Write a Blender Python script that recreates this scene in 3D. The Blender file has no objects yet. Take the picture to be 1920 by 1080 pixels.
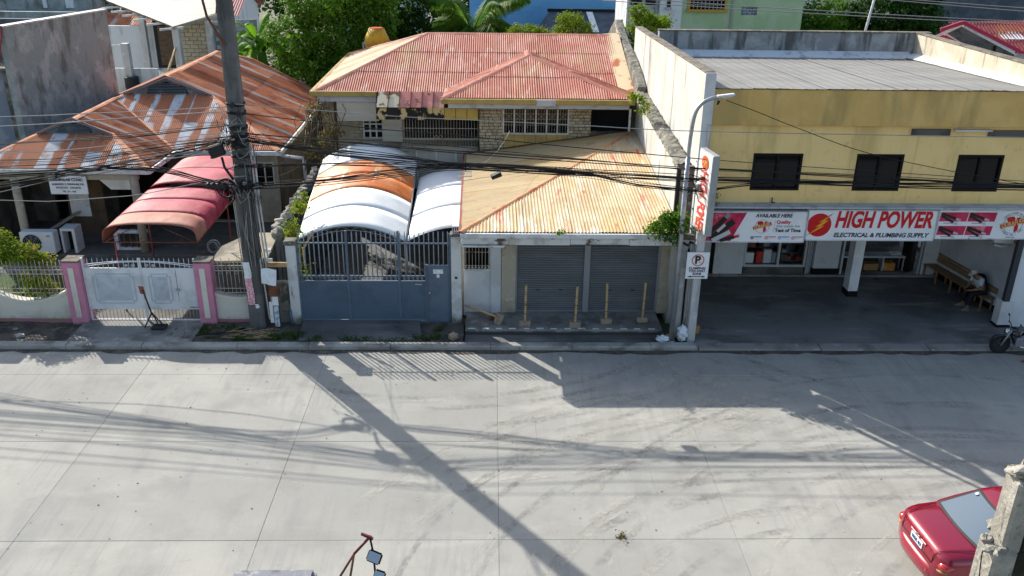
import bpy, bmesh, math, random
from mathutils import Vector, Matrix, Euler
R = math.radians
rnd = random.Random(7)
scn = bpy.context.scene
col = scn.collection

# ------------------------------------------------------------------ camera, sky, sun, exposure
cam_d = bpy.data.cameras.new('camera')
cam = bpy.data.objects.new('camera', cam_d)
col.objects.link(cam)
cam_d.sensor_width = 36.0
cam_d.lens = 31.03
cam_d.clip_end = 1500.0
_fw = Vector((math.sin(R(1.5)) * math.cos(R(23.2)), math.cos(R(1.5)) * math.cos(R(23.2)), -math.sin(R(23.2))))
_r0 = Vector((math.cos(R(1.5)), -math.sin(R(1.5)), 0))
_u0 = _r0.cross(_fw)
_r = _r0 * math.cos(R(.8)) + _u0 * math.sin(R(.8))
_u = -_r0 * math.sin(R(.8)) + _u0 * math.cos(R(.8))
cam.matrix_world = Matrix(((_r.x, _u.x, -_fw.x, 0), (_r.y, _u.y, -_fw.y, 0), (_r.z, _u.z, -_fw.z, 10.2), (0, 0, 0, 1)))
scn.camera = cam

SUN_EL, SUN_AZ = 33.5, -52.0           # elevation; direction in which shadows run, from +X
world = bpy.data.worlds.new('World')
scn.world = world
world.use_nodes = True
wn = world.node_tree
sky = wn.nodes.new('ShaderNodeTexSky')
sky.sky_type = 'NISHITA'
sky.sun_disc = False
sky.sun_elevation = R(SUN_EL)
_tx, _ty = -math.cos(R(SUN_AZ)), -math.sin(R(SUN_AZ))
sky.sun_rotation = math.atan2(_tx, _ty) % (2 * math.pi)
sky.air_density = 1.3
sky.dust_density = 2.2
sky.ozone_density = 1.0
wn.links.new(sky.outputs[0], wn.nodes['Background'].inputs[0])
wn.nodes['Background'].inputs[1].default_value = 0.138
sun_d = bpy.data.lights.new('sun', 'SUN')
sun_d.energy = 4.9
sun_d.angle = R(0.55)
sun_d.color = (1.0, .95, .86)
sun = bpy.data.objects.new('sun', sun_d)
col.objects.link(sun)
_dir = Vector((math.cos(R(SUN_AZ)) * math.cos(R(SUN_EL)), math.sin(R(SUN_AZ)) * math.cos(R(SUN_EL)), -math.sin(R(SUN_EL))))
sun.rotation_euler = _dir.to_track_quat('-Z', 'Y').to_euler()
sun.location = (-20, 40, 40)
scn.view_settings.view_transform = 'Standard'
scn.view_settings.look = 'None'
scn.view_settings.exposure = 0.62
scn.view_settings.gamma = 1.0
scn.view_settings.use_curve_mapping = False
scn.render.engine = 'CYCLES'
scn.cycles.max_bounces = 6
scn.cycles.transparent_max_bounces = 40

# ------------------------------------------------------------------ materials
def mat(name, base, layers=(), rough=.8, metal=0., bump=(), spec=.3, trans=0., coat=0., alpha=None, emit=None, ior=None, transl=0.):
    """Principled material; each layer lays a colour over the last one through a noise mask that lives on the surface."""
    m = bpy.data.materials.new(name)
    m.use_nodes = True
    nt = m.node_tree
    N, L = nt.nodes, nt.links
    bs = N['Principled BSDF']
    geo = N.new('ShaderNodeNewGeometry')
    rgb = N.new('ShaderNodeRGB')
    rgb.outputs[0].default_value = (*base, 1)
    cur = rgb.outputs[0]
    oi = tc = None
    for la in layers:
        k = la.get('k', 'n')
        a = la.get('a', 1.)
        if k == 'obj':
            oi = oi or N.new('ShaderNodeObjectInfo')
            src = oi.outputs['Random']
        elif k == 'isl':
            src = geo.outputs['Random Per Island']
        elif k == 'u' or k == 'v':
            tc = tc or N.new('ShaderNodeTexCoord')
            sx = N.new('ShaderNodeSeparateXYZ')
            L.new(tc.outputs['UV'], sx.inputs[0])
            src = sx.outputs[0 if k == 'u' else 1]
        elif k == 'z':
            sx = N.new('ShaderNodeSeparateXYZ')
            L.new(geo.outputs['Position'], sx.inputs[0])
            src = sx.outputs[2]
        else:
            mp = N.new('ShaderNodeMapping')
            L.new(geo.outputs['Position'], mp.inputs[0])
            s = la.get('s', 1.)
            mp.inputs['Scale'].default_value = s if isinstance(s, tuple) else (s, s, s)
            mp.inputs['Rotation'].default_value = (0, 0, R(la.get('rz', 0)))
            mp.inputs['Location'].default_value = la.get('o', (0, 0, 0))
            if k == 'w':
                tx = N.new('ShaderNodeTexWave')
                tx.wave_type = la.get('wt', 'BANDS')
                tx.bands_direction = la.get('wd', 'X')
                if tx.wave_type == 'RINGS':
                    tx.rings_direction = 'Z'
                tx.inputs['Scale'].default_value = 1.
                tx.inputs['Distortion'].default_value = la.get('dist', 2.)
                tx.inputs['Detail'].default_value = la.get('d', 3.)
                tx.inputs['Detail Scale'].default_value = la.get('ds', 1.)
            elif k == 'vor':
                tx = N.new('ShaderNodeTexVoronoi')
                tx.feature = 'DISTANCE_TO_EDGE' if la.get('edge') else 'F1'
                tx.inputs['Scale'].default_value = 1.
            else:
                tx = N.new('ShaderNodeTexNoise')
                tx.inputs['Scale'].default_value = 1.
                tx.inputs['Detail'].default_value = la.get('d', 5.)
                tx.inputs['Roughness'].default_value = la.get('r', .6)
                tx.inputs['Distortion'].default_value = la.get('dist', 0.)
            L.new(mp.outputs[0], tx.inputs['Vector'])
            src = tx.outputs['Distance'] if k == 'vor' else (tx.outputs['Fac'])
        if la.get('orand'):     # each sheet weathers differently
            oi = oi or N.new('ShaderNodeObjectInfo')
            ma = N.new('ShaderNodeMath'); ma.operation = 'MULTIPLY_ADD'
            L.new(oi.outputs['Random'], ma.inputs[0])
            ma.inputs[1].default_value = la['orand']
            L.new(src, ma.inputs[2])
            mb_ = N.new('ShaderNodeMath'); mb_.operation = 'SUBTRACT'
            L.new(ma.outputs[0], mb_.inputs[0]); mb_.inputs[1].default_value = la['orand'] * .5
            src = mb_.outputs[0]
        if la.get('jit'):      # ragged edge for u / v / z masks
            mp = N.new('ShaderNodeMapping')
            L.new(geo.outputs['Position'], mp.inputs[0])
            js = la.get('js', 3.)
            mp.inputs['Scale'].default_value = js if isinstance(js, tuple) else (js, js, js)
            tx = N.new('ShaderNodeTexNoise')
            tx.inputs['Scale'].default_value = 1.
            tx.inputs['Detail'].default_value = 5.
            L.new(mp.outputs[0], tx.inputs['Vector'])
            ma = N.new('ShaderNodeMath'); ma.operation = 'MULTIPLY_ADD'
            L.new(tx.outputs['Fac'], ma.inputs[0])
            ma.inputs[1].default_value = la['jit']
            L.new(src, ma.inputs[2])
            mb_ = N.new('ShaderNodeMath'); mb_.operation = 'SUBTRACT'
            L.new(ma.outputs[0], mb_.inputs[0]); mb_.inputs[1].default_value = la['jit'] * .5
            src = mb_.outputs[0]
        mr = N.new('ShaderNodeMapRange')
        mr.interpolation_type = 'SMOOTHSTEP'
        L.new(src, mr.inputs[0])
        lo, hi = la.get('lo', .45), la.get('hi', .6)
        if lo <= hi:
            mr.inputs[1].default_value, mr.inputs[2].default_value = lo, hi
            mr.inputs[3].default_value, mr.inputs[4].default_value = 0., a
        else:
            mr.inputs[1].default_value, mr.inputs[2].default_value = hi, lo
            mr.inputs[3].default_value, mr.inputs[4].default_value = a, 0.
        fac = mr.outputs[0]
        if la.get('and'):      # a second noise thins the mask
            s2, l2, h2 = la['and']
            mp = N.new('ShaderNodeMapping')
            L.new(geo.outputs['Position'], mp.inputs[0])
            mp.inputs['Scale'].default_value = s2 if isinstance(s2, tuple) else (s2, s2, s2)
            mp.inputs['Location'].default_value = (7, 3, 5)
            tx = N.new('ShaderNodeTexNoise')
            tx.inputs['Scale'].default_value = 1.; tx.inputs['Detail'].default_value = 4.
            L.new(mp.outputs[0], tx.inputs['Vector'])
            m2 = N.new('ShaderNodeMapRange')
            L.new(tx.outputs['Fac'], m2.inputs[0])
            m2.inputs[1].default_value, m2.inputs[2].default_value = l2, h2
            mu = N.new('ShaderNodeMath'); mu.operation = 'MULTIPLY'
            L.new(fac, mu.inputs[0]); L.new(m2.outputs[0], mu.inputs[1])
            fac = mu.outputs[0]
        mx = N.new('ShaderNodeMix'); mx.data_type = 'RGBA'
        L.new(fac, mx.inputs[0])
        L.new(cur, mx.inputs[6])
        mx.inputs[7].default_value = (*la['c'], 1)
        cur = mx.outputs[2]
    L.new(cur, bs.inputs['Base Color'])
    bs.inputs['Roughness'].default_value = rough
    bs.inputs['Metallic'].default_value = metal
    bs.inputs['Specular IOR Level'].default_value = spec
    bs.inputs['Transmission Weight'].default_value = trans
    bs.inputs['Coat Weight'].default_value = coat
    bs.inputs['Coat Roughness'].default_value = .04
    if ior: bs.inputs['IOR'].default_value = ior
    if alpha is not None: bs.inputs['Alpha'].default_value = alpha
    if emit:
        bs.inputs['Emission Color'].default_value = (*emit[0], 1)
        bs.inputs['Emission Strength'].default_value = emit[1]
    hsrc = None
    for s, d, st in bump:
        mp = N.new('ShaderNodeMapping')
        L.new(geo.outputs['Position'], mp.inputs[0])
        mp.inputs['Scale'].default_value = s if isinstance(s, tuple) else (s, s, s)
        tx = N.new('ShaderNodeTexNoise')
        tx.inputs['Scale'].default_value = 1.; tx.inputs['Detail'].default_value = d
        L.new(mp.outputs[0], tx.inputs['Vector'])
        bp = N.new('ShaderNodeBump')
        bp.inputs['Strength'].default_value = 1.
        bp.inputs['Distance'].default_value = st
        L.new(tx.outputs['Fac'], bp.inputs['Height'])
        if hsrc: L.new(hsrc, bp.inputs['Normal'])
        hsrc = bp.outputs[0]
    if hsrc: L.new(hsrc, bs.inputs['Normal'])
    if transl:
        tb = N.new('ShaderNodeBsdfTranslucent')
        L.new(cur, tb.inputs[0])
        ms = N.new('ShaderNodeMixShader')
        ms.inputs[0].default_value = transl
        L.new(bs.outputs[0], ms.inputs[1]); L.new(tb.outputs[0], ms.inputs[2])
        L.new(ms.outputs[0], N['Material Output'].inputs[0])
    return m

def lay(c, s=1., lo=.45, hi=.6, **k):
    return dict(c=c, s=s, lo=lo, hi=hi, **k)

ROAD = mat('road_concrete', (.306, .302, .278), [
    lay((.356, .35, .32), .33, .4, .65), lay((.245, .238, .217), .9, .46, .72, a=.65),
    lay((.24, .24, .238), (9, .55, 1), .48, .66, a=.55, **{'and': ((.16, .16, 1), .42, .58)}),
    lay((.17, .17, .17), (26, .3, 1), .60, .70, a=.65, **{'and': ((.2, .2, 1), .46, .60)}),
    lay((.42, .412, .375), (.22, .9, 1), .54, .72, a=.55, rz=-20), lay((.22, .22, .215), (1.3, .4, 1), .53, .72, a=.5, rz=38),
    lay((.20, .195, .18), 2.3, .60, .8, a=.55), lay((.11, .105, .095), 5.5, .70, .76, a=.5), lay((.10, .095, .085), 26., .68, .76, a=.65), lay((.42, .41, .375), 40., .60, .72, a=.45), lay((.2, .196, .186), 75., .56, .68, a=.5),
    dict(c=(.21, .21, .205), k='obj', lo=.4, hi=1., a=.22)],
    rough=.9, spec=.12, bump=[((60, 8, 1), 2, .002), (40., 4, .003)])
JOINT = mat('joint_dirt', (.13, .125, .115), rough=.95)
KERB = mat('kerb_concrete', (.27, .265, .25), [lay((.36, .35, .33), 1.2, .42, .62), lay((.11, .105, .095), (1.6, 2, 3), .46, .66, a=.8), lay((.06, .075, .03), 3.5, .64, .74, a=.6), lay((.42, .41, .39), 9., .62, .74, a=.5)], rough=.9, bump=[(14., 5, .012)])
DIRT = mat('verge_dirt', (.11, .095, .08), [lay((.055, .05, .045), 1.6, .42, .6), lay((.17, .155, .13), 3.5, .52, .7), lay((.045, .075, .02), 2.2, .6, .7, a=.8)], rough=.95, bump=[(9., 6, .05)])
GROUND = mat('bare_ground', (.16, .145, .12), [lay((.09, .085, .07), .6, .42, .6), lay((.06, .09, .03), .25, .5, .6)], rough=.95)
YARD = mat('yard_concrete', (.24, .235, .22), [lay((.14, .14, .13), 1., .45, .65), lay((.32, .31, .28), 3., .55, .7)], rough=.9, bump=[(8., 4, .01)])
APRON = mat('oily_apron_concrete', (.14, .14, .138), [lay((.085, .085, .085), .55, .42, .62), lay((.23, .225, .215), (.5, 2.2, 1), .52, .72, a=.8), lay((.05, .05, .05), 2.2, .64, .76), lay((.19, .185, .18), 14., .6, .75, a=.5)], rough=.8, bump=[(12., 4, .006)])
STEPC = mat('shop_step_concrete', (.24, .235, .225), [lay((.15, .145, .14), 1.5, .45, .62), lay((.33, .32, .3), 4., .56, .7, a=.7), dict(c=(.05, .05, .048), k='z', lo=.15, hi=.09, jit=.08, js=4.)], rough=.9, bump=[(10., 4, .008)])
PAINTW = mat('white_road_paint', (.75, .75, .72), [lay((.35, .34, .32), 18., .55, .7)], rough=.7)
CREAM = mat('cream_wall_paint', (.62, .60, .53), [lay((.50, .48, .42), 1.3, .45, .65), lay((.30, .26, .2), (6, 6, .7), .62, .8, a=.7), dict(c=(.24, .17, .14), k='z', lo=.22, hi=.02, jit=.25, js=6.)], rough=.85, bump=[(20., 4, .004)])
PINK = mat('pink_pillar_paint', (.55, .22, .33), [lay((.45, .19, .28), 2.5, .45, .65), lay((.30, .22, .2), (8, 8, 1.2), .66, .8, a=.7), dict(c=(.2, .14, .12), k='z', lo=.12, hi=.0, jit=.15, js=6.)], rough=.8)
WPAINT = mat('white_steel_paint', (.66, .68, .71), [lay((.50, .52, .55), 1.8, .45, .7), lay((.28, .18, .12), 7., .68, .78, a=.7)], rough=.55, bump=[(3., 2, .004)])
RUSTYW = mat('rusty_white_bars', (.42, .39, .34), [lay((.22, .13, .08), 5., .55, .68)], rough=.7)
BLUEG = mat('blue_grey_gate_paint', (.085, .125, .18), [lay((.065, .1, .145), 1.4, .45, .65), lay((.15, .19, .24), (9, 9, 1.1), .6, .78, a=.7), lay((.05, .05, .05), 6., .7, .8, a=.6)], rough=.5, bump=[((2.2, 2.2, 1.), 2, .01)])
BLUEG2 = mat('blue_grey_door_paint', (.11, .15, .205), [lay((.085, .12, .165), 1.4, .45, .65), lay((.06, .05, .045), 8., .68, .78, a=.7)], rough=.5)
BARS = mat('grey_gate_bars', (.26, .30, .35), [lay((.1, .1, .1), 7., .6, .72)], rough=.5)
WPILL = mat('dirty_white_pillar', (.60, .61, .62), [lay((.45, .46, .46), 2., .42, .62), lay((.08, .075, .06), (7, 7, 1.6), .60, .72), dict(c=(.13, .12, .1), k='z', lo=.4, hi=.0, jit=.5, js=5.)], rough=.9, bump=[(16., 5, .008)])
MOSSC = mat('mossy_old_concrete', (.20, .19, .165), [lay((.09, .09, .075), 2.4, .42, .6), lay((.36, .34, .3), 6., .56, .7), lay((.05, .05, .04), 9., .6, .72)], rough=.95, bump=[(7., 6, .06)])
WHITEWALL = mat('stained_pale_wall', (.50, .50, .48), [lay((.57, .57, .55), .8, .45, .6), lay((.40, .37, .29), (1.6, 1.6, .2), .48, .68, a=.7), lay((.12, .105, .08), (3.5, 3.5, .4), .55, .70, a=.85), lay((.42, .41, .38), 5., .55, .7, a=.5)], rough=.9, bump=[(12., 4, .006)])
PARAPET = mat('stained_parapet', (.45, .40, .31), [lay((.55, .50, .40), 1.5, .45, .6), lay((.17, .16, .14), (4, 4, .5), .50, .68, a=.8)], rough=.9, bump=[(14., 5, .01)])
GREYPAR = mat('grey_stained_parapet', (.22, .235, .25), [lay((.31, .33, .35), 2.2, .45, .62), lay((.06, .06, .06), (3.2, 3.2, .5), .47, .64, a=.85)], rough=.9, bump=[(14., 5, .01)])
PARTOP = mat('dark_parapet_top', (.16, .14, .115), [lay((.08, .075, .065), 3., .45, .6), lay((.27, .24, .2), 8., .55, .7)], rough=.95, bump=[(16., 5, .015)])
YELLOW = mat('yellow_wall_paint', (.84, .595, .255), [lay((.88, .64, .29), .9, .42, .62), lay((.48, .335, .13), (1.1, 1.1, .25), .55, .72, a=.55), lay((.34, .25, .12), (4, 4, .22), .60, .74, a=.5), lay((.52, .40, .19), 4., .60, .72, a=.5)], rough=.85, bump=[(30., 3, .003)])
OCHRE = mat('ochre_fascia_paint', (.60, .395, .135), [lay((.67, .46, .18), 1.1, .42, .62), lay((.36, .265, .11), (1.5, 1.5, .3), .5, .68, a=.7), lay((.52, .38, .17), (4.5, 4.5, .12), .66, .72, a=.7)], rough=.85)
OLIVEG = mat('mustard_gutter_paint', (.36, .265, .085), [lay((.27, .2, .07), 2., .45, .65), lay((.12, .09, .05), 8., .66, .76, a=.7)], rough=.7)
GUTW = mat('pale_gutter', (.60, .61, .62), [lay((.42, .43, .44), 3., .45, .65), lay((.10, .085, .07), 5., .62, .72)], rough=.7)
GUTG = mat('grey_soffit_board', (.40, .43, .47), [lay((.3, .31, .33), 3., .5, .65)], rough=.8)
RUST = mat('rusty_red_roof', (.44, .145, .065), [lay((.52, .21, .105), .9, .42, .62), lay((.22, .058, .03), (2.2, 2.2, 1.5), .5, .68, a=.8),
    dict(c=(.47, .43, .40), k='u', lo=.30, hi=.12, jit=.42, js=(1.6, .6, .6), orand=.12, a=.9, **{'and': (.55, .36, .55)}),
    lay((.45, .21, .12), 9., .58, .72, a=.5), lay((.45, .34, .28), (5, 5, 5), .62, .72, a=.5), dict(c=(.25, .075, .04), k='obj', lo=.55, hi=.9, a=.5)], rough=.8, spec=.12, bump=[(30., 3, .004)])
RUSTGAL = mat('half_rusted_roof', (.58, .585, .60), [lay((.66, .67, .68), 1.5, .4, .6),
    dict(c=(.46, .155, .07), k='u', lo=.30, hi=.46, jit=.8, js=(1.3, .55, .55), orand=.75, a=.97),
    lay((.42, .17, .085), (2.5, 2.5, 1.2), .50, .58, a=.85, **{'and': (.9, .42, .56)}), lay((.25, .07, .035), (5, 1.5, 1.5), .55, .68, a=.75, **{'and': (.8, .38, .55)}),
    lay((.5, .32, .24), 7., .6, .7, a=.5)], rough=.75, spec=.15, bump=[(30., 3, .004)])
CAPO = mat('orange_ridge_cap', (.56, .24, .125), [lay((.36, .13, .07), 2., .45, .65), lay((.55, .32, .2), 5., .55, .7)], rough=.75)
PINKROOF = mat('faded_pink_roof', (.42, .135, .09), [lay((.50, .215, .16), .7, .42, .62), lay((.47, .285, .15), (.9, .5, .5), .50, .66, a=.7), lay((.33, .09, .05), (2.8, .6, .6), .52, .66, a=.8),
    lay((.60, .40, .32), (8, 1.2, 1.2), .55, .68, a=.75), dict(c=(.34, .10, .075), k='obj', lo=.6, hi=1., a=.45), lay((.26, .24, .05), (1.1, .7, .7), .66, .74, a=.6)], rough=.7, spec=.25, bump=[(24., 3, .004)])
PINKCAP = mat('dull_pink_ridge_cap', (.36, .13, .10), [lay((.27, .10, .07), 2.4, .45, .65), lay((.45, .25, .17), 5., .55, .7)], rough=.75)
TANROOF = mat('peeling_tan_roof', (.44, .325, .185), [lay((.52, .415, .27), .9, .42, .62), lay((.50, .33, .14), (1.5, .6, .6), .5, .68, a=.7), lay((.50, .06, .028), (5., .4, .4), .56, .64, a=.85, **{'and': (.85, .44, .54)}),
    lay((.62, .57, .48), (6., .6, .6), .52, .62, a=.8, **{'and': (.7, .40, .54)}), lay((.30, .19, .09), (9, .8, .8), .64, .75, a=.5)], rough=.7, spec=.25, bump=[(24., 3, .004)])
TANSIDE = mat('peeling_tan_side_roof', (.43, .32, .175), [lay((.49, .38, .225), (.5, 1.3, .5), .42, .62), lay((.44, .29, .12), (.4, 2.2, .6), .5, .66, a=.8), lay((.45, .09, .10), (1.5, 2.5, 1), .62, .68, a=.7), lay((.28, .18, .09), (.6, 7, .6), .62, .72, a=.6)], rough=.7, spec=.25, bump=[(24., 3, .004)])
TANCAP = mat('red_tan_hip_cap', (.50, .26, .13), [lay((.42, .10, .045), 3., .48, .6), lay((.62, .47, .26), 6., .55, .7)], rough=.75)
GREYROOF = mat('grey_long_span_roof', (.19, .184, .174), [lay((.225, .218, .205), (.35, 1.1, 1), .42, .62), lay((.155, .15, .143), (3., .3, 1), .55, .7, a=.6), lay((.4, .4, .4), 16., .72, .78, a=.5)], rough=.6, spec=.2)
FLASH = mat('silver_flashing_paint', (.62, .65, .69), [lay((.4, .42, .45), 3., .5, .68), lay((.2, .2, .2), 7., .62, .74, a=.6)], rough=.6)
WHITECAN = mat('white_canopy_sheet', (.77, .79, .79), [lay((.66, .68, .69), .9, .45, .68), lay((.5, .47, .42), (1.5, .3, .8), .66, .8, a=.4)], rough=.45)
ORANGECAN = mat('flaking_orange_sheet', (.58, .155, .035), [lay((.64, .26, .11), 1.2, .42, .6), lay((.72, .62, .50), (1.6, .25, .4), .60, .66), lay((.30, .06, .03), 2.6, .62, .7, a=.8), lay((.55, .38, .1), (2.2, .7, 1), .60, .68, a=.7)], rough=.55)
GREYCAN = mat('unpainted_canopy_sheet', (.50, .57, .66), [lay((.42, .48, .56), 1.2, .45, .6), lay((.70, .72, .74), 2., .58, .7)], rough=.4)
REDCAN = mat('faded_red_canopy', (.27, .010, .034), [lay((.38, .042, .08), (1., .6, .8), .48, .66), lay((.42, .20, .15), (1.4, .6, .8), .58, .68, a=.7), lay((.26, .09, .05), 2.6, .60, .72, a=.8)], rough=.6, bump=[(1.6, 3, .03)])
REDCAN2 = mat('rust_faded_red_canopy', (.28, .095, .062), [lay((.34, .15, .11), (1.4, .7, .8), .48, .64), lay((.26, .10, .06), 2.4, .52, .66, a=.85), lay((.55, .08, .13), (1.6, .9, .8), .60, .68, a=.7)], rough=.65, bump=[(1.6, 3, .03)])
RUSTSTEEL = mat('rusty_steel', (.16, .06, .035), [lay((.09, .035, .025), 4., .45, .65), lay((.3, .14, .08), 9., .58, .7)], rough=.8)
REDSTEEL = mat('dull_red_steel', (.28, .05, .045), [lay((.14, .05, .035), 6., .5, .65)], rough=.7)
POLEC = mat('weathered_pole_concrete', (.085, .086, .088), [lay((.125, .126, .128), 1.5, .42, .62), lay((.04, .04, .04), (5, 5, .6), .52, .68, a=.8), lay((.18, .18, .18), 14., .62, .74, a=.5)], rough=.9, bump=[(20., 5, .006)])
PALEPOLE = mat('pale_post_concrete', (.46, .465, .47), [lay((.32, .32, .32), (6, 6, .7), .5, .68), lay((.56, .56, .56), 3., .52, .66), lay((.12, .11, .1), (5, 5, .9), .66, .76)], rough=.9, bump=[(20., 5, .006)])
BROKEN = mat('broken_old_concrete', (.25, .238, .21), [lay((.34, .325, .29), 3., .45, .62), lay((.17, .155, .125), 6., .55, .7), lay((.09, .085, .07), (9, 9, 2.), .6, .7)], rough=.95, bump=[(18., 6, .02)])
GALV = mat('galvanised_steel', (.36, .38, .41), [lay((.28, .3, .32), 6., .5, .65)], rough=.42, metal=.6)
CABLE = mat('black_cable', (.012, .012, .014), rough=.6)
CABLEG = mat('pale_grey_cable', (.27, .27, .27), rough=.6)
BLACKBOX = mat('black_plastic_box', (.018, .02, .023), rough=.5)
SHUT = mat('grey_shutter_steel', (.135, .145, .16), [lay((.165, .175, .19), (.6, .6, 3), .45, .62), lay((.09, .09, .09), 5., .66, .76, a=.6)], rough=.5, metal=.25)
SHUTF = mat('shutter_guide_steel', (.27, .29, .32), rough=.5, metal=.3)
TANWALL = mat('stained_tan_wall', (.40, .36, .29), [lay((.32, .28, .22), 1.5, .45, .65), lay((.22, .15, .09), 2.6, .6, .72, a=.8), lay((.48, .44, .37), 5., .55, .7)], rough=.9)
PALEW = mat('pale_grey_wall', (.55, .57, .60), [lay((.46, .47, .49), 1.2, .45, .65), lay((.3, .28, .25), (4, 4, .8), .64, .78, a=.6)], rough=.9)
BAMBOO = mat('dry_bamboo', (.47, .34, .17), [lay((.33, .22, .1), (6, 6, 9), .5, .65)], rough=.7)
BLOCKC = mat('cement_block', (.30, .25, .19), [lay((.22, .19, .15), 7., .45, .62)], rough=.95, bump=[(30., 4, .01)])
STONE = mat('cream_cladding_stone', (.46, .40, .29), [dict(c=(.34, .28, .19), k='obj', lo=.3, hi=1., a=.75), lay((.55, .50, .39), 9., .5, .66), lay((.16, .13, .1), 3., .6, .72, a=.6)], rough=.9, bump=[(22., 4, .015)])
MORTAR = mat('dark_mortar', (.2, .17, .13), [lay((.12, .1, .08), 4., .5, .65)], rough=.95)
CHB = mat('tan_hollow_block', (.42, .36, .26), [dict(c=(.34, .29, .21), k='obj', lo=.3, hi=1., a=.7), lay((.5, .44, .34), 9., .5, .66)], rough=.95, bump=[(22., 4, .01)])
CHBG = mat('pale_hollow_block', (.5, .5, .48), [dict(c=(.42, .42, .4), k='obj', lo=.3, hi=1., a=.7)], rough=.95, bump=[(22., 4, .01)])
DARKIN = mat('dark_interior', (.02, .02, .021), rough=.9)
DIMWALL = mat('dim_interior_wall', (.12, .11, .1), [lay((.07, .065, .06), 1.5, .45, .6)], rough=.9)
WOODD = mat('dark_brown_wood', (.10, .065, .04), [lay((.06, .04, .025), (3, 3, 18), .45, .6)], rough=.6)
BENCHW = mat('varnished_bench_wood', (.25, .165, .085), [lay((.17, .105, .05), (14, 2, 14), .45, .62), lay((.33, .24, .14), 6., .6, .72)], rough=.5)
WINGL = mat('dark_window_glass', (.005, .006, .007), rough=.12, spec=.2)
SHOPGL = mat('shop_glass', (.9, .95, .95), rough=.02, trans=1., ior=1.1, alpha=.22)
WFRAME = mat('white_window_frame', (.62, .62, .60), [lay((.45, .44, .42), 4., .5, .65)], rough=.6)
ALUF = mat('aluminium_frame', (.50, .53, .57), rough=.45, metal=.3)
BLACKF = mat('black_window_frame', (.010, .010, .011), rough=.5, spec=.12)
SIGNW = mat('white_sign_face', (.74, .76, .80), [lay((.66, .69, .73), 1.3, .45, .65)], rough=.35)
SIGNRED = mat('sign_red', (.52, .008, .014), rough=.35)
SIGNPINK = mat('sign_crimson_print', (.55, .03, .11), [lay((.42, .01, .06), 3., .42, .62), lay((.75, .28, .36), 2.2, .58, .72, a=.8)], rough=.35)
SIGNNAVY = mat('sign_navy', (.02, .028, .06), rough=.4)
SIGNYEL = mat('sign_yellow', (.72, .36, .01), rough=.4)
SIGNGOLD = mat('sign_gold', (.62, .42, .16), rough=.4)
SIGNBLK = mat('sign_black', (.014, .014, .015), rough=.35)
SIGNGRY = mat('sign_grey_print', (.26, .29, .33), rough=.4)
SIGNLT = mat('sign_pale_print', (.5, .53, .58), rough=.35)
SIGNBLU = mat('sign_blue', (.04, .2, .5), rough=.4)
SIGNNVB = mat('sign_deep_blue', (.02, .06, .2), rough=.4)
SIGNORG = mat('sign_orange', (.62, .11, .03), rough=.4)
FADERED = mat('faded_red_letters', (.62, .07, .06), [lay((.62, .2, .1), 4., .5, .66)], rough=.5)
PAPERP = mat('pink_poster_print', (.62, .22, .30), [lay((.7, .6, .62), 22., .5, .56)], rough=.8)
PAPERW = mat('white_paper', (.70, .72, .75), [lay((.55, .57, .6), 4., .5, .66)], rough=.8)
SACKW = mat('white_plastic_sack', (.68, .72, .78), [lay((.5, .54, .6), 5., .5, .66)], rough=.4, bump=[(14., 3, .03)])
ACWHITE = mat('white_appliance', (.62, .65, .67), [lay((.5, .52, .54), 3., .55, .7)], rough=.5)
CLAY = mat('red_clay_post', (.38, .13, .08), rough=.9)
LWALL = mat('mottled_grey_plaster', (.25, .29, .288), [lay((.36, .385, .385), 1.1, .46, .58), lay((.13, .128, .118), (1.8, 1.8, .7), .5, .66, a=.85), lay((.33, .34, .37), (2.6, 2.6, .5), .60, .68, a=.7), lay((.09, .09, .085), 7., .6, .72, a=.6)], rough=.95, bump=[(8., 5, .01)])
LWALLB = mat('blue_grey_plaster', (.21, .245, .30), [lay((.30, .34, .39), 1.4, .46, .6), lay((.09, .095, .1), (3, 3, .6), .56, .7, a=.8)], rough=.95)
BLUEW = mat('bright_blue_wall', (.16, .39, .72), [lay((.13, .35, .68), (.5, 1, 2), .45, .62), lay((.16, .36, .66), 5., .66, .76, a=.6)], rough=.8)
DKROOF = mat('blue_black_roof', (.05, .062, .085), [lay((.08, .1, .13), 1.5, .45, .65)], rough=.5)
GREENW = mat('pale_green_wall', (.33, .47, .27), [lay((.40, .52, .34), .8, .45, .6), lay((.50, .46, .38), (2, 2, .5), .55, .68, a=.7)], rough=.9)
PALEB = mat('pale_building_wall', (.58, .60, .62), [lay((.34, .36, .38), (1.8, 1.8, .3), .52, .68), lay((.14, .14, .14), (3, 3, .4), .62, .74, a=.7)], rough=.9)
DKWALL = mat('dark_blue_grey_wall', (.075, .09, .115), [lay((.105, .125, .155), 1.1, .45, .6), lay((.05, .055, .06), (2, 2, .5), .55, .7)], rough=.9)
BEIGEW = mat('beige_house_wall', (.58, .50, .40), rough=.9)
OCHF = mat('ochre_window_frame', (.42, .27, .05), rough=.7)
MAROON = mat('maroon_sheet_roof', (.20, .04, .045), [lay((.30, .10, .05), .8, .45, .6), lay((.25, .07, .04), 4., .5, .66)], rough=.7)
MAGENTA = mat('crimson_barge_board', (.42, .03, .075), rough=.6)
CREAMROOF = mat('cream_white_roof', (.36, .35, .295), [lay((.31, .30, .25), .6, .45, .6)], rough=.55)
YTANK = mat('yellow_tank_steel', (.52, .33, .02), [lay((.4, .24, .02), 4., .45, .62), lay((.16, .07, .03), 9., .62, .72, a=.7)], rough=.6)
BARK = mat('tree_bark', (.09, .07, .05), [lay((.14, .12, .09), (8, 8, 2), .5, .66)], rough=.95)
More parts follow.
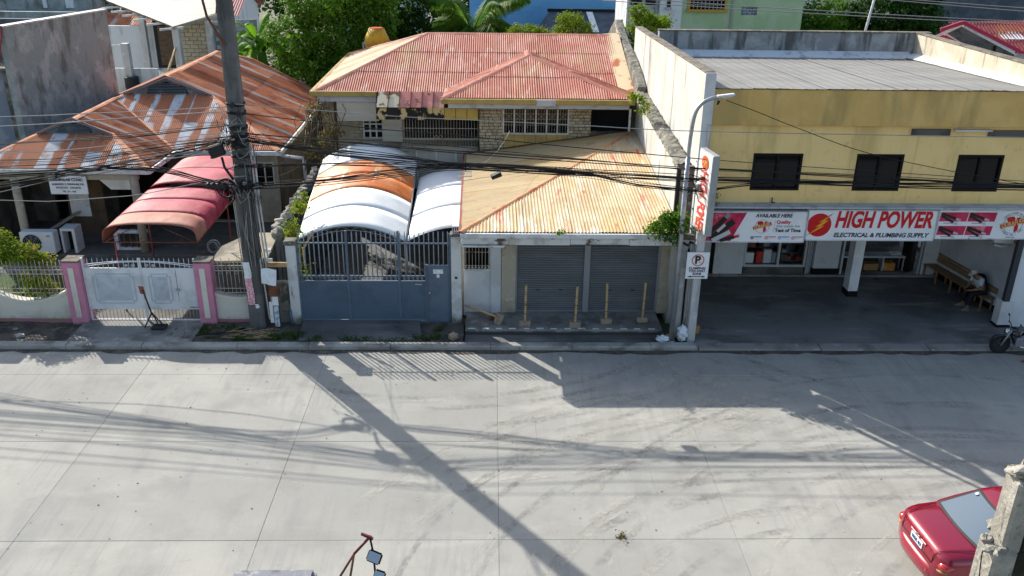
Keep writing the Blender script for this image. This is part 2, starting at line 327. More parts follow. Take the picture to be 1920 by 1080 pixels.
def leafmat(name, a, b, c):
    return mat(name, a, [dict(c=b, k='isl', lo=.35, hi=.9), dict(c=c, k='isl', lo=.93, hi=.97), lay(b, .9, .5, .65, a=.5)], rough=.6, spec=.12, transl=.42)
LEAF = leafmat('broad_leaf', (.055, .15, .011), (.105, .21, .017), (.11, .19, .025))
LEAFD = leafmat('dark_leaf', (.016, .055, .009), (.030, .08, .012), (.055, .11, .02))
LEAFY = leafmat('yellow_green_leaf', (.13, .22, .012), (.20, .28, .015), (.25, .24, .03))
LEAFBR = leafmat('bush_leaf', (.12, .21, .014), (.25, .28, .024), (.33, .15, .10))
LEAFP = leafmat('palm_leaf', (.065, .155, .013), (.11, .20, .02), (.18, .20, .06))
LEAFB = leafmat('banana_leaf', (.10, .24, .014), (.15, .30, .018), (.18, .2, .04))
DRYL = leafmat('dry_vine_leaf', (.12, .095, .04), (.17, .15, .05), (.09, .11, .03))
GRASS = leafmat('verge_grass', (.045, .10, .016), (.07, .13, .02), (.12, .13, .05))
CARRED = mat('red_car_paint', (.25, .004, .026), [lay((.245, .004, .024), 2., .45, .62)], rough=.28, coat=1., metal=.25, spec=.5)
CARRED2 = mat('red_bumper_paint', (.27, .006, .028), rough=.35, coat=.8, spec=.5)
CARGLASS = mat('car_rear_glass', (.07, .11, .15), rough=.06, spec=.9, coat=1.)  # bluish base colour stands in for part of the reflected sky
CARBLK = mat('black_trim', (.012, .012, .013), rough=.45)
TAILRED = mat('tail_lamp_red', (.42, .004, .01), rough=.12, spec=.6, coat=1.)
TAILAMB = mat('tail_lamp_amber', (.34, .20, .07), rough=.15, coat=1.)
CHROME = mat('chrome', (.7, .7, .72), rough=.12, metal=1.)
TYRE = mat('tyre_rubber', (.016, .016, .017), rough=.85)
PLATE = mat('licence_plate_white', (.66, .7, .74), rough=.4)
SKIN = mat('brown_skin', (.26, .13, .075), rough=.6)
SHIRT = mat('white_print_shirt', (.52, .58, .64), [lay((.3, .36, .44), 26., .55, .62)], rough=.85)
TROUS = mat('dark_trousers', (.016, .017, .02), rough=.85)
CAPG = mat('pale_cap', (.46, .47, .48), rough=.85)
SHOEG = mat('grey_shoe', (.18, .18, .18), rough=.8)
BAGM = mat('dark_bag_fabric', (.022, .026, .034), rough=.8)
REDRUB = mat('red_slipper', (.42, .05, .04), rough=.6)
TRUCKG = mat('weathered_grey_cab_paint', (.17, .18, .205), [lay((.30, .31, .33), 6., .48, .58), lay((.09, .09, .1), 3., .5, .64), lay((.5, .51, .53), 16., .62, .68), lay((.2, .13, .09), 9., .66, .74, a=.6)], rough=.75, bump=[(22., 4, .006)])
MIRROR = mat('mirror_glass', (.34, .36, .38), rough=.04, metal=1.)
BIKEP = mat('black_bike_paint', (.02, .022, .026), rough=.2, coat=1.)
CARD = mat('brown_cardboard', (.32, .19, .08), rough=.9)
STONEG = mat('tan_rock', (.33, .27, .19), [lay((.22, .18, .13), 6., .45, .62)], rough=.95, bump=[(14., 5, .03)])
GOODS = mat('shelf_goods', (.10, .10, .105), [dict(c=(.34, .33, .31), k='isl', lo=.72, hi=.78), dict(c=(.24, .05, .03), k='isl', lo=.9, hi=.92), dict(c=(.05, .10, .2), k='isl', lo=.96, hi=.97), dict(c=(.02, .02, .022), k='isl', lo=.4, hi=.35)], rough=.6)
WARMBOX = mat('orange_carton', (.5, .2, .04), [lay((.6, .4, .15), 6., .5, .6)], rough=.7)
REDBOX = mat('red_carton', (.45, .03, .02), rough=.6)

# ------------------------------------------------------------------ building helpers
def tag(o, label=None, cat=None, group=None, kind=None):
    for k, v in (('label', label), ('category', cat), ('group', group), ('kind', kind)):
        if v: o[k] = v
    return o

def thing(name, label, cat, loc=(0, 0, 0), rz=0., group=None):
    o = bpy.data.objects.new(name, None)
    o.empty_display_size = .2
    col.objects.link(o)
    o.location = loc
    o.rotation_euler = (0, 0, rz)
    return tag(o, label, cat, group)

def struct_root(name):
    o = bpy.data.objects.new(name, None)
    col.objects.link(o)
    return tag(o, kind='structure')

class MB:
    """Collects shapes, then becomes ONE mesh object."""
    def __init__(s):
        s.v, s.f, s.uv, s.sm = [], [], None, []
    def add(s, vs, fs, smooth=False):
        b = len(s.v)
        s.v += [tuple(p) for p in vs]
        for f in fs:
            s.f.append(tuple(b + i for i in f)); s.sm.append(smooth)
        return s
    def box(s, x0, x1, y0, y1, z0, z1):
        vs = [(x, y, z) for z in (z0, z1) for (x, y) in ((x0, y0), (x1, y0), (x1, y1), (x0, y1))]
        return s.add(vs, [(3, 2, 1, 0), (4, 5, 6, 7), (0, 1, 5, 4), (1, 2, 6, 5), (2, 3, 7, 6), (3, 0, 4, 7)])
    def boxm(s, c, size, m=None):
        """box centred at c with a rotation matrix about its centre"""
        a, b, d = size[0] / 2, size[1] / 2, size[2] / 2
        vs = []
        for z in (-d, d):
            for x, y in ((-a, -b), (a, -b), (a, b), (-a, b)):
                p = Vector((x, y, z))
                if m is not None: p = m @ p
                vs.append(p + Vector(c))
        return s.add(vs, [(3, 2, 1, 0), (4, 5, 6, 7), (0, 1, 5, 4), (1, 2, 6, 5), (2, 3, 7, 6), (3, 0, 4, 7)])
    def beam(s, p, q, w, h=None):
        p, q = Vector(p), Vector(q); h = h or w
        d = (q - p).normalized()
        up = Vector((0, 0, 1)) if abs(d.z) < .95 else Vector((0, 1, 0))
        a = d.cross(up).normalized(); b = a.cross(d).normalized()
        vs = [c + a * x * w / 2 + b * y * h / 2 for c in (p, q) for x, y in ((-1, -1), (1, -1), (1, 1), (-1, 1))]
        return s.add(vs, [(3, 2, 1, 0), (4, 5, 6, 7), (0, 1, 5, 4), (1, 2, 6, 5), (2, 3, 7, 6), (3, 0, 4, 7)])
    def tube(s, pts, r, n=8, cap=True):
        pts = [Vector(p) for p in pts]
        rs = r if isinstance(r, (list, tuple)) else [r] * len(pts)
        b0 = len(s.v)
        a = None
        for i, p in enumerate(pts):
            d = (pts[min(i + 1, len(pts) - 1)] - pts[max(i - 1, 0)]).normalized()
            if a is None:
                up = Vector((0, 0, 1)) if abs(d.z) < .9 else Vector((1, 0, 0))
                a = d.cross(up).normalized()
            else:
                a = (a - d * a.dot(d)).normalized()
            b = d.cross(a)
            s.v += [tuple(p + (a * math.cos(t) + b * math.sin(t)) * rs[i]) for t in (2 * math.pi * k / n for k in range(n))]
        for i in range(len(pts) - 1):
            for k in range(n):
                k2 = (k + 1) % n
                s.f.append((b0 + i * n + k, b0 + i * n + k2, b0 + (i + 1) * n + k2, b0 + (i + 1) * n + k)); s.sm.append(True)
        if cap:
            s.f.append(tuple(b0 + k for k in reversed(range(n)))); s.sm.append(False)
            e = b0 + (len(pts) - 1) * n
            s.f.append(tuple(e + k for k in range(n))); s.sm.append(False)
        return s
    def lathe(s, prof, c=(0, 0, 0), n=20, m=None):
        """prof: (r, z) pairs about +Z"""
        vs, fs = [], []
        for r, z in prof:
            for k in range(n):
                t = 2 * math.pi * k / n
                p = Vector((r * math.cos(t), r * math.sin(t), z))
                if m is not None: p = m @ p
                vs.append(p + Vector(c))
        for i in range(len(prof) - 1):
            for k in range(n):
                k2 = (k + 1) % n
                fs.append((i * n + k, i * n + k2, (i + 1) * n + k2, (i + 1) * n + k))
        s.add(vs, fs, True)
        b = len(s.v) - len(vs)
        s.f.append(tuple(b + k for k in reversed(range(n)))); s.sm.append(False)
        e = b + (len(prof) - 1) * n
        s.f.append(tuple(e + k for k in range(n))); s.sm.append(False)
        return s
    def prism(s, poly, vec):
        """polygon (list of 3-D points) pushed along vec"""
        n = len(poly); vec = Vector(vec)
        vs = [Vector(p) for p in poly] + [Vector(p) + vec for p in poly]
        fs = [tuple(range(n)), tuple(range(2 * n - 1, n - 1, -1))]
        fs += [(i, n + i, n + (i + 1) % n, (i + 1) % n) for i in range(n)]
        return s.add(vs, fs)
    def poly(s, pts):
        return s.add(pts, [tuple(range(len(pts)))])
    def grid(s, fn, nu, nv, smooth=True):
        vs = [fn(i / nu, j / nv) for j in range(nv + 1) for i in range(nu + 1)]
        fs = [(j * (nu + 1) + i, j * (nu + 1) + i + 1, (j + 1) * (nu + 1) + i + 1, (j + 1) * (nu + 1) + i) for j in range(nv) for i in range(nu)]
        return s.add(vs, fs, smooth)
    def mesh(s, name, m, bevel=0., fix=True, seg=1):
        me = bpy.data.meshes.new(name)
        me.from_pydata(s.v, [], s.f)
        me.polygons.foreach_set('use_smooth', s.sm)
        if s.uv:
            ul = me.uv_layers.new(name='UVMap')
            for lp in me.loops: ul.data[lp.index].uv = s.uv[lp.vertex_index]
        if fix or bevel:
            bm = bmesh.new(); bm.from_mesh(me)
            if fix: bmesh.ops.recalc_face_normals(bm, faces=bm.faces)
            if bevel:
                es = [e for e in bm.edges if len(e.link_faces) == 2 and e.calc_face_angle(0) > .6]
                bmesh.ops.bevel(bm, geom=es, offset=bevel, segments=seg, affect='EDGES', clamp_overlap=True)
            bm.to_mesh(me); bm.free()
        if m: me.materials.append(m)
        me.update()
        return me
    def build(s, name, m, parent=None, bevel=0., fix=True, seg=1):
        o = bpy.data.objects.new(name, s.mesh(name, m, bevel, fix, seg))
        return put(o, parent)

def put(o, parent=None):
    """link o; its vertices are in world metres, so a parented object is moved into its parent's frame"""
    if o.name not in col.objects: col.objects.link(o)
    if parent is not None:
        o.parent = parent
        pm = parent.matrix_basis.copy()
        q = parent.parent
        while q is not None:
            pm = q.matrix_basis @ pm; q = q.parent
        o.matrix_basis = pm.inverted() @ o.matrix_basis
    return o

def inst(me, name, loc, parent=None, rot=(0, 0, 0), sc=(1, 1, 1)):
    o = bpy.data.objects.new(name, me)
    o.matrix_basis = Matrix.LocRotScale(Vector(loc), Euler(rot), Vector(sc))
    return put(o, parent)

def copy_tree(o, loc=None, label=None, rz=None, parent=None):
    c = o.copy(); col.objects.link(c)
    if parent is not None: c.parent = parent
    for ch in o.children: copy_tree(ch, parent=c)
    if loc is not None: c.location = loc
    if rz is not None: c.rotation_euler.z = rz
    if label: c['label'] = label
    return c

def wallbox(x0, x1, y0, y1, z0, z1, holes=()):
    """wall slab with rectangular holes (in x and z)"""
    m = MB()
    xs = sorted({x0, x1, *[h[0] for h in holes], *[h[1] for h in holes]})
    zs = sorted({z0, z1, *[h[2] for h in holes], *[h[3] for h in holes]})
    for a, b in zip(zs[:-1], zs[1:]):
        run = None
        for c, d in zip(xs[:-1], xs[1:]):
            inh = any(h[0] <= (c + d) / 2 <= h[1] and h[2] <= (a + b) / 2 <= h[3] for h in holes)
            if inh:
                if run: m.box(run[0], run[1], y0, y1, a, b); run = None
            else:
                run = [run[0], d] if run else [c, d]
        if run: m.box(run[0], run[1], y0, y1, a, b)
    return m

def clip_iv(poly, u):
    """interval of v where the vertical line at u cuts a convex polygon"""
    vs = []
    n = len(poly)
    for i in range(n):
        (u0, v0), (u1, v1) = poly[i], poly[(i + 1) % n]
        if (u0 - u) * (u1 - u) <= 0 and abs(u1 - u0) > 1e-9:
            vs.append(v0 + (v1 - v0) * (u - u0) / (u1 - u0))
    return (min(vs), max(vs)) if len(vs) > 1 else None

def roof_slope(parent, poly, edir, m, pitch=.065, amp=.011, sw=.66, name='roof_sheet', lift=0., under=None, seed=1, trap=False, tiers=1):
    """corrugated sheets, each an object, clipped to a convex slope; edir runs along the eave"""
    rr = random.Random(seed)
    P = [Vector(p) for p in poly]
    u = Vector(edir).normalized()
    nrm = (P[1] - P[0]).cross(P[2] - P[0]).normalized()
    if nrm.z < 0: nrm = -nrm
    u = (u - nrm * u.dot(nrm)).normalized()
    v = nrm.cross(u)
    O = P[0]
    uv = [((p - O).dot(u), (p - O).dot(v)) for p in P]
    umin, umax = min(a for a, b in uv), max(a for a, b in uv)
    ns = max(1, round((umax - umin) / sw)); w = (umax - umin) / ns
    per = 4 if not trap else 8
    v0, v1 = min(b for a, b in uv), max(b for a, b in uv)
    for k, tr in ((k, t) for k in range(ns) for t in range(tiers)):
        a, b = umin + k * w, umin + (k + 1) * w
        va = v0 + (v1 - v0) * tr / tiers - .07; vb = v0 + (v1 - v0) * (tr + 1) / tiers
        nn = max(2, int(round((b - a) / pitch * per)))
        jz = lift + (.006 if k % 2 else 0) + rr.uniform(0, .004) + tr * .010
        jv = rr.uniform(-.012, .012)
        mb = MB(); mb.uv = []
        row = []
        for i in range(nn + 1):
            uu = a + (b - a) * i / nn
            iv = clip_iv(uv, min(max(uu, umin + 1e-4), umax - 1e-4))
            if iv is None: row.append(None); continue
            if tiers > 1:
                iv = (max(iv[0], va), min(iv[1], vb))
                if iv[1] <= iv[0]: row.append(None); continue
            if trap:
                ph = (uu / pitch) % 1.
                h = amp * (1 if ph < .14 else 0)
            else:
                h = amp * math.cos(2 * math.pi * uu / pitch)
            pts = []
            for t in (0, 1):
                q = O + u * uu + v * (iv[t] + (jv if t == 0 else 0)) + nrm * (h + jz)
                mb.v.append(tuple(q)); mb.uv.append(((uu - a) / (b - a), iv[t])); pts.append(len(mb.v) - 1)
            row.append(pts)
        for p, q in zip(row[:-1], row[1:]):
            if p and q: mb.f.append((p[0], q[0], q[1], p[1])); mb.sm.append(not trap)
        if mb.f: mb.build(name, m, parent, fix=False)
    if under:
        mb = MB()
        mb.prism([p - nrm * .03 for p in P], -nrm * .05)
        mb.build('roof_boarding', under, parent)

def ridge_cap(parent, p, q, m, w=.13, drop=.035, lift=.02, name='ridge_cap'):
    p, q = Vector(p), Vector(q)
    d = (q - p).normalized()
    a = d.cross(Vector((0, 0, 1))).normalized(); b = a.cross(d)
    if b.z < 0: b = -b
    sec = [(-w, -drop + lift), (-w * .4, lift), (0, lift + .012), (w * .4, lift), (w, -drop + lift)]
    mb = MB()
    n = max(1, int((q - p).length / .9))
    vs = []
    for i in range(n + 1):
        c = p.lerp(q, i / n)
        j = rnd.uniform(-.006, .006)
        vs += [c + a * x + b * (y + j) for x, y in sec]
    mb.add(vs, [(i * 5 + k, i * 5 + k + 1, (i + 1) * 5 + k + 1, (i + 1) * 5 + k) for i in range(n) for k in range(4)])
    return mb.build(name, m, parent)

FONT_CACHE = {}
def text(s, size, m, parent, loc, rot=(R(90), 0, 0), bold=0., shear=0., sx=1., ext=.004, align='CENTER', name='lettering', fit=None, space=1.):
    cu = bpy.data.curves.new('lettering', 'FONT')
    cu.body = s; cu.size = size; cu.offset = bold; cu.shear = shear; cu.extrude = ext
    cu.align_x = align; cu.align_y = 'CENTER'; cu.resolution_u = 3; cu.space_character = space
    t = bpy.data.objects.new('lettering', cu)
    col.objects.link(t)
    bpy.context.view_layer.update()
    me = bpy.data.meshes.new_from_object(t.evaluated_get(bpy.context.evaluated_depsgraph_get()))
    bpy.data.objects.remove(t); bpy.data.curves.remove(cu)
    xs = [v.co.x for v in me.vertices] or [0, 1]
    if fit:
        w = max(xs) - min(xs); sx = fit / w
    for v in me.vertices: v.co.x *= sx
    if align == 'CENTER':
        xs = [v.co.x for v in me.vertices]; c = (max(xs) + min(xs)) / 2
        for v in me.vertices: v.co.x -= c
    me.materials.clear(); me.materials.append(m)
    me.name = name
    return inst(me, name, loc, parent, rot)

def leaf_cloud(name, blobs, n, size, m, parent=None, seed=1, shell=.55, flat=.5, fold=True, asp=.5):
    """many small folded leaf faces spread through blobs (centre, radii)"""
    rr = random.Random(seed)
    vs, fs = [], []
    tot = sum(b[1][0] * b[1][1] + b[1][0] * b[1][2] for b in blobs)
    for c, r in blobs:
        k = int(n * (r[0] * r[1] + r[0] * r[2]) / tot)
        ncl = max(4, k // 14)
        for _ in range(ncl):
            d = Vector((rr.gauss(0, 1), rr.gauss(0, 1), rr.gauss(0, 1))).normalized()
            rad = rr.uniform(shell, 1.06) ** .7
            cc = Vector((c[0] + d.x * r[0] * rad, c[1] + d.y * r[1] * rad, c[2] + d.z * r[2] * rad))
            for _ in range(14):
                p = cc + Vector((rr.gauss(0, 1), rr.gauss(0, 1), rr.gauss(0, .7))) * size * 1.5
                nr = (d * .7 + Vector((rr.uniform(-1, 1), rr.uniform(-1, 1), rr.uniform(-.3, 1.3)))).normalized()
                t = nr.cross(Vector((rr.uniform(-1, 1), rr.uniform(-1, 1), rr.uniform(-1, 1)))).normalized()
                b = nr.cross(t)
                s = size * rr.choice((.55, .8, 1., 1.15, 1.6)) * rr.uniform(.85, 1.15)
                i = len(vs)
                tip = p + t * s - nr * s * .25
                vs += [tuple(p - t * s * .6), tuple(p + b * s * asp + nr * s * .1), tuple(tip), tuple(p - b * s * asp + nr * s * .1)]
                fs.append((i, i + 1, i + 2, i + 3))
    me = bpy.data.meshes.new(name)
    me.from_pydata(vs, [], fs)
    me.materials.append(m)
    o = bpy.data.objects.new(name, me)
    return put(o, parent)

def trunk(pts, r0, r1, m, parent, name='trunk'):
    n = len(pts)
    mb = MB().tube(pts, [r0 + (r1 - r0) * i / (n - 1) for i in range(n)], 8)
    return mb.build(name, m, parent, fix=False)

def sag(p, q, s, n=14, seed=None, wob=0.):
    p, q = Vector(p), Vector(q); rr = random.Random(seed)
    out = []
    for i in range(n + 1):
        t = i / n
        c = p.lerp(q, t); c.z -= s * 4 * t * (1 - t)
        if wob and 0 < i < n: c += Vector((0, rr.uniform(-wob, wob), rr.uniform(-wob, wob)))
        out.append(c)
    return out

def skin_mesh(name, verts, edges, radii, m, parent=None, root=0, sub=2):
    me = bpy.data.meshes.new(name)
    me.from_pydata(verts, edges, [])
    o = bpy.data.objects.new(name, me)
    col.objects.link(o)
    o.modifiers.new('skin', 'SKIN')
    sv = me.skin_vertices[0].data
    for i, r in enumerate(radii):
        sv[i].radius = (r, r) if not isinstance(r, tuple) else r
        sv[i].use_root = (i == root)
    sb = o.modifiers.new('sub', 'SUBSURF'); sb.levels = sub; sb.render_levels = sub
    bpy.context.view_layer.update()
    nm = bpy.data.meshes.new_from_object(o.evaluated_get(bpy.context.evaluated_depsgraph_get()))
    bpy.data.objects.remove(o)
    nm.name = name
    nm.materials.clear(); nm.materials.append(m)
    for p in nm.polygons: p.use_smooth = True
    return put(bpy.data.objects.new(name, nm), parent)

# ------------------------------------------------------------------ ground, road, kerb, verge
g = MB(); g.poly([(-400, -60, -.09), (400, -60, -.09), (400, 500, -.09), (-400, 500, -.09)])
tag(g.build('ground', GROUND), kind='structure')

road = struct_root('road')
MB().box(-60, 60, 1.2, 19.82, -.30, -.055).build('road_base', JOINT, road)
ys = [1.3, 6.2, 9.4, 12.54, 15.67, 18.53, 19.80]
slab_meshes = {}
for j, (y0, y1) in enumerate(zip(ys[:-1], ys[1:])):
    me = MB().box(-2.1075, 2.1075, y0 + .0025, y1 - .0025, -.2, 0).mesh('road_slab', ROAD, bevel=.003)
    for i in range(-7, 8):
        o = inst(me, 'road_slab', (.16 + 2.11 + 4.22 * i, 0, rnd.uniform(-.0015, .0015)), road)

def mark_mat(name, c, dens, lo, hi):
    m = mat(name, c, [lay(tuple(v * 1.15 for v in c), 6., .45, .6)], rough=.95, spec=.1)
    nt = m.node_tree; L = nt.links
    geo = nt.nodes.new('ShaderNodeNewGeometry'); tc = nt.nodes.new('ShaderNodeTexCoord')
    fac = None
    for s_, a_, b_ in (((1.1, 1.1, 1), lo, hi), ((9., 9., 1), .30, .62)):
        mp = nt.nodes.new('ShaderNodeMapping'); mp.inputs['Scale'].default_value = s_
        L.new(geo.outputs['Position'], mp.inputs[0])
        tx = nt.nodes.new('ShaderNodeTexNoise'); tx.inputs['Scale'].default_value = 1.; tx.inputs['Detail'].default_value = 5.
        L.new(mp.outputs[0], tx.inputs['Vector'])
        mr = nt.nodes.new('ShaderNodeMapRange'); mr.inputs[1].default_value, mr.inputs[2].default_value = a_, b_
        L.new(tx.outputs['Fac'], mr.inputs[0])
        if fac is None: fac = mr.outputs[0]
        else:
            mu = nt.nodes.new('ShaderNodeMath'); mu.operation = 'MULTIPLY'
            L.new(fac, mu.inputs[0]); L.new(mr.outputs[0], mu.inputs[1]); fac = mu.outputs[0]
    sx = nt.nodes.new('ShaderNodeSeparateXYZ'); L.new(tc.outputs['UV'], sx.inputs[0])
    for o_ in (0, 1):       # soft edges: u across the track, v along it
        a_ = nt.nodes.new('ShaderNodeMath'); a_.operation = 'PINGPONG'; a_.inputs[1].default_value = .5
        L.new(sx.outputs[o_], a_.inputs[0])
        b_ = nt.nodes.new('ShaderNodeMapRange'); b_.inputs[2].default_value = .22 if o_ == 0 else .12
        L.new(a_.outputs[0], b_.inputs[0])
        mu = nt.nodes.new('ShaderNodeMath'); mu.operation = 'MULTIPLY'
        L.new(fac, mu.inputs[0]); L.new(b_.outputs[0], mu.inputs[1]); fac = mu.outputs[0]
    mu = nt.nodes.new('ShaderNodeMath'); mu.operation = 'MULTIPLY'; mu.inputs[1].default_value = dens
    L.new(fac, mu.inputs[0])
    L.new(mu.outputs[0], nt.nodes['Principled BSDF'].inputs['Alpha'])
    return m
MARKL = mark_mat('pale_dust_track', (.48, .465, .415), .50, .38, .64)
MARKD = mark_mat('dark_tyre_track', (.17, .167, .155), .34, .38, .66)
def track(pts, w_, m, z):
    mb = MB(); mb.uv = []
    P = [Vector((a, b, z)) for a, b in pts]; n_ = len(P)
    for i, p_ in enumerate(P):
        d = (P[min(i + 1, n_ - 1)] - P[max(i - 1, 0)]).normalized(); s_ = Vector((-d.y, d.x, 0)) * w_ / 2
        mb.v += [tuple(p_ - s_), tuple(p_ + s_)]; mb.uv += [(0, i / (n_ - 1)), (1, i / (n_ - 1))]
    mb.f = [(2 * i, 2 * i + 1, 2 * i + 3, 2 * i + 2) for i in range(n_ - 1)]; mb.sm = [False] * (n_ - 1)
    return mb.build('tyre_track', m, road, fix=False)
tr_ = random.Random(5)
zt = .0042
for cx_, cy_, r0_, r1_, a0, a1, N_ in ((5.5, 9.3, 3.2, 8.6, 70, 178, 15), (9.5, 8.4, 4.2, 9.6, 55, 165, 9), (-1.5, 25.5, 6.4, 10.5, 235, 320, 6), (11., 24.5, 5.5, 9.5, 190, 262, 8)):
    for k in range(N_):
        r_ = tr_.uniform(r0_, r1_); b0 = tr_.uniform(a0, a1 - 35); b1 = min(a1, b0 + tr_.uniform(28, 75)); ox, oy = tr_.uniform(-.6, .6), tr_.uniform(-.5, .5)
        m_ = MARKL if tr_.random() < .58 else MARKD; w_ = tr_.uniform(.13, .24)
        for dr in (0, 1.28):
            pts = [(cx_ + ox + (r_ + dr) * math.cos(R(b0 + (b1 - b0) * i / 24)), cy_ + oy + (r_ + dr) * math.sin(R(b0 + (b1 - b0) * i / 24))) for i in range(25)]
            pts = [q for q in pts if 3 < q[1] < 19.6]
            if len(pts) > 4: track(pts, w_, m_, zt); zt += .00012
for (xa, ya_, xb, yb_) in ((2.3, 18.6, 3.8, 16.2), (2.9, 18.9, 4.6, 16.4), (.9, 18.2, 2.1, 16.2), (4.4, 18.4, 5.6, 17.0)):
    track([(xa + (xb - xa) * i / 8 + .03 * i * (8 - i) / 8, ya_ + (yb_ - ya_) * i / 8) for i in range(9)], .16, MARKL, zt); zt += .00012

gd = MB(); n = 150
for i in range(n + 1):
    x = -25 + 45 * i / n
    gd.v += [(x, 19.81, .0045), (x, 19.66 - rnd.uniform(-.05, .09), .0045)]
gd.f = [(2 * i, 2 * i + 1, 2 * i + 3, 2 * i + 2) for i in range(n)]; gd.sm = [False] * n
tag(gd.build('gutter_dirt_and_shade', mat('gutter_dirt_and_shade', (.10, .085, .07), [lay((.05, .045, .04), 3., .42, .6), lay((.26, .22, .17), 7., .58, .72)], rough=.95)), kind='structure')  # kerb grime and the gutter's shadow line, both put into the strip's colour

kerb = struct_root('kerb')
x = -24.
while x < 5.2:
    L = min(rnd.uniform(1.5, 2.6), 5.25 - x)
    dz, dy = rnd.uniform(-.012, .012), rnd.uniform(-.012, .012)
    pr = [(19.80, -.15), (19.80, .085), (19.83, .118), (20.03, .122), (20.05, -.15)]
    MB().prism([(x + .004, y + dy, z + dz) for y, z in pr], (L - .008, 0, 0)).build('kerb_stone', KERB, kerb, bevel=.012)
    x += L
pr = [(19.80, -.15), (19.80, .035), (19.84, .05), (20.12, .062), (20.12, -.15)]
for a, b in ((5.27, 8.4), (8.41, 11.2), (11.21, 14.6), (14.61, 22.)):
    MB().prism([(a, y, z) for y, z in pr], (b - a - .01, 0, 0)).build('kerb_lip', YARD, kerb, bevel=.012)

vg = MB()
def verge_z(u, v):
    x, y = -24 + 23.3 * u, 20.04 + 1.35 * v
    return (x, y, .035 + .03 * math.sin(x * 3.1 + 2 * math.sin(y * 5)) * math.sin(y * 4.3 + x) + rnd.uniform(-.012, .012))
vg.grid(verge_z, 220, 12)
tag(vg.build('verge', DIRT, fix=False), kind='structure')
tag(MB().box(-10.7, -7.55, 20.06, 21.5, -.1, .085).build('driveway', YARD, bevel=.02), kind='structure')
tag(MB().prism([(-4.9, 20.2, .085), (-1.75, 20.2, .085), (-1.9, 21.5, .1), (-5.0, 21.5, .1)], (0, 0, -.2)).build('driveway', APRON, bevel=.02), kind='structure')
DYARD = mat('grimy_shaded_yard_concrete', (.12, .118, .112), [lay((.075, .073, .07), 1., .45, .65), lay((.18, .175, .165), 3., .58, .7)], rough=.9)  # yard concrete darkened so porch and yard shade is in its colour
tag(MB().box(-18, -5.3, 21.5, 40, -.1, -.02).build('yard_paving', DYARD), kind='structure')
tag(MB().box(-17, -10.9, 21.55, 24.6, -.1, .03).build('lawn', mat('lawn_green', (.03, .06, .012), [lay((.05, .08, .02), 3., .45, .6)], rough=.95)), kind='structure')
tag(MB().box(-5.2, -.8, 21.55, 31, -.1, -.02).build('yard_paving', APRON), kind='structure')  # dark apron concrete stands in for the shade under the canopies

# raised step in front of the shuttered shop, dashes painted on its edge
step = struct_root('pavement')
MB().prism([(-.66, 20.62, -.1), (-.66, 20.66, .17), (-.66, 22.1, .17), (-.66, 22.1, -.1)], (5.15, 0, 0)).build('paving', STEPC, step, bevel=.015)
MB().box(-.66, 4.5, 20.06, 20.63, -.1, .03).build('gutter_floor', APRON, step)
dash = MB().box(-.085, .085, -.028, .028, 0, .004).mesh('painted_dash', PAINTW)
for i in range(14):
    inst(dash, 'painted_dash', (-.5 + i * .36 + rnd.uniform(-.03, .03), 20.71 + rnd.uniform(-.01, .01), .1735), step, (0, 0, rnd.uniform(-.04, .04)), (rnd.uniform(.8, 1.15), 1, 1))

ap = MB()
def apz(u, v):
    x, y = 5.25 + 9.0 * u, 20.11 + 4.35 * v
    return (x, y, .055 + .075 * min(1, v * 5) + .004 * math.sin(x * 2) * math.sin(y * 3))
ap.grid(apz, 40, 30)
tag(ap.build('shop_forecourt', APRON, fix=False), kind='structure')
tag(MB().box(14.26, 30, 20.11, 40, -.1, .04).build('side_pavement', YARD), kind='structure')

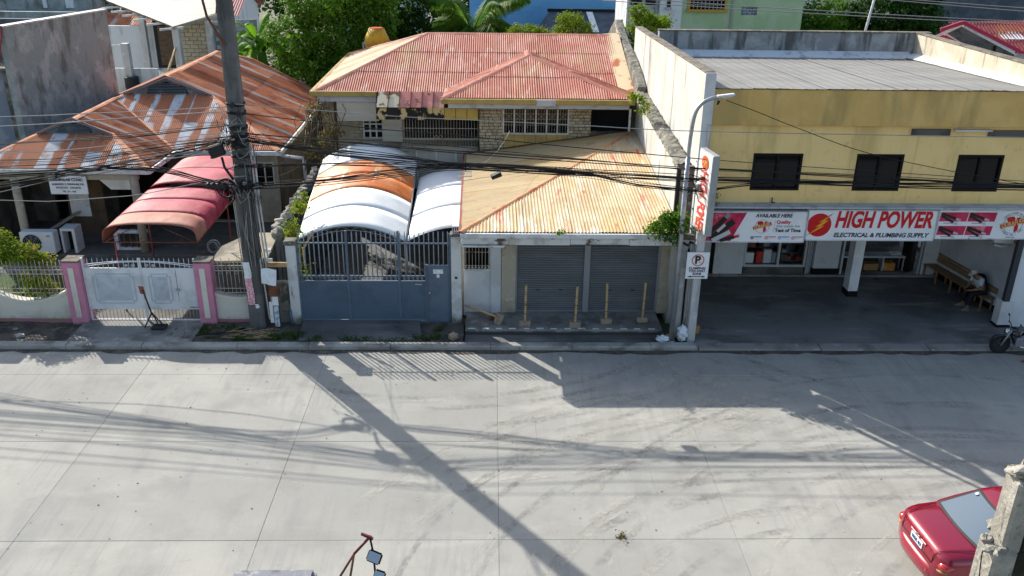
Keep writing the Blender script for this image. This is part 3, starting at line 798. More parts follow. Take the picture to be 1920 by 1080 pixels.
# ------------------------------------------------------------------ clinic street wall, pillars, gate
def scallop(x0, x1, zt, dip, label, name='boundary_wall', bars=(), zb=1.7, rails=(1.48, 1.36, .95, .83)):
    t = thing(name, label, 'wall', ((x0 + x1) / 2, 21.34, 0))
    n = 24
    arc = [(x0 + (x1 - x0) * i / n, zt - dip * math.sin(math.pi * i / n) ** .8) for i in range(n + 1)]
    poly = [(x0, 21.34, -.1), (x1, 21.34, -.1)] + [(a, 21.34, b) for a, b in reversed(arc)]
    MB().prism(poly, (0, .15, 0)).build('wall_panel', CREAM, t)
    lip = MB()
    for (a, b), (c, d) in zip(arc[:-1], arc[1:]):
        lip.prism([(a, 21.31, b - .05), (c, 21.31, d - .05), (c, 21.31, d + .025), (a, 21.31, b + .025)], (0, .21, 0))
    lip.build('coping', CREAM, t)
    MB().box(x0, x1, 21.325, 21.34, -.05, .13).build('base_band', mat('pink_base_band', (.36, .15, .18), [lay((.25, .18, .12), 3., .45, .6)], rough=.9), t)
    gr = thing('railing', None, None, ((x0 + x1) / 2, 21.42, 0)); put(gr, t)
    bm_ = MB().tube([(0, 0, 0), (0, 0, 1.)], .009, 6).mesh('bar', RUSTYW)
    k = int((x1 - x0) / .105)
    for i in range(k + 1):
        x = x0 + .03 + (x1 - x0 - .06) * i / k
        z0 = zt - dip * math.sin(math.pi * (x - x0) / (x1 - x0)) ** .8
        inst(bm_, 'bar', (x, 21.42, z0), gr, sc=(1, 1, zb - z0 + (0 if i % 2 else .05)))
    for z in rails:
        pts = [x0, x1]
        if z < zt:
            a = math.asin(min(1, ((zt - z) / dip) ** 1.25)) / math.pi
            pts = [x0 + (x1 - x0) * a, x1 - (x1 - x0) * a]
        MB().beam((pts[0], 21.42, z), (pts[1], 21.42, z), .012, .022).build('rail', RUSTYW, gr)
    sc = MB()
    for i in range(k):
        x = x0 + .03 + (x1 - x0 - .06) * (i + .5) / k
        if i % 2: sc.tube([(x + .035 * math.cos(q), 21.42, 1.42 + .035 * math.sin(q)) for q in (2 * math.pi * w / 10 for w in range(11))], .006, 5)
        sc.tube([(x + .03 * math.cos(q), 21.42, 1.55 + .03 * math.sin(q)) for q in (math.pi * (w / 7 * 1.6 - .3) for w in range(8))], .006, 5)
    sc.build('scrollwork', RUSTYW, gr)
    return t
scallop(-13.05, -10.99, .97, .34, 'cream scalloped street wall with grille topped by the leafy bush')
scallop(-7.22, -6.02, .87, .12, 'short cream scalloped wall with grille between pink pillar and concrete pole', rails=(1.62, 1.48, .98, .86), zb=1.78)
scallop(-17.2, -13.45, .97, .34, 'cream scalloped wall running out of the left edge of frame')

def pillar(x, label):
    t = thing('gate_pillar', label, 'pillar', (x, 21.4, 0))
    MB().box(x - .215, x + .215, 21.2, 21.62, -.1, 1.76).build('shaft', PINK, t, bevel=.012)
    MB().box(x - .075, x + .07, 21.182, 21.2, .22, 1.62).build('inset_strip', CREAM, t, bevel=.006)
    MB().box(x - .225, x + .225, 21.19, 21.63, 1.76, 1.81).build('cap', PARTOP, t, bevel=.01)
pillar(-10.77, 'pink gate pillar with cream strip on the bush side of white gate')
pillar(-7.43, 'pink gate pillar with cream strip between white gate and short grille')
pillar(-13.25, 'pink wall pillar with cream strip farthest left')

EMBM = mat('emboss_shadow_paint', (.47, .51, .56), [lay((.38, .41, .45), 3., .5, .65)], rough=.5)  # gate white darkened; shadow lines of the embossing are put into this colour
def clinic_gate():
    t = thing('steel_gate', 'pale blue-white double steel gate with embossed panels between pink pillars', 'gate', (-9.06, 21.36, .05))
    for x0, x1, wicket in ((-10.52, -9.08, False), (-9.05, -7.67, True)):
        lf = thing('gate_leaf', None, None, ((x0 + x1) / 2, 21.36, .05)); put(lf, t)
        fr = MB()
        for x in (x0, x1): fr.beam((x, 21.36, .07), (x, 21.36, 1.84 if x in (x0, x1) else 1.6), .045, .05)
        for z in (.09, .42, 1.55): fr.box(x0, x1, 21.34, 21.38, z - .018, z + .018)
        fr.build('frame', WPAINT, lf, bevel=.004)
        xr = x1 - .5 if wicket else x1
        MB().box(x0 + .02, xr - .012, 21.352, 21.37, .43, 1.54).build('panel', WPAINT, lf)
        a, b = x0 + .2, xr - .2
        if wicket: a, b = x0 + .17, xr - .16
        z0, z1, c = .58, 1.40, .07
        oc = [(a, z0 + c), (a + c, z0 + c), (a + c, z0), (b - c, z0), (b - c, z0 + c), (b, z0 + c), (b, z1 - c), (b - c, z1 - c), (b - c, z1), (a + c, z1), (a + c, z1 - c), (a, z1 - c)]
        em = MB()
        for p, q in zip(oc, oc[1:] + oc[:1]): em.beam((p[0], 21.345, p[1]), (q[0], 21.345, q[1]), .022, .024)
        mx, mz = (a + b) / 2, (z0 + z1) / 2
        em.add([(a + c, 21.351, z0 + c), (b - c, 21.351, z0 + c), (b - c, 21.351, z1 - c), (a + c, 21.351, z1 - c), (mx, 21.285, mz)], [(0, 1, 4), (1, 2, 4), (2, 3, 4), (3, 0, 4)])
        em.build('embossing', EMBM, lf, fix=False)
        if wicket:
            MB().box(xr + .004, x1 - .03, 21.347, 21.366, .47, 1.53).build('wicket_door', WPAINT, lf, bevel=.006)
            MB().box(xr - .05, xr + .06, 21.315, 21.345, .93, 1.0).build('latch', GALV, lf, bevel=.006)
        bb = MB().tube([(0, 0, 0), (0, 0, 1)], .008, 5).mesh('bar', RUSTYW)
        k = 15
        for i in range(1, k):
            x = x0 + (x1 - x0) * i / k
            inst(bb, 'bar', (x, 21.36, .1), lf, sc=(1, 1, .31))
        bt = MB().tube([(0, 0, 0), (0, 0, .25), (0, 0, .30)], [.009, .009, .002], 5).mesh('spear_bar', WPAINT)
        for i in range(1, 11):
            x = x0 + (x1 - x0) * i / 11
            inst(bt, 'spear_bar', (x, 21.36, 1.55), lf)
        sc = MB()
        rise = (lambda q: q) if not wicket else (lambda q: 1 - q)
        for off in (0, .055):
            sc.tube([(x0 + (x1 - x0) * i / 10, 21.355, 1.60 + off + .14 * math.sin(rise(i / 10) * math.pi / 2) - off * .7 * rise(i / 10)) for i in range(11)], .012, 6)
        xc = x1 if not wicket else x0
        for dx, r in ((.16, .055), (.33, .045)):
            x = xc + (-dx if not wicket else dx)
            sc.tube([(x + r * (1 - w / 26) * math.cos(q), 21.355, 1.63 + r * (1 - w / 26) * math.sin(q)) for w, q in ((w, w * .42) for w in range(24))], .007, 5)
        sc.build('scroll_rail', WPAINT, lf)
clinic_gate()

t = thing('barrier_stand', 'black tripod stand with small tilted board in front of white gate', 'stand', (-8.86, 21.0, .09))
MB().tube([(-8.80, 21.0, .42), (-8.93, 20.98, 1.12)], .02, 6).build('post', BLACKBOX, t)
for dx, dy in ((-.16, -.12), (.3, -.02), (.05, .2)):
    MB().tube([(-8.80, 21.0, .46), (-8.83 + dx, 21.0 + dy, .09)], .018, 6).build('leg', BLACKBOX, t)
MB().prism([(-9.0, 20.96, 1.02), (-8.87, 20.97, .98), (-8.9, 20.98, 1.2), (-9.02, 20.97, 1.22)], (0, .02, 0)).build('board', mat('reddish_board', (.25, .08, .06), rough=.7), t)
MB().box(-8.78, -8.42, 20.72, 21.0, .085, .16).build('base_weight', BLACKBOX, t, bevel=.02)

# mossy slab-roofed corner box and dark wall between the clinic wall and the blue gate
t = thing('concrete_shed', 'low concrete box with sloping tan slab top behind short grille', 'shed', (-6.6, 22.2, 0))
MB().box(-7.1, -5.95, 21.75, 22.9, -.1, 1.62).build('wall', DIMWALL, t)
MB().prism([(-7.3, 21.55, 1.62), (-5.85, 21.55, 1.66), (-5.85, 23.1, 1.86), (-6.6, 23.1, 1.86), (-7.2, 22.3, 1.76)], (0, 0, .07)).build('slab_top', mat('tan_slab', (.33, .29, .22), [lay((.22, .2, .16), 2., .45, .6)], rough=.9), t)
MB().box(-5.98, -5.24, 21.38, 21.55, -.1, 1.18).build('rubble_wall', MOSSC, None, bevel=.03)
tag(bpy.data.objects['rubble_wall'], 'dark mossy patch of wall behind the concrete pole', 'wall')
tag(MB().tube([(-5.25, 21.22, 0), (-5.27, 21.24, .42)], .035, 8).build('drain_stub', BLUEG2), 'short blue-grey pipe stub at foot of the white pillar left of blue gate', 'pipe')
tag(MB().box(-5.95, -5.3, 21.5, 21.53, 1.55, 1.68).build('plank', BAMBOO), 'yellow plank wedged between concrete pole and white pillar', 'plank')

# ------------------------------------------------------------------ clinic house
cl = thing('clinic_house', 'low clinic with rust-striped corrugated roof and two louvred gables', 'house', (-11.4, 29.5, 0))
p = .42; ze = 2.8
def mz(y): return ze + p * (y - 28.7)
roof_slope(cl, [(-10.4, 28.7, ze), (-7.0, 28.7, ze), (-9.95, 31.65, mz(31.65)), (-13.05, 31.65, mz(31.65)), (-13.25, 31.32, mz(31.32))], (1, 0, 0), RUSTGAL, seed=2, under=WOODD, tiers=2)
rz_ = ze + p * 4.4
roof_slope(cl, [(-7.0, 28.7, ze), (-7.1, 38.2, ze), (-10.3, 39.0, ze + p * 3.25), (-11.4, 37.8, rz_), (-11.4, 31.75, rz_), (-9.95, 31.65, ze + p * 2.95)], (0, 1, 0), RUST, seed=3, under=WOODD, sw=1.02, tiers=2)
roof_slope(cl, [(-15.8, 31.6, ze), (-15.8, 38, ze), (-11.4, 38, rz_), (-11.4, 31.75, rz_), (-12.9, 31.65, rz_ - p * 1.5)], (0, 1, 0), RUST, seed=4, under=WOODD)
roof_slope(cl, [(-15.95, 26.35, ze), (-10.45, 26.35, ze), (-12.1, 28.0, ze + p * 1.65), (-14.3, 28.0, ze + p * 1.65)], (1, 0, 0), RUSTGAL, seed=5, under=WOODD, tiers=2)
zr = ze + p * 2.75 - .1
roof_slope(cl, [(-10.45, 26.35, ze), (-10.45, 28.7, ze), (-13.2, 31.3, zr + .1), (-13.2, 28.0, zr + .1), (-12.1, 28.0, ze + p * 1.65)], (0, 1, 0), RUST, seed=6, under=WOODD)
roof_slope(cl, [(-15.95, 26.35, ze), (-15.95, 31.2, ze), (-13.2, 31.2, zr + .1), (-13.2, 28.0, zr + .1), (-14.3, 28.0, ze + p * 1.65)], (0, 1, 0), RUST, seed=7, under=WOODD)
for a, b in (((-7.0, 28.7, ze), (-9.95, 31.65, mz(31.65))), ((-9.95, 31.65, mz(31.65)), (-11.4, 31.6, rz_)), ((-11.4, 31.6, rz_), (-11.4, 37.8, rz_)), ((-11.4, 37.8, rz_), (-10.3, 39.0, ze + p * 3.25)), ((-10.3, 39.0, ze + p * 3.25), (-7.1, 38.2, ze)),
             ((-12.9, 31.65, rz_ - p * 1.5), (-11.4, 31.6, rz_)), ((-10.45, 26.35, ze), (-12.1, 28.0, ze + p * 1.65)), ((-12.1, 28.0, ze + p * 1.65), (-13.2, 27.95, zr + .1)), ((-13.2, 27.95, zr + .1), (-13.2, 31.3, zr + .1)), ((-13.2, 31.3, zr + .1), (-12.85, 31.65, mz(31.65))),
             ((-15.95, 26.35, ze), (-14.3, 28.0, ze + p * 1.65)), ((-14.3, 28.0, ze + p * 1.65), (-13.2, 27.95, zr + .1)), ((-15.8, 31.6, ze), (-13.2, 31.3, zr + .1))):
    ridge_cap(cl, a, b, CAPO, w=.11)
ridge_cap(cl, (-10.42, 28.72, ze + .01), (-13.15, 31.3, zr + .06), CAPO, w=.06, drop=.01, lift=.02, name='valley_flashing')
GABLEM = mat('blue_grey_gable_paint', (.12, .15, .18), [lay((.2, .23, .26), 3., .5, .65)], rough=.8)
def gable(x, y, hw, z0, h):
    gb = thing('gable_vent', None, None, (x, y, z0)); put(gb, cl)
    MB().prism([(x - hw, y + .02, z0), (x + hw, y + .02, z0), (x, y + .02, z0 + h)], (0, .06, 0)).build('gable_board', GABLEM, gb)
    m = MB()
    k = 7
    for i in range(k):
        z = z0 + .05 + (h * .62) * i / k
        w = hw * .46 * min(1., 1.9 * (1 - (z - z0) / (h * .85)))
        m.boxm((x, y - .02, z), (w * 2, .028, .014), Matrix.Rotation(R(25), 3, 'X'))
    m.build('louvre', GABLEM, gb)
    MB().prism([(x - hw * .5, y - .004, z0 + .03), (x + hw * .5, y - .004, z0 + .03), (x + hw * .42, y - .004, z0 + h * .45), (x, y - .004, z0 + h * .74), (x - hw * .42, y - .004, z0 + h * .45)], (0, .012, 0)).build('vent_back', BLACKF, gb)
    for s in (-1, 1): MB().beam((x + s * hw * 1.06, y - .03, z0 - .01), (x, y - .03, z0 + h + .03), .05, .07).build('barge_board', mat('dark_barge_board', (.13, .14, .16), rough=.8), gb)
gable(-11.43, 31.6, 1.46, mz(31.6) + .02, .62)
gable(-13.2, 27.93, 1.1, ze + p * 1.6 + .02, .46)
for a, b in (((-16., 26.33), (-10.42, 26.33)), ((-10.42, 26.33), (-10.38, 28.66)), ((-10.38, 28.66), (-6.95, 28.66)), ((-6.95, 28.66), (-7.05, 38.2))):
    MB().beam((*a, ze - .09), (*b, ze - .09), .07, .14).build('gutter', GUTW, cl)
MB().box(-16., -10.5, 26.4, 30.5, ze - .2, ze - .16).build('soffit', DIMWALL, cl)
MB().box(-10.5, -7.1, 28.75, 30., ze - .2, ze - .165).build('soffit', DIMWALL, cl)
wallbox(-10.3, -7.3, 29.4, 29.6, -.05, ze - .2, [(-9.7, -8.9, .1, 2.1), (-8.0, -7.42, 1.35, 2.2)]).build('front_wall', TANWALL, cl)
wallbox(-15.8, -10.3, 29.45, 29.6, -.05, ze - .2, [(-15., -13.9, 0.1, 2.2), (-12.9, -11., .05, 2.2)]).build('front_wall', DIMWALL, cl)
MB().box(-7.45, -7.28, 29.6, 37.8, -.05, ze - .1).build('side_wall', DIMWALL, cl)
MB().box(-15.9, -15.75, 26.6, 38., -.05, ze - .1).build('side_wall', DIMWALL, cl)
MB().box(-15.8, -7.3, 31.2, 31.3, -.05, ze - .1).build('inner_wall', DARKIN, cl)
MB().box(-8.0, -7.42, 29.5, 29.53, 1.35, 2.2).build('window_pane', WINGL, cl)
wf = MB()
for x in (-8.0, -7.71, -7.42): wf.beam((x, 29.39, 1.33), (x, 29.39, 2.22), .04, .05)
for z in (1.35, 2.2): wf.beam((-8.0, 29.388, z), (-7.42, 29.388, z), .05, .045)
wf.build('window_frame', WFRAME, cl)
MB().box(-16., -7.3, 26.2, 29.45, -.1, .06).build('porch_floor', DYARD, cl, bevel=.02)
for x in (-14.62, -10.98): MB().tube([(x, 26.5, .06), (x, 26.5, ze - .2)], .125, 12).build('porch_column', TANWALL, cl)
MB().box(-16, -10.85, 26.45, 26.62, 2.42, 2.6).build('porch_beam', TANWALL, cl)
MB().prism([(-12.0, 26.43, 2.42), (-11.1, 26.43, 2.42), (-11.1, 26.43, 2.12), (-11.7, 26.43, 2.12)], (0, .1, 0)).build('beam_bracket', CREAM, cl)
MB().box(-13.95, -12.75, 28.15, 28.3, .06, 2.5).build('entry_wall', mat('brown_entry_wall', (.12, .085, .055), [lay((.08, .06, .04), 2., .45, .6)], rough=.9), cl)
MB().beam((-14.5, 26.6, .35), (-13.6, 28.1, .85), .12, .05).build('handrail_slab', TANWALL, cl)
bl = thing('balustrade', None, None, (-11.3, 26.9, .06)); put(bl, cl)
MB().box(-11.95, -10.9, 26.6, 26.75, .62, .72).build('top_rail', GUTW, bl, bevel=.01)
MB().box(-11.95, -11.82, 26.6, 26.75, .06, .62).build('end_post', GUTW, bl, bevel=.01)
MB().box(-11.82, -10.95, 26.62, 26.74, .06, .14).build('bottom_rail', GUTW, bl)
balu = MB().lathe([(.03, 0), (.05, .08), (.03, .16), (.055, .3), (.03, .42), (.04, .48)], n=10).mesh('baluster', WOODD)
for x in (-11.65, -11.45, -11.25): inst(balu, 'baluster', (x, 26.68, .14), bl)
MB().tube([(-7.0, 28.75, 2.62), (-6.55, 28.75, 2.56), (-6.25, 28.75, 2.54), (-6.22, 28.78, 2.45), (-6.22, 28.78, 1.7)], .055, 8).build('downpipe', GUTW, cl)
for y in (30.5, 32.5, 34.5, 36.5): MB().beam((-7.28, y, 2.2), (-7.0, y, 2.72), .05).build('eave_strut', GUTG, cl)

t = thing('clinic_sign', 'white hanging clinic sign with dark lettering under the porch eave', 'sign', (-12.95, 26.38, 2.0))
MB().box(-13.52, -12.38, 26.36, 26.40, 1.98, 2.56).build('board', SIGNW, t, bevel=.006)
for s, z, h, w in (('MANPALAB CLINIC', 2.44, .12, .95), ('ALEJANDRO Z. MANPALAB, M.D.', 2.30, .09, .98), ('PHYSICIAN - SURGEON', 2.19, .08, .74), ('TEL. 61 - 563', 2.07, .075, .40)):
    text(s, h, SIGNNAVY, t, (-12.95, 26.352, z), bold=.002 if h > .1 else 0, fit=w)
tag(MB().box(-13.86, -13.22, 28.10, 28.14, .68, 1.52).build('notice_board', PAPERW, bevel=.005), 'white notice board on the brown wall below the clinic sign', 'notice board')
t = thing('air_conditioner', 'boxy white outdoor air conditioner with round fan grille on clinic porch', 'air conditioner', (-14.05, 26.25, .08))
MB().box(-14.6, -13.56, 26.05, 26.40, .14, .84).build('casing', ACWHITE, t, bevel=.02)
fan = MB()
cx, cz = -14.24, .49
for r in (.08, .13, .18, .23, .28): fan.tube([(cx + r * math.cos(q), 26.035, cz + r * math.sin(q)) for q in (2 * math.pi * w / 22 for w in range(23))], .006, 4)
for w in range(8): fan.tube([(cx, 26.03, cz), (cx + .28 * math.cos(w * math.pi / 4), 26.035, cz + .28 * math.sin(w * math.pi / 4))], .006, 4)
fan.build('fan_grille', GALV, t)
MB().lathe([(.285, 0), (.29, .012)], c=(cx, 26.045, cz), n=24, m=Matrix.Rotation(R(90), 3, 'X')).build('fan_recess', BLACKF, t)
MB().lathe([(.06, 0), (.06, .01)], c=(-13.72, 26.045, .72), n=16, m=Matrix.Scale(.5, 3, (0, 0, 1)) @ Matrix.Rotation(R(90), 3, 'X')).build('badge', SIGNGRY, t)
for x in (-14.45, -13.7): MB().box(x - .05, x + .05, 26.06, 26.4, .06, .14).build('foot', BLACKF, t)
t = thing('white_cupboard', 'white open box with dark recess beside air conditioner', 'cupboard', (-13.3, 26.5, .06))
MB().box(-13.48, -13.42, 26.35, 26.85, .06, .86).add([], []).box(-13.12, -13.03, 26.35, 26.85, .06, .86).box(-13.42, -13.12, 26.35, 26.85, .78, .86).box(-13.42, -13.12, 26.8, 26.85, .06, .78).build('carcass', ACWHITE, t)
MB().box(-13.41, -13.13, 26.7, 26.79, .06, .77).build('recess', BLACKF, t)

# red barrel canopy over the clinic drive
can = thing('barrel_canopy', 'rusty faded red barrel canopy reaching from clinic porch over its driveway', 'canopy', (-9.0, 25.0, 0))
def canopy_sec(parent, x0, x1, ya, yb, ze0, ze1, h0, h1, m, name='canopy_sheet', pw=.42, thick=.012, n=20, sk=0.):
    mb = MB()
    for k, off in enumerate((0, -thick)):
        for j in range(5):
            v = j / 4
            y = ya + (yb - ya) * v
            for i in range(n + 1):
                a = math.pi * i / n
                cx_, cz_ = math.cos(a), math.sin(a)
                xx = (x0 + x1) / 2 - (x1 - x0) / 2 * math.copysign(abs(cx_) ** .75, cx_) + sk * v
                zz = (ze0 + (ze1 - ze0) * v) + (h0 + (h1 - h0) * v) * abs(cz_) ** pw + off
                mb.v.append((xx, y, zz))
    q = n + 1
    for k in range(2):
        for j in range(4):
            for i in range(n):
                b = k * 5 * q + j * q + i
                mb.f.append((b, b + 1, b + q + 1, b + q)); mb.sm.append(True)
    for i in range(n):
        mb.f.append((i, i + 1, 5 * q + i + 1, 5 * q + i)); mb.sm.append(False)
        e = 4 * q + i
        mb.f.append((e, e + 1, e + 5 * q + 1, e + 5 * q)); mb.sm.append(False)
    return mb.build(name, m, parent)
canopy_sec(can, -10.23, -7.76, 22.07, 23.0, 2.0, 2.02, .52, .53, REDCAN2)
canopy_sec(can, -10.23, -7.76, 22.98, 24.1, 2.022, 2.045, .53, .53, REDCAN)
canopy_sec(can, -10.23, -7.76, 24.08, 25.3, 2.047, 2.07, .53, .54, REDCAN)
canopy_sec(can, -10.12, -7.62, 25.2, 26.6, 2.16, 2.2, .56, .58, REDCAN)
canopy_sec(can, -10.12, -7.62, 26.58, 28.1, 2.202, 2.23, .56, .54, REDCAN)
fr = MB()
for y in (22.1, 25.1):
    fr.tube([(-10.2, y, 2.0), (-7.78, y, 2.0)], .018, 6)
    fr.tube([(-10.2, y, 2.0), (-9.4, y, 2.4)], .012, 5); fr.tube([(-7.8, y, 2.0), (-8.6, y, 2.4)], .012, 5)
fr.tube([(-10.21, 22.1, 2.0), (-10.21, 25.2, 2.06)], .02, 6); fr.tube([(-7.77, 22.1, 2.0), (-7.77, 26.5, 2.1)], .022, 6)
fr.build('frame', RUSTSTEEL, can)
for x, y in ((-9.95, 22.15), (-10.18, 25.1), (-7.8, 25.1)):
    MB().tube([(x, y, -.02), (x, y, 2.0)], .022, 6).build('post', REDSTEEL, can)
t = thing('wire_coil', 'tangled coil of pale wire hanging beside the red canopy', 'wire coil', (-7.55, 22.6, 1.7))
m = MB()
for k in range(5):
    r = rnd.uniform(.13, .2); ph = rnd.uniform(0, 6)
    m.tube([(-7.5 + r * math.cos(q + ph), 22.5 + .03 * math.sin(3 * q) + .02 * k, 1.72 + r * math.sin(q + ph)) for q in (2 * math.pi * w / 16 for w in range(17))], .008, 4)
m.build('loop', CABLEG, t)
for k in range(3): MB().tube(sag((-7.45, 22.5, 1.8 - k * .08), (-6.35, 21.5, 1.9 + k * .1), .12, 10), .008, 4).build('tail', CABLEG, t)

# ------------------------------------------------------------------ blue-grey gate with its pillars
t = thing('gate_pillar', 'dirty white pillar with black mossy cap left of blue-grey gate', 'pillar', (-5.14, 21.4, 0))
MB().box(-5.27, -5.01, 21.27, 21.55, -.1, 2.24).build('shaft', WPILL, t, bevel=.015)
MB().box(-5.3, -4.98, 21.24, 21.58, 2.24, 2.36).build('cap', MOSSC, t, bevel=.02)
t = thing('gate_pillar', 'tall white pillar with vent block on top right of blue-grey gate', 'pillar', (-.9, 21.4, 0))
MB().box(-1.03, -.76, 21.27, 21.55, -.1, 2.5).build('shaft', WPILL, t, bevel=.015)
MB().box(-1.05, -.74, 21.25, 21.57, 2.5, 2.56).build('cap', MOSSC, t, bevel=.015)
vb = MB().box(-.99, -.82, 21.30, 21.48, 2.56, 2.585).box(-.99, -.82, 21.30, 21.48, 2.745, 2.77)
for i in range(4): vb.box(-.99 + i * .05, -.97 + i * .05, 21.3, 21.48, 2.585, 2.745)
vb.build('vent_block', GUTW, t)
MB().box(-.94, -.87, 21.255, 21.27, 1.33, 1.40).build('bell_box', WOODD, t, bevel=.004)

t = thing('blue_gate', 'wide blue-grey sheet gate with spear bars and small door on its right', 'gate', (-3.03, 21.36, 0))
Z0 = .02
for a, b in ((-4.99, -3.74), (-3.70, -2.42), (-2.36, -1.71)):
    MB().box(a, b, 21.35, 21.365, .16, 1.21).build('sheet_panel', BLUEG, t)
fr = MB()
for x, zt in ((-5.0, 2.3), (-3.72, 2.62), (-2.39, 2.62), (-1.69, 1.7), (-1.05, 2.55)): fr.box(x - .03, x + .03, 21.33, 21.39, Z0, zt)
fr.box(-5.0, -1.05, 21.335, 21.385, Z0, .065).box(-5.0, -1.7, 21.337, 21.383, 1.20, 1.24).box(-5.0, -1.7, 21.337, 21.383, 1.35, 1.385).box(-5.0, -1.05, 21.34, 21.38, 2.26, 2.295).box(-5.0, -1.7, 21.339, 21.381, .13, .16)
fr.build('frame', BLUEG2, t, bevel=.004)
lb = MB()
for z in (.085, .108): lb.box(-4.97, -1.72, 21.35, 21.37, z - .005, z + .005)
lb.build('lower_grille', BARS, t)
bar = MB().tube([(0, 0, 0), (0, 0, 1.16), (0, 0, 1.24)], [.0165, .0165, .004], 6).mesh('spear_bar', BARS)
k = 32
for i in range(k):
    x = -4.92 + (3.87 - .06) * i / (k - 1)
    if min(abs(x + 3.72), abs(x + 2.39)) < .04: continue
    z0 = 1.38 if x < -1.7 else 1.7
    inst(bar, 'spear_bar', (x, 21.36 + rnd.uniform(-.004, .004), z0), t, sc=(1, 1, (2.615 - z0 + rnd.uniform(-.01, .01)) / 1.24))
sw = MB()
x = -4.9
while x < -1.75:
    if min(abs(x + 3.72), abs(x + 2.39)) > .08:
        sw.tube([(x + .045 * (1 - q * .035) * math.cos(q * .45), 21.36, 1.295 + .045 * (1 - q * .035) * math.sin(q * .45)) for q in range(24)], .008, 5)
    x += .115
sw.build('scrollwork', BLUEG2, t)
d = thing('gate_door', None, None, (-1.37, 21.34, 0)); put(d, t)
MB().box(-1.66, -1.08, 21.315, 21.33, .07, 1.68).build('door_sheet', BLUEG2, d)
df = MB()
for x in (-1.645, -1.095): df.box(x - .018, x + .018, 21.30, 21.33, .07, 1.7)
for z in (.085, 1.685): df.box(-1.645, -1.095, 21.302, 21.328, z - .018, z + .018)
df.build('door_frame', BLUEG, d)
MB().box(-1.5, -1.24, 21.305, 21.315, 1.46, 1.58).build('notice', PAPERW, d)
MB().box(-1.41, -1.34, 21.307, 21.315, 1.35, 1.44).build('notice', PAPERW, d)
MB().box(-1.63, -1.58, 21.28, 21.30, .9, .95).build('door_knob', GALV, d)
MB().box(-1.98, -1.8, 21.325, 21.35, 1.13, 1.165).build('letter_slot', GALV, t)
m = MB()
m.beam((-4.95, 21.9, 1.9), (-4.62, 21.8, 2.45), .05).beam((-4.9, 21.8, 1.4), (-4.95, 21.9, 1.95), .05)
tag(m.build('propped_stick', BAMBOO), 'weathered stick propped behind left end of the blue-grey gate', 'stick')

# ------------------------------------------------------------------ white barrel canopies behind it
def arch(parent, x0, x1, x0b, x1b, ta, tb, ya, yb, za, zb, ha, hb, m, a1=math.pi, n=22, name='canopy_sheet', pw=.85, lift=0.):
    th = .012
    def P(t, a, off):
        y = ya + (yb - ya) * t
        u_ = a / math.pi
        xa, xb = x0 + (x0b - x0) * t, x1 + (x1b - x1) * t
        return (xa + (xb - xa) * u_, y, za + (zb - za) * t + (ha + (hb - ha) * t) * (1 - (2 * u_ - 1) ** 2) + off + lift)
    mb = MB(); J = 4; q = n + 1
    for k, off in enumerate((0, -th)):
        for j in range(J + 1):
            t = ta + (tb - ta) * j / J
            for i in range(q): mb.v.append(P(t, a1 * i / n, off))
    for k in range(2):
        for j in range(J):
            for i in range(n):
                b = k * (J + 1) * q + j * q + i
                mb.f.append((b, b + 1, b + q + 1, b + q)); mb.sm.append(True)
    W = (J + 1) * q
    for i in range(n):
        for e in (i, J * q + i): mb.f.append((e, e + 1, e + W + 1, e + W)); mb.sm.append(False)
    return mb.build(name, m, parent)
t = thing('barrel_canopy', 'big white barrel canopy with flaking orange band behind blue-grey gate', 'canopy', (-3.7, 24, 0))
A = dict(x0=-5.33, x1=-2.36, x0b=-5.5, x1b=-2.44, ya=22.9, yb=28.4, za=1.78, zb=2.60, ha=.44, hb=.54)
arch(t, ta=0., tb=.215, m=WHITECAN, **A); arch(t, ta=.212, tb=.425, m=WHITECAN, lift=.002, **A)
arch(t, ta=.42, tb=.60, m=ORANGECAN, lift=.004, **A); arch(t, ta=.598, tb=.77, m=ORANGECAN, lift=.002, **A)
arch(t, ta=.765, tb=1., m=WHITECAN, lift=.006, **A)
tr = MB()
pts = [(-5.32 + 2.95 * i / 12, 22.93, 1.77 + .44 * (1 - (i / 6 - 1) ** 2)) for i in range(13)]
tr.tube([(p[0], p[1], p[2] - .03) for p in pts], .014, 5); tr.tube([(p[0], p[1], p[2] - .14) for p in pts[1:-1]], .012, 5)
for i in range(1, 12): tr.tube([(pts[i][0], 22.93, pts[i][2] - (.03 if i % 2 else .14)), (pts[i + 1 if i < 11 else i][0], 22.93, pts[i + 1 if i < 11 else i][2] - (.14 if i % 2 else .03))], .008, 4)
tr.tube([(-5.33, 22.93, 1.76), (-5.5, 28.4, 2.57)], .03, 6); tr.tube([(-2.35, 22.93, 1.76), (-2.42, 28.4, 2.57)], .025, 6)
tr.build('truss', GALV, t)
for x, y, z in ((-5.33, 23.0, 1.78), (-5.48, 28.2, 2.58), (-2.42, 28.2, 2.58), (-2.35, 23.1, 1.8)): MB().tube([(x, y, -.05), (x, y, z)], .03, 8).build('post', GALV, t)
t = thing('half_canopy', 'white half barrel canopy between orange-banded canopy and tan roof', 'canopy', (-1.5, 24, 0))
B = dict(x0=-2.3, x1=.66, x0b=-2.3, x1b=.64, ya=22.9, yb=27.5, za=1.78, zb=2.24, ha=.42, hb=.34, a1=math.pi * .5, n=12)
arch(t, ta=0., tb=.34, m=WHITECAN, **B); arch(t, ta=.336, tb=.68, m=WHITECAN, lift=.004, **B); arch(t, ta=.676, tb=1., m=WHITECAN, lift=.008, **B)
hb = MB().tube([(-2.3 + 1.48 * i / 8, 22.92, 1.77 + .42 * (1 - (i / 8 - 1) ** 2)) for i in range(9)], .014, 5)
hb.tube([(-.83, 22.95, 2.16), (-.85, 27.4, 2.54)], .025, 6)
hb.build('frame', GALV, t)
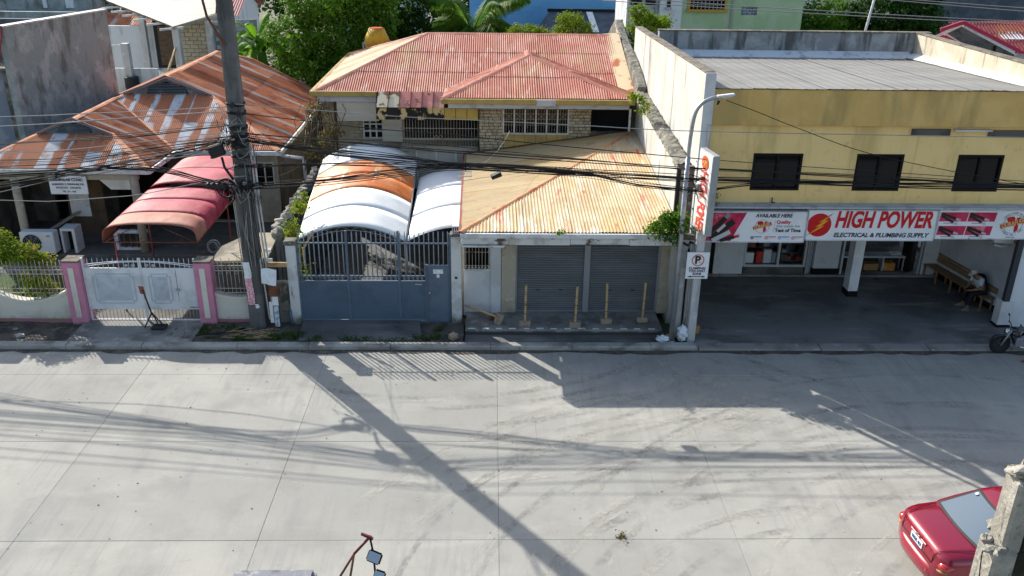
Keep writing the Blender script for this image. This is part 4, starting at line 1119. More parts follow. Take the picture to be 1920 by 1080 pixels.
MB().tube([(-.84, 23.0, 0), (-.84, 23.0, 2.18)], .03, 8).build('post', GALV, t)
MB().tube([(-.86, 27.3, 0), (-.86, 27.3, 2.54)], .03, 8).build('post', GALV, t)

# rough boundary wall between clinic and carport
t = thing('boundary_wall', 'stained boundary wall with crumbling rubble top between clinic and white canopy', 'wall', (-5.9, 25.5, 0))
MB().box(-6.0, -5.82, 22.9, 29.6, -.1, 1.95).build('wall_panel', mat('drip_stained_wall', (.24, .245, .25), [lay((.06, .06, .06), (3, 5, .35), .48, .6), lay((.34, .35, .36), 2., .58, .7)], rough=.95), t)
rb = MB()
y = 22.9
while y < 29.2:
    s = rnd.uniform(.09, .2)
    rb.boxm((-5.91 + rnd.uniform(-.05, .05), y, 1.97 + rnd.uniform(0, .06)), (s * 1.3, s * 1.2, s), Euler((rnd.uniform(-.6, .6), rnd.uniform(-.6, .6), rnd.uniform(0, 3))).to_matrix())
    y += s * .7
rb.build('rubble_top', BROKEN, t, bevel=.02)

# ------------------------------------------------------------------ two-storey house with faded pink roof
h = thing('pink_roof_house', 'two-storey stone-clad house under faded pink corrugated hip roof', 'house', (-.5, 28, 0))
e = 5.15; p = .32
def hz(y): return e + p * (y - 26.6)
RZ = hz(30.45)
roof_slope(h, [(-5.3, 26.6, e), (4.25, 26.6, e), (4.0, 30.45, RZ), (-2.12, 30.45, RZ)], (1, 0, 0), PINKROOF, seed=11, tiers=3, under=WOODD, pitch=.07, amp=.013)
roof_slope(h, [(-5.3, 26.6, e), (-5.3, 34.3, e), (-2.12, 30.45, RZ)], (0, 1, 0), mat('peach_side_roof', (.55, .33, .2), [lay((.6, .4, .27), .8, .45, .6), lay((.5, .25, .16), 2.5, .55, .7)], rough=.75), seed=12, under=WOODD, pitch=.07)
roof_slope(h, [(-5.3, 34.3, e), (4.25, 34.3, e), (4.0, 30.45, RZ), (-2.12, 30.45, RZ)], (1, 0, 0), PINKROOF, seed=13, tiers=3, under=WOODD, pitch=.07)
ridge_cap(h, (-5.32, 26.58, e), (-2.12, 30.45, RZ), PINKCAP, w=.13)
ridge_cap(h, (-2.12, 30.45, RZ), (4.1, 30.45, RZ), PINKCAP, w=.13)
ridge_cap(h, (-5.32, 34.32, e), (-2.12, 30.45, RZ), PINKCAP, w=.12)
e2, p2 = 5.17, .30
ax, ay, az = 1.16, 28.25, 5.17 + .30 * 2.70
roof_slope(h, [(-1.4, 25.55, e2), (4.1, 25.55, e2), (ax + .03, ay, az), (ax - .03, ay, az)], (1, 0, 0), PINKROOF, seed=14, tiers=2, under=WOODD, pitch=.07, amp=.013, lift=.03)
roof_slope(h, [(-1.4, 25.55, e2), (-1.4, 26.7, e2 + .02), (ax, 29.2, az), (ax, ay, az)], (0, 1, 0), PINKROOF, seed=15, pitch=.07, lift=.03)
roof_slope(h, [(4.1, 25.55, e2), (4.1, 26.7, e2 + .02), (ax, 29.2, az), (ax, ay, az)], (0, 1, 0), PINKROOF, seed=16, pitch=.07, lift=.03)
ridge_cap(h, (-1.42, 25.53, e2 + .02), (ax, ay, az + .03), PINKCAP, w=.14)
ridge_cap(h, (4.12, 25.53, e2 + .02), (ax, ay, az + .03), PINKCAP, w=.14)
ridge_cap(h, (ax, ay - .05, az + .03), (ax, 29.3, az + .03), PINKCAP, w=.12)
MB().poly([(3.85, 26.6, e + .03), (4.3, 26.6, e + .07), (4.25, 30.5, RZ + .07), (3.72, 30.5, RZ + .03)]).build('side_flashing', mat('rusted_cream_flashing', (.62, .5, .32), [lay((.42, .12, .05), 1.8, .52, .62)], rough=.8), h, fix=False)
MB().beam((-5.35, 26.52, e - .05), (-3.42, 26.52, e - .05), .12, .15).build('gutter', OLIVEG, h, bevel=.02)
MB().box(-5.2, -3.45, 26.6, 26.66, e - .30, e - .12).build('fascia_board', GUTG, h)
MB().beam((-5.36, 26.5, e - .05), (-5.36, 34.3, e - .05), .1, .14).build('gutter', OLIVEG, h)
MB().beam((-1.45, 25.46, e2 - .055), (4.15, 25.46, e2 - .055), .12, .14).build('gutter', OLIVEG, h, bevel=.02)
MB().box(-1.25, 4.0, 25.55, 25.61, e2 - .27, e2 - .12).build('fascia_board', GUTG, h)
MB().box(1.3, 1.85, 25.38, 25.42, e2 - .16, e2 + .02).build('gutter_box', GUTG, h)
MB().box(-5.1, -3.3, 26.7, 27.2, e - .30, e - .26).build('soffit', DIMWALL, h)
MB().box(-1.2, 4.1, 25.62, 26.3, e2 - .30, e2 - .26).build('soffit', DIMWALL, h)
# right bay: stone cladding round a six-light window
MB().box(-.36, .36, 26.2, 26.4, 2.2, e2 - .26).build('bay_wall', MORTAR, h)
MB().box(2.30, 2.98, 26.2, 26.4, 2.2, e2 - .26).build('bay_wall', MORTAR, h)
MB().box(.36, 2.30, 26.21, 26.4, 2.2, 4.02).build('bay_wall', MORTAR, h)
MB().box(2.98, 4.3, 26.9, 27.1, 2.2, e2 - .26).build('bay_wall', DARKIN, h)
MB().box(2.98, 4.25, 26.2, 26.3, 2.2, 4.1).build('bay_wall', DIMWALL, h)
st = [MB().boxm((0, 0, 0), (w, .05, hh)).mesh('stone', STONE, bevel=.015) for w, hh in ((.22, .085), (.17, .085), (.13, .085))]
def clad(parent, x0, x1, z0, z1, y):
    z = z0 + .05
    while z < z1 - .02:
        x = x0 + rnd.uniform(-.08, .03)
        while x < x1 - .03:
            i = rnd.randrange(3); w = (.22, .17, .13)[i]
            a, b = max(x, x0), min(x + w, x1)
            if b - a > .04:
                inst(st[i], 'stone', ((a + b) / 2, y - .02 + rnd.uniform(-.008, .008), z), parent, sc=((b - a - .012) / w, 1, rnd.uniform(.9, 1.02)))
            x += w + .002
        z += .094
clad(h, -.36, .36, 3.2, e2 - .3, 26.2)
clad(h, 2.30, 2.98, 3.75, e2 - .3, 26.2)
w = thing('bay_window', None, None, (1.33, 26.2, 4.4)); put(w, h)
MB().box(.36, 2.30, 26.32, 26.34, 4.02, 4.9).build('pane', WINGL, w)
fm = MB()
for i in range(7):
    x = .36 + 1.94 * i / 6
    fm.box(x - .022, x + .022, 26.16, 26.24, 4.02, 4.9)
for z in (4.02, 4.89): fm.box(.34, 2.32, 26.162, 26.238, z - .02, z + .02)
fm.build('window_frame', WFRAME, w)
gl = MB()
for i in range(6):
    a = .36 + 1.94 * i / 6; L = 1.94 / 6
    for f in (.25, .5, .75): gl.beam((a + L * f, 26.2, 4.04), (a + L * f, 26.2, 4.87), .008)
    for z in (4.28, 4.45, 4.62): gl.beam((a, 26.2, z), (a + L, 26.2, z), .008)
    gl.beam((a + L * .2, 26.195, 4.45), (a + L * .8, 26.195, 4.62), .008).beam((a + L * .2, 26.195, 4.62), (a + L * .8, 26.195, 4.45), .008)
gl.build('window_grille', RUSTYW, w)
ay_ = thing('yellow_panel', None, None, (1.33, 26.1, 3.8)); put(ay_, h)
for i in range(6):
    a = .36 + 1.94 * i / 6
    MB().box(a + .006, a + 1.94 / 6 - .006, 26.14, 26.2, 3.45, 4.0).build('panel', mat('mustard_panel', (.46, .33, .12), [lay((.36, .26, .1), 2., .45, .62), lay((.04, .035, .03), 2.2, .64, .68)], rough=.8) if i == 0 else bpy.data.materials['mustard_panel'], ay_)
# left bay
wallbox(-5.2, -.36, 27.2, 27.4, 0, e - .28, [(-3.95, -3.36, 3.62, 4.28), (-2.7, -.4, 3.62, 4.7), (-4.6, -1.2, .05, 2.0)]).build('front_wall', mat('beige_house_front', (.46, .41, .32), [lay((.36, .31, .23), 1.4, .45, .62), lay((.22, .17, .1), (4, 4, .6), .6, .74)], rough=.9), h)
MB().box(-5.2, 4.3, 29.2, 29.3, 0, e).build('inner_wall', DARKIN, h)
MB().box(-5.25, -5.1, 27.4, 33.6, 0, e - .2).build('side_wall', TANWALL, h)
MB().box(-5.2, 4.3, 33.5, 33.6, 0, e - .2).build('back_wall', TANWALL, h)
MB().box(-5.2, 4.2, 27.4, 29.2, 3.3, 3.4).build('floor_slab', DIMWALL, h)
clad(h, -4.3, -3.99, 2.9, 4.25, 27.2)
w = thing('lattice_window', None, None, (-3.65, 27.15, 3.9)); put(w, h)
MB().box(-3.95, -3.36, 27.26, 27.28, 3.62, 4.28).build('pane', WINGL, w)
fm = MB()
for i in range(4):
    x = -3.95 + .59 * i / 3; fm.box(x - .022, x + .022, 27.13, 27.22, 3.60, 4.30)
    z = 3.62 + .66 * i / 3; fm.box(-3.97, -3.34, 27.132, 27.218, z - .022, z + .022)
fm.build('window_frame', WFRAME, w)
def boards(parent, x0, x1, y, z0, z1, k, m):
    s = thing('siding', None, None, ((x0 + x1) / 2, y, z0)); put(s, parent)
    hgt = (z1 - z0) / k
    me = MB().add([(x0, 0, 0), (x1, 0, 0), (x1, -.006, hgt), (x0, -.006, hgt), (x0, -.022, 0), (x1, -.022, 0), (x1, -.012, hgt), (x0, -.012, hgt)], [(4, 5, 6, 7), (0, 4, 7, 3), (1, 2, 6, 5), (0, 1, 5, 4), (3, 7, 6, 2)]).mesh('siding_board', m)
    for i in range(k): inst(me, 'siding_board', (0, y, z0 + i * hgt), s)
SID = mat('cream_siding', (.52, .49, .42), [dict(c=(.45, .42, .35), k='obj', lo=.3, hi=1., a=.6), lay((.35, .32, .27), (.6, 1, 5), .6, .74, a=.6)], rough=.8)
MB().box(-4.62, -3.42, 26.75, 27.19, 4.24, 4.80).build('siding_box', SID, h)
boards(h, -4.66, -3.5, 26.74, 4.24, 4.82, 5, SID)
MB().box(-3.33, -2.74, 27.0, 27.19, 3.56, 4.26).build('siding_box', SID, h)
boards(h, -3.36, -2.74, 26.99, 3.54, 4.26, 6, SID)
# grilled balcony
bal = thing('balcony_grille', None, None, (-1.55, 26.35, 3.6)); put(bal, h)
bm_ = MB().tube([(0, 0, 0), (0, 0, 1)], .007, 5).mesh('bar', RUSTYW)
for i in range(27):
    inst(bm_, 'bar', (-2.72 + 2.3 * i / 26, 26.36, 3.55), bal, sc=(1, 1, .95))
for z in (3.56, 3.8, 4.12, 4.4): MB().beam((-2.74, 26.36, z), (-.4, 26.36, z), .014).build('rail', RUSTYW, bal)
cr = MB()
for s in (-1, 1): cr.tube([(-1.6 + s * (.06 + .05 * math.cos(q)), 26.35, 3.85 + .06 * math.sin(q)) for q in (2 * math.pi * w_ / 12 for w_ in range(13))], .008, 5)
cr.build('scrollwork', RUSTYW, bal)
MB().box(-2.76, -.4, 26.4, 27.2, 3.42, 3.55).build('balcony_slab', TANWALL, h)
MB().box(-2.6, -.5, 27.21, 27.25, 3.62, 4.7).build('dark_opening', DARKIN, h)
lw = MB().box(-2.7, -.42, 26.5, 26.6, 2.2, 3.42)
lw.build('panel_wall', mat('pale_panel_wall', (.46, .45, .41), [lay((.36, .35, .32), 1.5, .45, .62)], rough=.85), h)
for x in (-2.28, -1.68, -1.08): MB().box(x - .025, x + .025, 26.46, 26.5, 2.2, 3.42).build('panel_strip', WFRAME, h)
# striped metal awning
aw = thing('metal_awning', None, None, (-1.9, 26.2, 5.0)); put(aw, h)
ACR = mat('flaking_cream_sheet', (.66, .57, .40), [lay((.22, .10, .05), 3.5, .5, .58), lay((.3, .3, .12), 6., .62, .7)], rough=.75)
APK = mat('flaking_pink_sheet', (.64, .23, .19), [lay((.20, .09, .06), 4., .56, .63), lay((.70, .42, .34), 2., .5, .65)], rough=.75)
AVL = mat('peeling_valance', (.50, .38, .17), [lay((.018, .016, .014), (2.6, 2.6, 2.2), .44, .48)], rough=.8)
AVY = mat('mustard_valance', (.46, .33, .09), [lay((.38, .26, .07), 2., .45, .62)], rough=.8)
for i in range(6):
    a = -3.36 + 1.98 * i / 6; b = a + 1.98 / 6 - .016
    MB().add([(a, 26.42, 5.2), (b, 26.42, 5.2), (b, 25.92, 4.84), (a, 25.92, 4.84), (a, 26.42, 5.18), (b, 26.42, 5.18), (b, 25.92, 4.82), (a, 25.92, 4.82)], [(0, 1, 2, 3), (7, 6, 5, 4), (3, 2, 6, 7), (0, 3, 7, 4), (1, 5, 6, 2)]).build('awning_sheet', ACR if i < 2 else APK, aw)
    MB().beam((b + .008, 26.42, 5.205), (b + .008, 25.9, 4.84), .02, .03).build('awning_rib', RUSTSTEEL, aw)
for i in range(9):
    a = -3.38 + 3.0 * i / 9; b = a + 3.0 / 9 - .014
    MB().box(a, b, 25.9, 25.912, 4.48 + rnd.uniform(-.008, .008), 4.83).build('valance_sheet', AVL if i < 6 else AVY, aw)
    MB().box(b, b + .014, 25.895, 25.92, 4.46, 4.85).build('awning_rib', BLACKF, aw)
MB().box(4.02, 4.08, 25.6, 25.66, 4.25, 4.9).build('downpipe', GUTW, h)
MB().tube([(-4.75, 26.9, 2.2), (-4.75, 26.9, 4.8)], .03, 8).build('downpipe', RUSTSTEEL, h)

h.scale = (1.1, 1.1, 1.1); h.location = (-.55, 30.8, -1.02)      # its floor lies about a metre lower than the street

# ------------------------------------------------------------------ shuttered shop with peeling tan roof
s = thing('shutter_shop', 'small shop with peeling tan corrugated roof and two grey roller shutters', 'shop', (2, 23.5, 0))
F, B, Ap = (-.73, 20.52, 2.90), (-.88, 28.6, 2.72), (4.70, 28.7, 3.54)
roof_slope(s, [F, (4.70, 20.52, 2.90), (4.73, 28.7, 3.54), Ap], (1, 0, 0), TANROOF, pitch=.085, amp=.014, sw=.68, seed=21, tiers=2, under=WOODD)
roof_slope(s, [F, B, Ap], (0, 1, .12), TANSIDE, pitch=.085, amp=.012, sw=.68, seed=22, under=WOODD)
ridge_cap(s, (-.76, 20.48, 2.91), Ap, TANCAP, w=.1)
MB().beam((-.77, 20.52, 2.88), (-.91, 28.6, 2.70), .05, .09).build('verge_flashing', REDSTEEL, s)
MB().beam((-.9, 28.62, 2.74), (4.70, 28.72, 3.56), .05, .06).build('wall_flashing', WOODD, s)
MB().box(-.76, 4.70, 20.42, 20.54, 2.76, 2.88).build('gutter', GUTW, s, bevel=.015)
fb = mat('peeling_white_fascia', (.56, .57, .57), [lay((.10, .07, .05), (1.4, 2, 3.), .56, .62), lay((.42, .40, .37), 3., .5, .65)], rough=.8)
for a, b in ((-.74, .45), (.46, 2.0), (2.01, 3.5), (3.51, 4.78)):
    MB().box(a * .98, b * .98, 20.50, 20.55, 2.58 + rnd.uniform(-.012, .012), 2.755).build('fascia_board', fb, s)
MB().tube([(-.68, 20.40, 2.80), (-.72, 20.43, 2.68), (-.72, 20.45, 2.55), (.3, 20.45, 2.54), (.33, 20.47, 2.58)], .028, 6).build('gutter_pipe', GUTW, s)
MB().box(-.7, 4.7, 20.56, 21.9, 2.54, 2.58).build('soffit', DIMWALL, s)
wallbox(-.72, .0, 21.76, 21.9, .05, 2.54, [(-.70, -.04, 1.40, 2.28)]).build('side_panel_wall', PALEW, s)
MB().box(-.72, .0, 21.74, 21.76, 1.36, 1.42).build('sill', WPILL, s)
MB().box(0, .27, 21.70, 21.9, .1, 2.54).build('pilaster', PALEW, s, bevel=.008)
MB().box(.28, .66, 21.72, 21.92, .15, 2.54).build('pier', TANWALL, s, bevel=.008)
MB().box(4.5, 4.84, 21.72, 21.92, .15, 2.54).build('pier', TANWALL, s, bevel=.008)
MB().box(.66, 4.5, 21.72, 21.92, 2.13, 2.54).build('lintel', TANWALL, s)
MB().box(-.72, 4.84, 22.6, 22.65, 0, 2.4).build('inner_wall', DARKIN, s)
MB().box(-.80, -.7, 21.9, 28.5, 0, 2.6).build('side_wall', TANWALL, s)
gr = thing('window_grille', None, None, (-.37, 21.75, 1.4)); put(gr, s)
bm_ = MB().tube([(0, 0, 0), (0, 0, 1)], .009, 5).mesh('bar', RUSTYW)
for i in range(8): inst(bm_, 'bar', (-.66 + .6 * i / 7, 21.75, 1.42), gr, sc=(1, 1, .86))
for z in (1.52, 1.9): MB().beam((-.7, 21.75, z), (-.04, 21.75, z), .012).build('rail', RUSTYW, gr)
kn = MB()
for i in range(8):
    x = -.66 + .6 * i / 7
    for z in (1.47, 2.15): kn.lathe([(.008, -.05), (.022, -.02), (.022, .02), (.008, .05)], c=(x, 21.75, z), n=6)
kn.build('bar_knobs', RUSTYW, gr)
for x0, x1 in ((.70, 2.48), (2.64, 4.44)):
    sh = thing('roller_shutter', None, None, ((x0 + x1) / 2, 21.8, .17)); put(sh, s)
    me = MB()
    ph = .066; prof = [(0, 0), (.012, .006), (.02, .03), (.012, .055), (0, .0585)]
    me.add([(x, -yy, z) for x in (x0, x1) for yy, z in prof], [(i, i + 1, i + 6, i + 5) for i in range(4)])
    mm = me.mesh('slat', SHUT)
    k = int((2.13 - .2) / ph)
    for i in range(k): inst(mm, 'slat', (0, 21.82, .20 + i * ph), sh)
    MB().box(x0, x1, 21.79, 21.83, .172, .205).build('bottom_rail', SHUTF, sh)
    for fx in (.32, .66): MB().box(x0 + (x1 - x0) * fx - .05, x0 + (x1 - x0) * fx + .05, 21.785, 21.80, .80, .82).build('handle', BLACKF, sh)
    MB().box(x0, x1, 21.83, 21.84, .17, 2.13).build('backing', SHUT, sh)
for x0, x1 in ((.66, .70), (2.48, 2.64), (4.44, 4.5)): MB().box(x0, x1, 21.74, 21.84, .17, 2.13).build('shutter_guide', SHUTF, s, bevel=.006)

# stakes in blocks
def stake(x, y, hgt, lean, label, bev=.012):
    t = thing('bamboo_stake', label, 'bamboo post', (x, y, .172), rnd.uniform(-.1, .1), 'bamboo stakes in cement blocks')
    b = MB().boxm((0, 0, .075), (.30, .2, .15)); o = bpy.data.objects.new('block', b.mesh('block', BLOCKC, bevel=bev)); col.objects.link(o); o.parent = t
    pr = [(.033, .14)]
    z = .14
    while z < hgt:
        pr += [(.031, z + .01), (.031, z + .19), (.036, z + .2)]; z += .2
    o = bpy.data.objects.new('bamboo', MB().lathe(pr, n=8).mesh('bamboo', BAMBOO)); col.objects.link(o); o.parent = t
    o.rotation_euler = lean
    for z in (.35, .62):
        w_ = bpy.data.objects.new('wire_tie', MB().lathe([(.039, z - .006), (.041, z), (.039, z + .006)], n=8).mesh('wire_tie', BLACKF)); col.objects.link(w_); w_.parent = t; w_.rotation_euler = lean
    return t
stake(.90, 20.9, 1.05, (0, .01, 0), 'bamboo stake in cement block standing leftmost before the shutters')
stake(2.21, 20.84, 1.02, (0, .02, 0), 'bamboo stake in cement block just left of shutter centre post, nearest the road')
stake(3.05, 21.06, 1.02, (0, -.02, 0), 'bamboo stake in block before left half of the right-hand shutter')
stake(4.02, 21.12, 1.04, (0, .02, 0), 'bamboo stake in cement block rightmost before the shutters, nearest the street lamp pole', .04)
t = thing('fallen_stake', 'fallen bamboo stake with its block tipped over beside pale pilaster', 'bamboo post', (.22, 21.05, .17), 0, 'bamboo stakes in cement blocks')
MB().boxm((.22, 21.05, .30), (.16, .2, .3), Euler((0, R(22), .2)).to_matrix()).build('block', BLOCKC, t, bevel=.012)
MB().tube([(.17, 21.07, .34), (-.2, 21.35, .36), (-.66, 21.66, .38)], [.033, .032, .03], 8).build('bamboo', BAMBOO, t)
tag(MB().boxm((.02, 21.25, .22), (.14, .1, .1), Euler((.2, .3, .5)).to_matrix()).build('brick_lump', RUSTSTEEL, bevel=.02), 'rusty lump under the fallen bamboo stake', 'lump')

# ------------------------------------------------------------------ party walls
t = thing('party_wall', 'old wall with thick mossy stepped top between tan roof and pale tall wall', 'wall', (4.7, 24, 0))
prof = [(21.6, -.1), (21.6, 4.29), (22.3, 4.40), (24.2, 4.48), (26.5, 4.60), (29.0, 4.76), (29.0, -.1)]
MB().prism([(4.74, y, z) for y, z in prof], (.30, 0, 0)).build('wall_body', WHITEWALL, t)
mb = MB()
def topz(y):
    P = prof[1:-1]
    for (a, za), (b, zb) in zip(P[:-1], P[1:]):
        if a <= y <= b: return za + (zb - za) * (y - a) / (b - a)
    return P[-1][1]
def mt(u, v):
    y = 21.56 + 7.4 * v; a = u * math.pi
    return (4.86 - .22 * math.cos(a) + rnd.uniform(-.02, .02), y, topz(min(29.0, max(21.6, y))) - .02 + .13 * math.sin(a) ** .6 + rnd.uniform(-.035, .035))
mb.grid(mt, 8, 60); mb.build('mossy_top', MOSSC, t, fix=False)
MB().box(4.70, 4.80, 21.54, 21.64, 2.75, 4.22).build('black_drip', mat('black_algae_strip', (.03, .028, .025), rough=.95), t)
t = thing('gable_wall', 'dark weathered gable wall rising at right end of the pink roof', 'wall', (4.45, 29, 0))
prof2 = [(26.1, 3.), (26.1, 5.45), (26.9, 5.70), (28.1, 5.97), (30.1, 6.27), (31.95, 6.72), (32.6, 6.5), (34.2, 5.8), (34.2, 3.)]
MB().prism([(4.3, y, z) for y, z in prof2], (.27, 0, 0)).build('wall_body', MOSSC, t, bevel=.03)
MB().poly([(4.29, 29.9, 6.2), (4.29, 31.9, 6.65), (4.29, 30.5, 6.1)]).build('bare_patch', WHITEWALL, t, fix=False)
t.scale = (1.1, 1.1, 1.1); t.location = (4.895, 31.9, -1.02)

# ------------------------------------------------------------------ yellow building
yb = thing('yellow_building', 'yellow two-storey store building with ochre fascia and flat grey roof', 'building', (9.5, 26, 0))
MB().prism([(5.05, 20.98, -.1), (5.05, 20.98, 6.72), (5.05, 32.0, 6.46), (5.05, 32.0, -.1)], (.22, 0, 0)).build('side_wall', WHITEWALL, yb)
MB().prism([(5.03, 21.0, 6.72), (5.03, 21.0, 6.755), (5.03, 32.0, 6.5), (5.03, 32.0, 6.46)], (.26, 0, 0)).build('wall_top', PARTOP, yb, bevel=.01)
MB().box(5.04, 5.29, 20.93, 20.982, 2.5, 6.735).build('wall_end', PALEW, yb)
MB().box(5.27, 14.4, 20.95, 21.16, 5.50, 6.36).build('fascia', OCHRE, yb, bevel=.006)
wins = [(6.45, 7.68), (9.02, 10.2), (11.55, 12.7)]
wallbox(5.27, 14.4, 21.1, 21.3, 3.42, 5.5, [(a, b, 3.84, 4.78) for a, b in wins]).build('front_wall', YELLOW, yb)
for a, b in wins:
    w = thing('window', None, None, ((a + b) / 2, 21.12, 3.84)); put(w, yb)
    f = MB()
    for x in (a + .03, (a + b) / 2, b - .03): f.box(x - .03, x + .03, 21.09, 21.17, 3.84, 4.78)
    for z in (3.87, 4.75): f.box(a, b, 21.088, 21.172, z - .03, z + .03)
    f.build('window_frame', BLACKF, w, bevel=.005)
    MB().box(a + .05, (a + b) / 2 - .02, 21.14, 21.148, 3.88, 4.74).build('pane', WINGL, w)
    MB().box((a + b) / 2 + .02, b - .05, 21.16, 21.168, 3.88, 4.74).build('pane', WINGL, w)
    MB().box(a + .45, a + .75, 21.5, 21.9, 3.84, 4.15).build('inside_box', ALUF, w)
MB().box(5.27, 14.4, 22.6, 22.7, 3.4, 5.6).build('inner_wall', DARKIN, yb)
MB().box(5.27, 14.4, 21.0, 27.3, 3.3, 3.41).build('floor_slab', DIMWALL, yb)
MB().box(5.27, 14.4, 21.05, 27.0, 2.74, 2.78).build('ceiling', PALEW, yb)
MB().box(5.28, 14.4, 20.72, 21.1, 3.47, 3.52).build('sign_ledge', GUTG, yb, bevel=.01)
roof_slope(yb, [(5.3, 20.9, 6.385), (13.2, 20.9, 6.385), (13.2, 28.3, 6.02), (5.3, 28.3, 6.02)], (1, 0, 0), GREYROOF, pitch=.30, amp=.010, sw=.9, seed=31, trap=True)
MB().box(5.3, 14.3, 21.0, 28.3, 5.85, 5.95).build('roof_deck', DIMWALL, yb)
MB().box(5.27, 13.9, 28.55, 28.8, 0, 6.76).build('back_parapet', GREYPAR, yb)
MB().box(5.25, 13.92, 28.53, 28.82, 6.76, 6.80).build('parapet_cap', PARTOP, yb, bevel=.01)
MB().prism([(5.3, 28.2, 6.04), (5.3, 28.55, 6.2), (5.3, 28.55, 5.9), (5.3, 28.2, 5.9)], (8.0, 0, 0)).build('flashing', FLASH, yb)
MB().prism([(13.42, 20.9, 5.9), (13.42, 28.55, 5.9), (13.42, 28.55, 6.76), (13.42, 20.9, 6.80)], (.25, 0, 0)).build('side_parapet', PARAPET, yb)
MB().prism([(13.40, 20.88, 6.80), (13.40, 28.57, 6.76), (13.40, 28.57, 6.80), (13.40, 20.88, 6.84)], (.29, 0, 0)).build('parapet_cap', PARTOP, yb, bevel=.01)
MB().prism([(13.08, 20.9, 6.40), (13.42, 20.9, 6.5), (13.42, 28.5, 6.15), (13.08, 28.5, 6.045)], (0, 0, .015)).build('flashing', FLASH, yb)
MB().box(13.67, 14.4, 21.32, 28.6, 2.8, 6.3).build('end_block', YELLOW, yb)
for a, b, z0, z1 in ((10.25, 11.2, 5.26, 5.42), (12.15, 13.4, 5.24, 5.40)): MB().box(a, b, 21.05, 21.1, z0, z1).build('cover_plate', DIMWALL, yb, bevel=.004)
MB().box(11.28, 12.2, 20.99, 21.1, 5.38, 5.42).build('light_batten', GUTW, yb)
MB().tube([(5.24, 20.9, 5.52), (5.24, 20.9, 5.3), (5.22, 20.9, 3.5), (5.22, 20.9, .1)], .04, 8).build('downpipe', PALEPOLE, yb)
MB().beam((7.04, 21.06, 3.52), (7.04, 21.06, 3.66), .02).beam((7.04, 21.06, 3.53), (7.12, 21.06, 3.53), .02).build('bracket', BLACKF, yb)
# ground floor front
MB().box(10.2, 10.48, 22.95, 23.33, .30, 2.76).build('column', mat('white_column_paint', (.64, .66, .7), [lay((.55, .57, .6), 2., .5, .65)], rough=.8), yb, bevel=.006)
MB().box(10.19, 10.49, 22.94, 23.34, .1, .30).build('column_base', BLACKF, yb)
MB().box(10.15, 10.53, 21.2, 24.4, 2.5, 2.74).build('beam', PALEW, yb)
MB().box(5.3, 13.5, 24.42, 24.75, .1, .19).build('threshold', STEPC, yb, bevel=.008)
SW = mat('white_shop_panel', (.56, .58, .61), [lay((.48, .5, .53), 2., .5, .65)], rough=.6)
MB().box(5.3, 6.55, 24.5, 24.65, .19, 2.74).build('wall_panel', SW, yb)
MB().box(6.68, 7.56, 24.5, 24.65, .19, 2.74).build('wall_panel', SW, yb)
MB().box(6.55, 6.68, 24.56, 24.6, .19, 2.74).build('dark_joint', BLACKF, yb)
MB().box(9.7, 10.46, 24.5, 24.65, .38, 2.74).build('wall_panel', SW, yb)
MB().box(9.68, 10.48, 24.48, 24.67, .19, .38).build('panel_base', BLACKF, yb)
MB().box(13.0, 13.45, 24.5, 24.65, .19, 2.74).build('wall_panel', SW, yb)
f = MB()
for x in (7.6, 8.62, 9.42): f.box(x - .035, x + .035, 24.5, 24.6, .43, 2.7)
for z in (.45, 2.68): f.box(7.6, 9.45, 24.502, 24.598, z - .035, z + .035)
for x in (9.5, 9.58, 9.66): MB().box(x - .02, x + .02, 24.5 + (x - 9.5) * .8, 24.56 + (x - 9.5) * .8, .19, 2.7).build('folded_door_leaf', ALUF, yb, bevel=.004)
for x in (10.56, 12.92): MB().box(x - .03, x + .03, 24.5, 24.6, .19, 2.7).build('door_jamb', ALUF, yb, bevel=.004)
f.build('shopfront_frame', ALUF, yb, bevel=.004)
MB().box(7.6, 9.42, 24.52, 24.6, .19, .42).build('plinth', DIMWALL, yb)
for a, b in ((7.64, 8.58), (8.66, 9.38)): MB().box(a, b, 24.545, 24.551, .48, 2.64).build('shop_pane', SHOPGL, yb)
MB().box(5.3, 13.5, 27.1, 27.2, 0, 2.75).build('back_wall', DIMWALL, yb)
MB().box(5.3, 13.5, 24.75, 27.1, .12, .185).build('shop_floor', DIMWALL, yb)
MB().prism([(13.42, 24.77, .1), (14.05, 21.3, .1), (14.25, 21.35, .1), (13.62, 24.8, .1)], (0, 0, 2.62)).build('right_wall', mat('white_side_wall', (.52, .55, .6), [lay((.42, .45, .5), 1.1, .45, .65)], rough=.8), yb)
MB().prism([(13.405, 24.77, .1), (14.035, 21.3, .1), (14.05, 21.3, .1), (13.42, 24.77, .1)], (0, 0, .2)).build('skirting', BLACKF, yb)

def shelf(x0, x1, y, z0, z1, rows, label, seed):
    rr = random.Random(seed)
    t = thing('goods_shelf', label, 'shelf', ((x0 + x1) / 2, y, .19))
    b = MB().box(x0, x1, y + .3, y + .32, z0, z1)
    for k in range(rows + 1):
        z = z0 + (z1 - z0) * k / rows; b.box(x0, x1, y, y + .3, z - .012, z + .012)
    b.build('rack', DIMWALL, t)
    gd = MB()
    for k in range(rows):
        z = z0 + (z1 - z0) * k / rows + .012; H = (z1 - z0) / rows - .05
        x = x0 + .02
        while x < x1 - .06:
            w_ = rr.uniform(.05, .16)
            if rr.random() < .85: gd.box(x, x + w_, y + rr.uniform(0, .06), y + .25, z, z + H * rr.uniform(.4, 1.))
            x += w_ + .01
    tag(gd.build('goods', GOODS, t), kind='stuff')
    return t
shelf(7.6, 8.58, 24.9, .9, 2.6, 6, 'dark shelf of small hardware behind the left shop window pane', 1)
shelf(8.66, 9.42, 24.9, .45, 2.6, 8, 'dark hardware shelf behind the right shop window pane', 2)
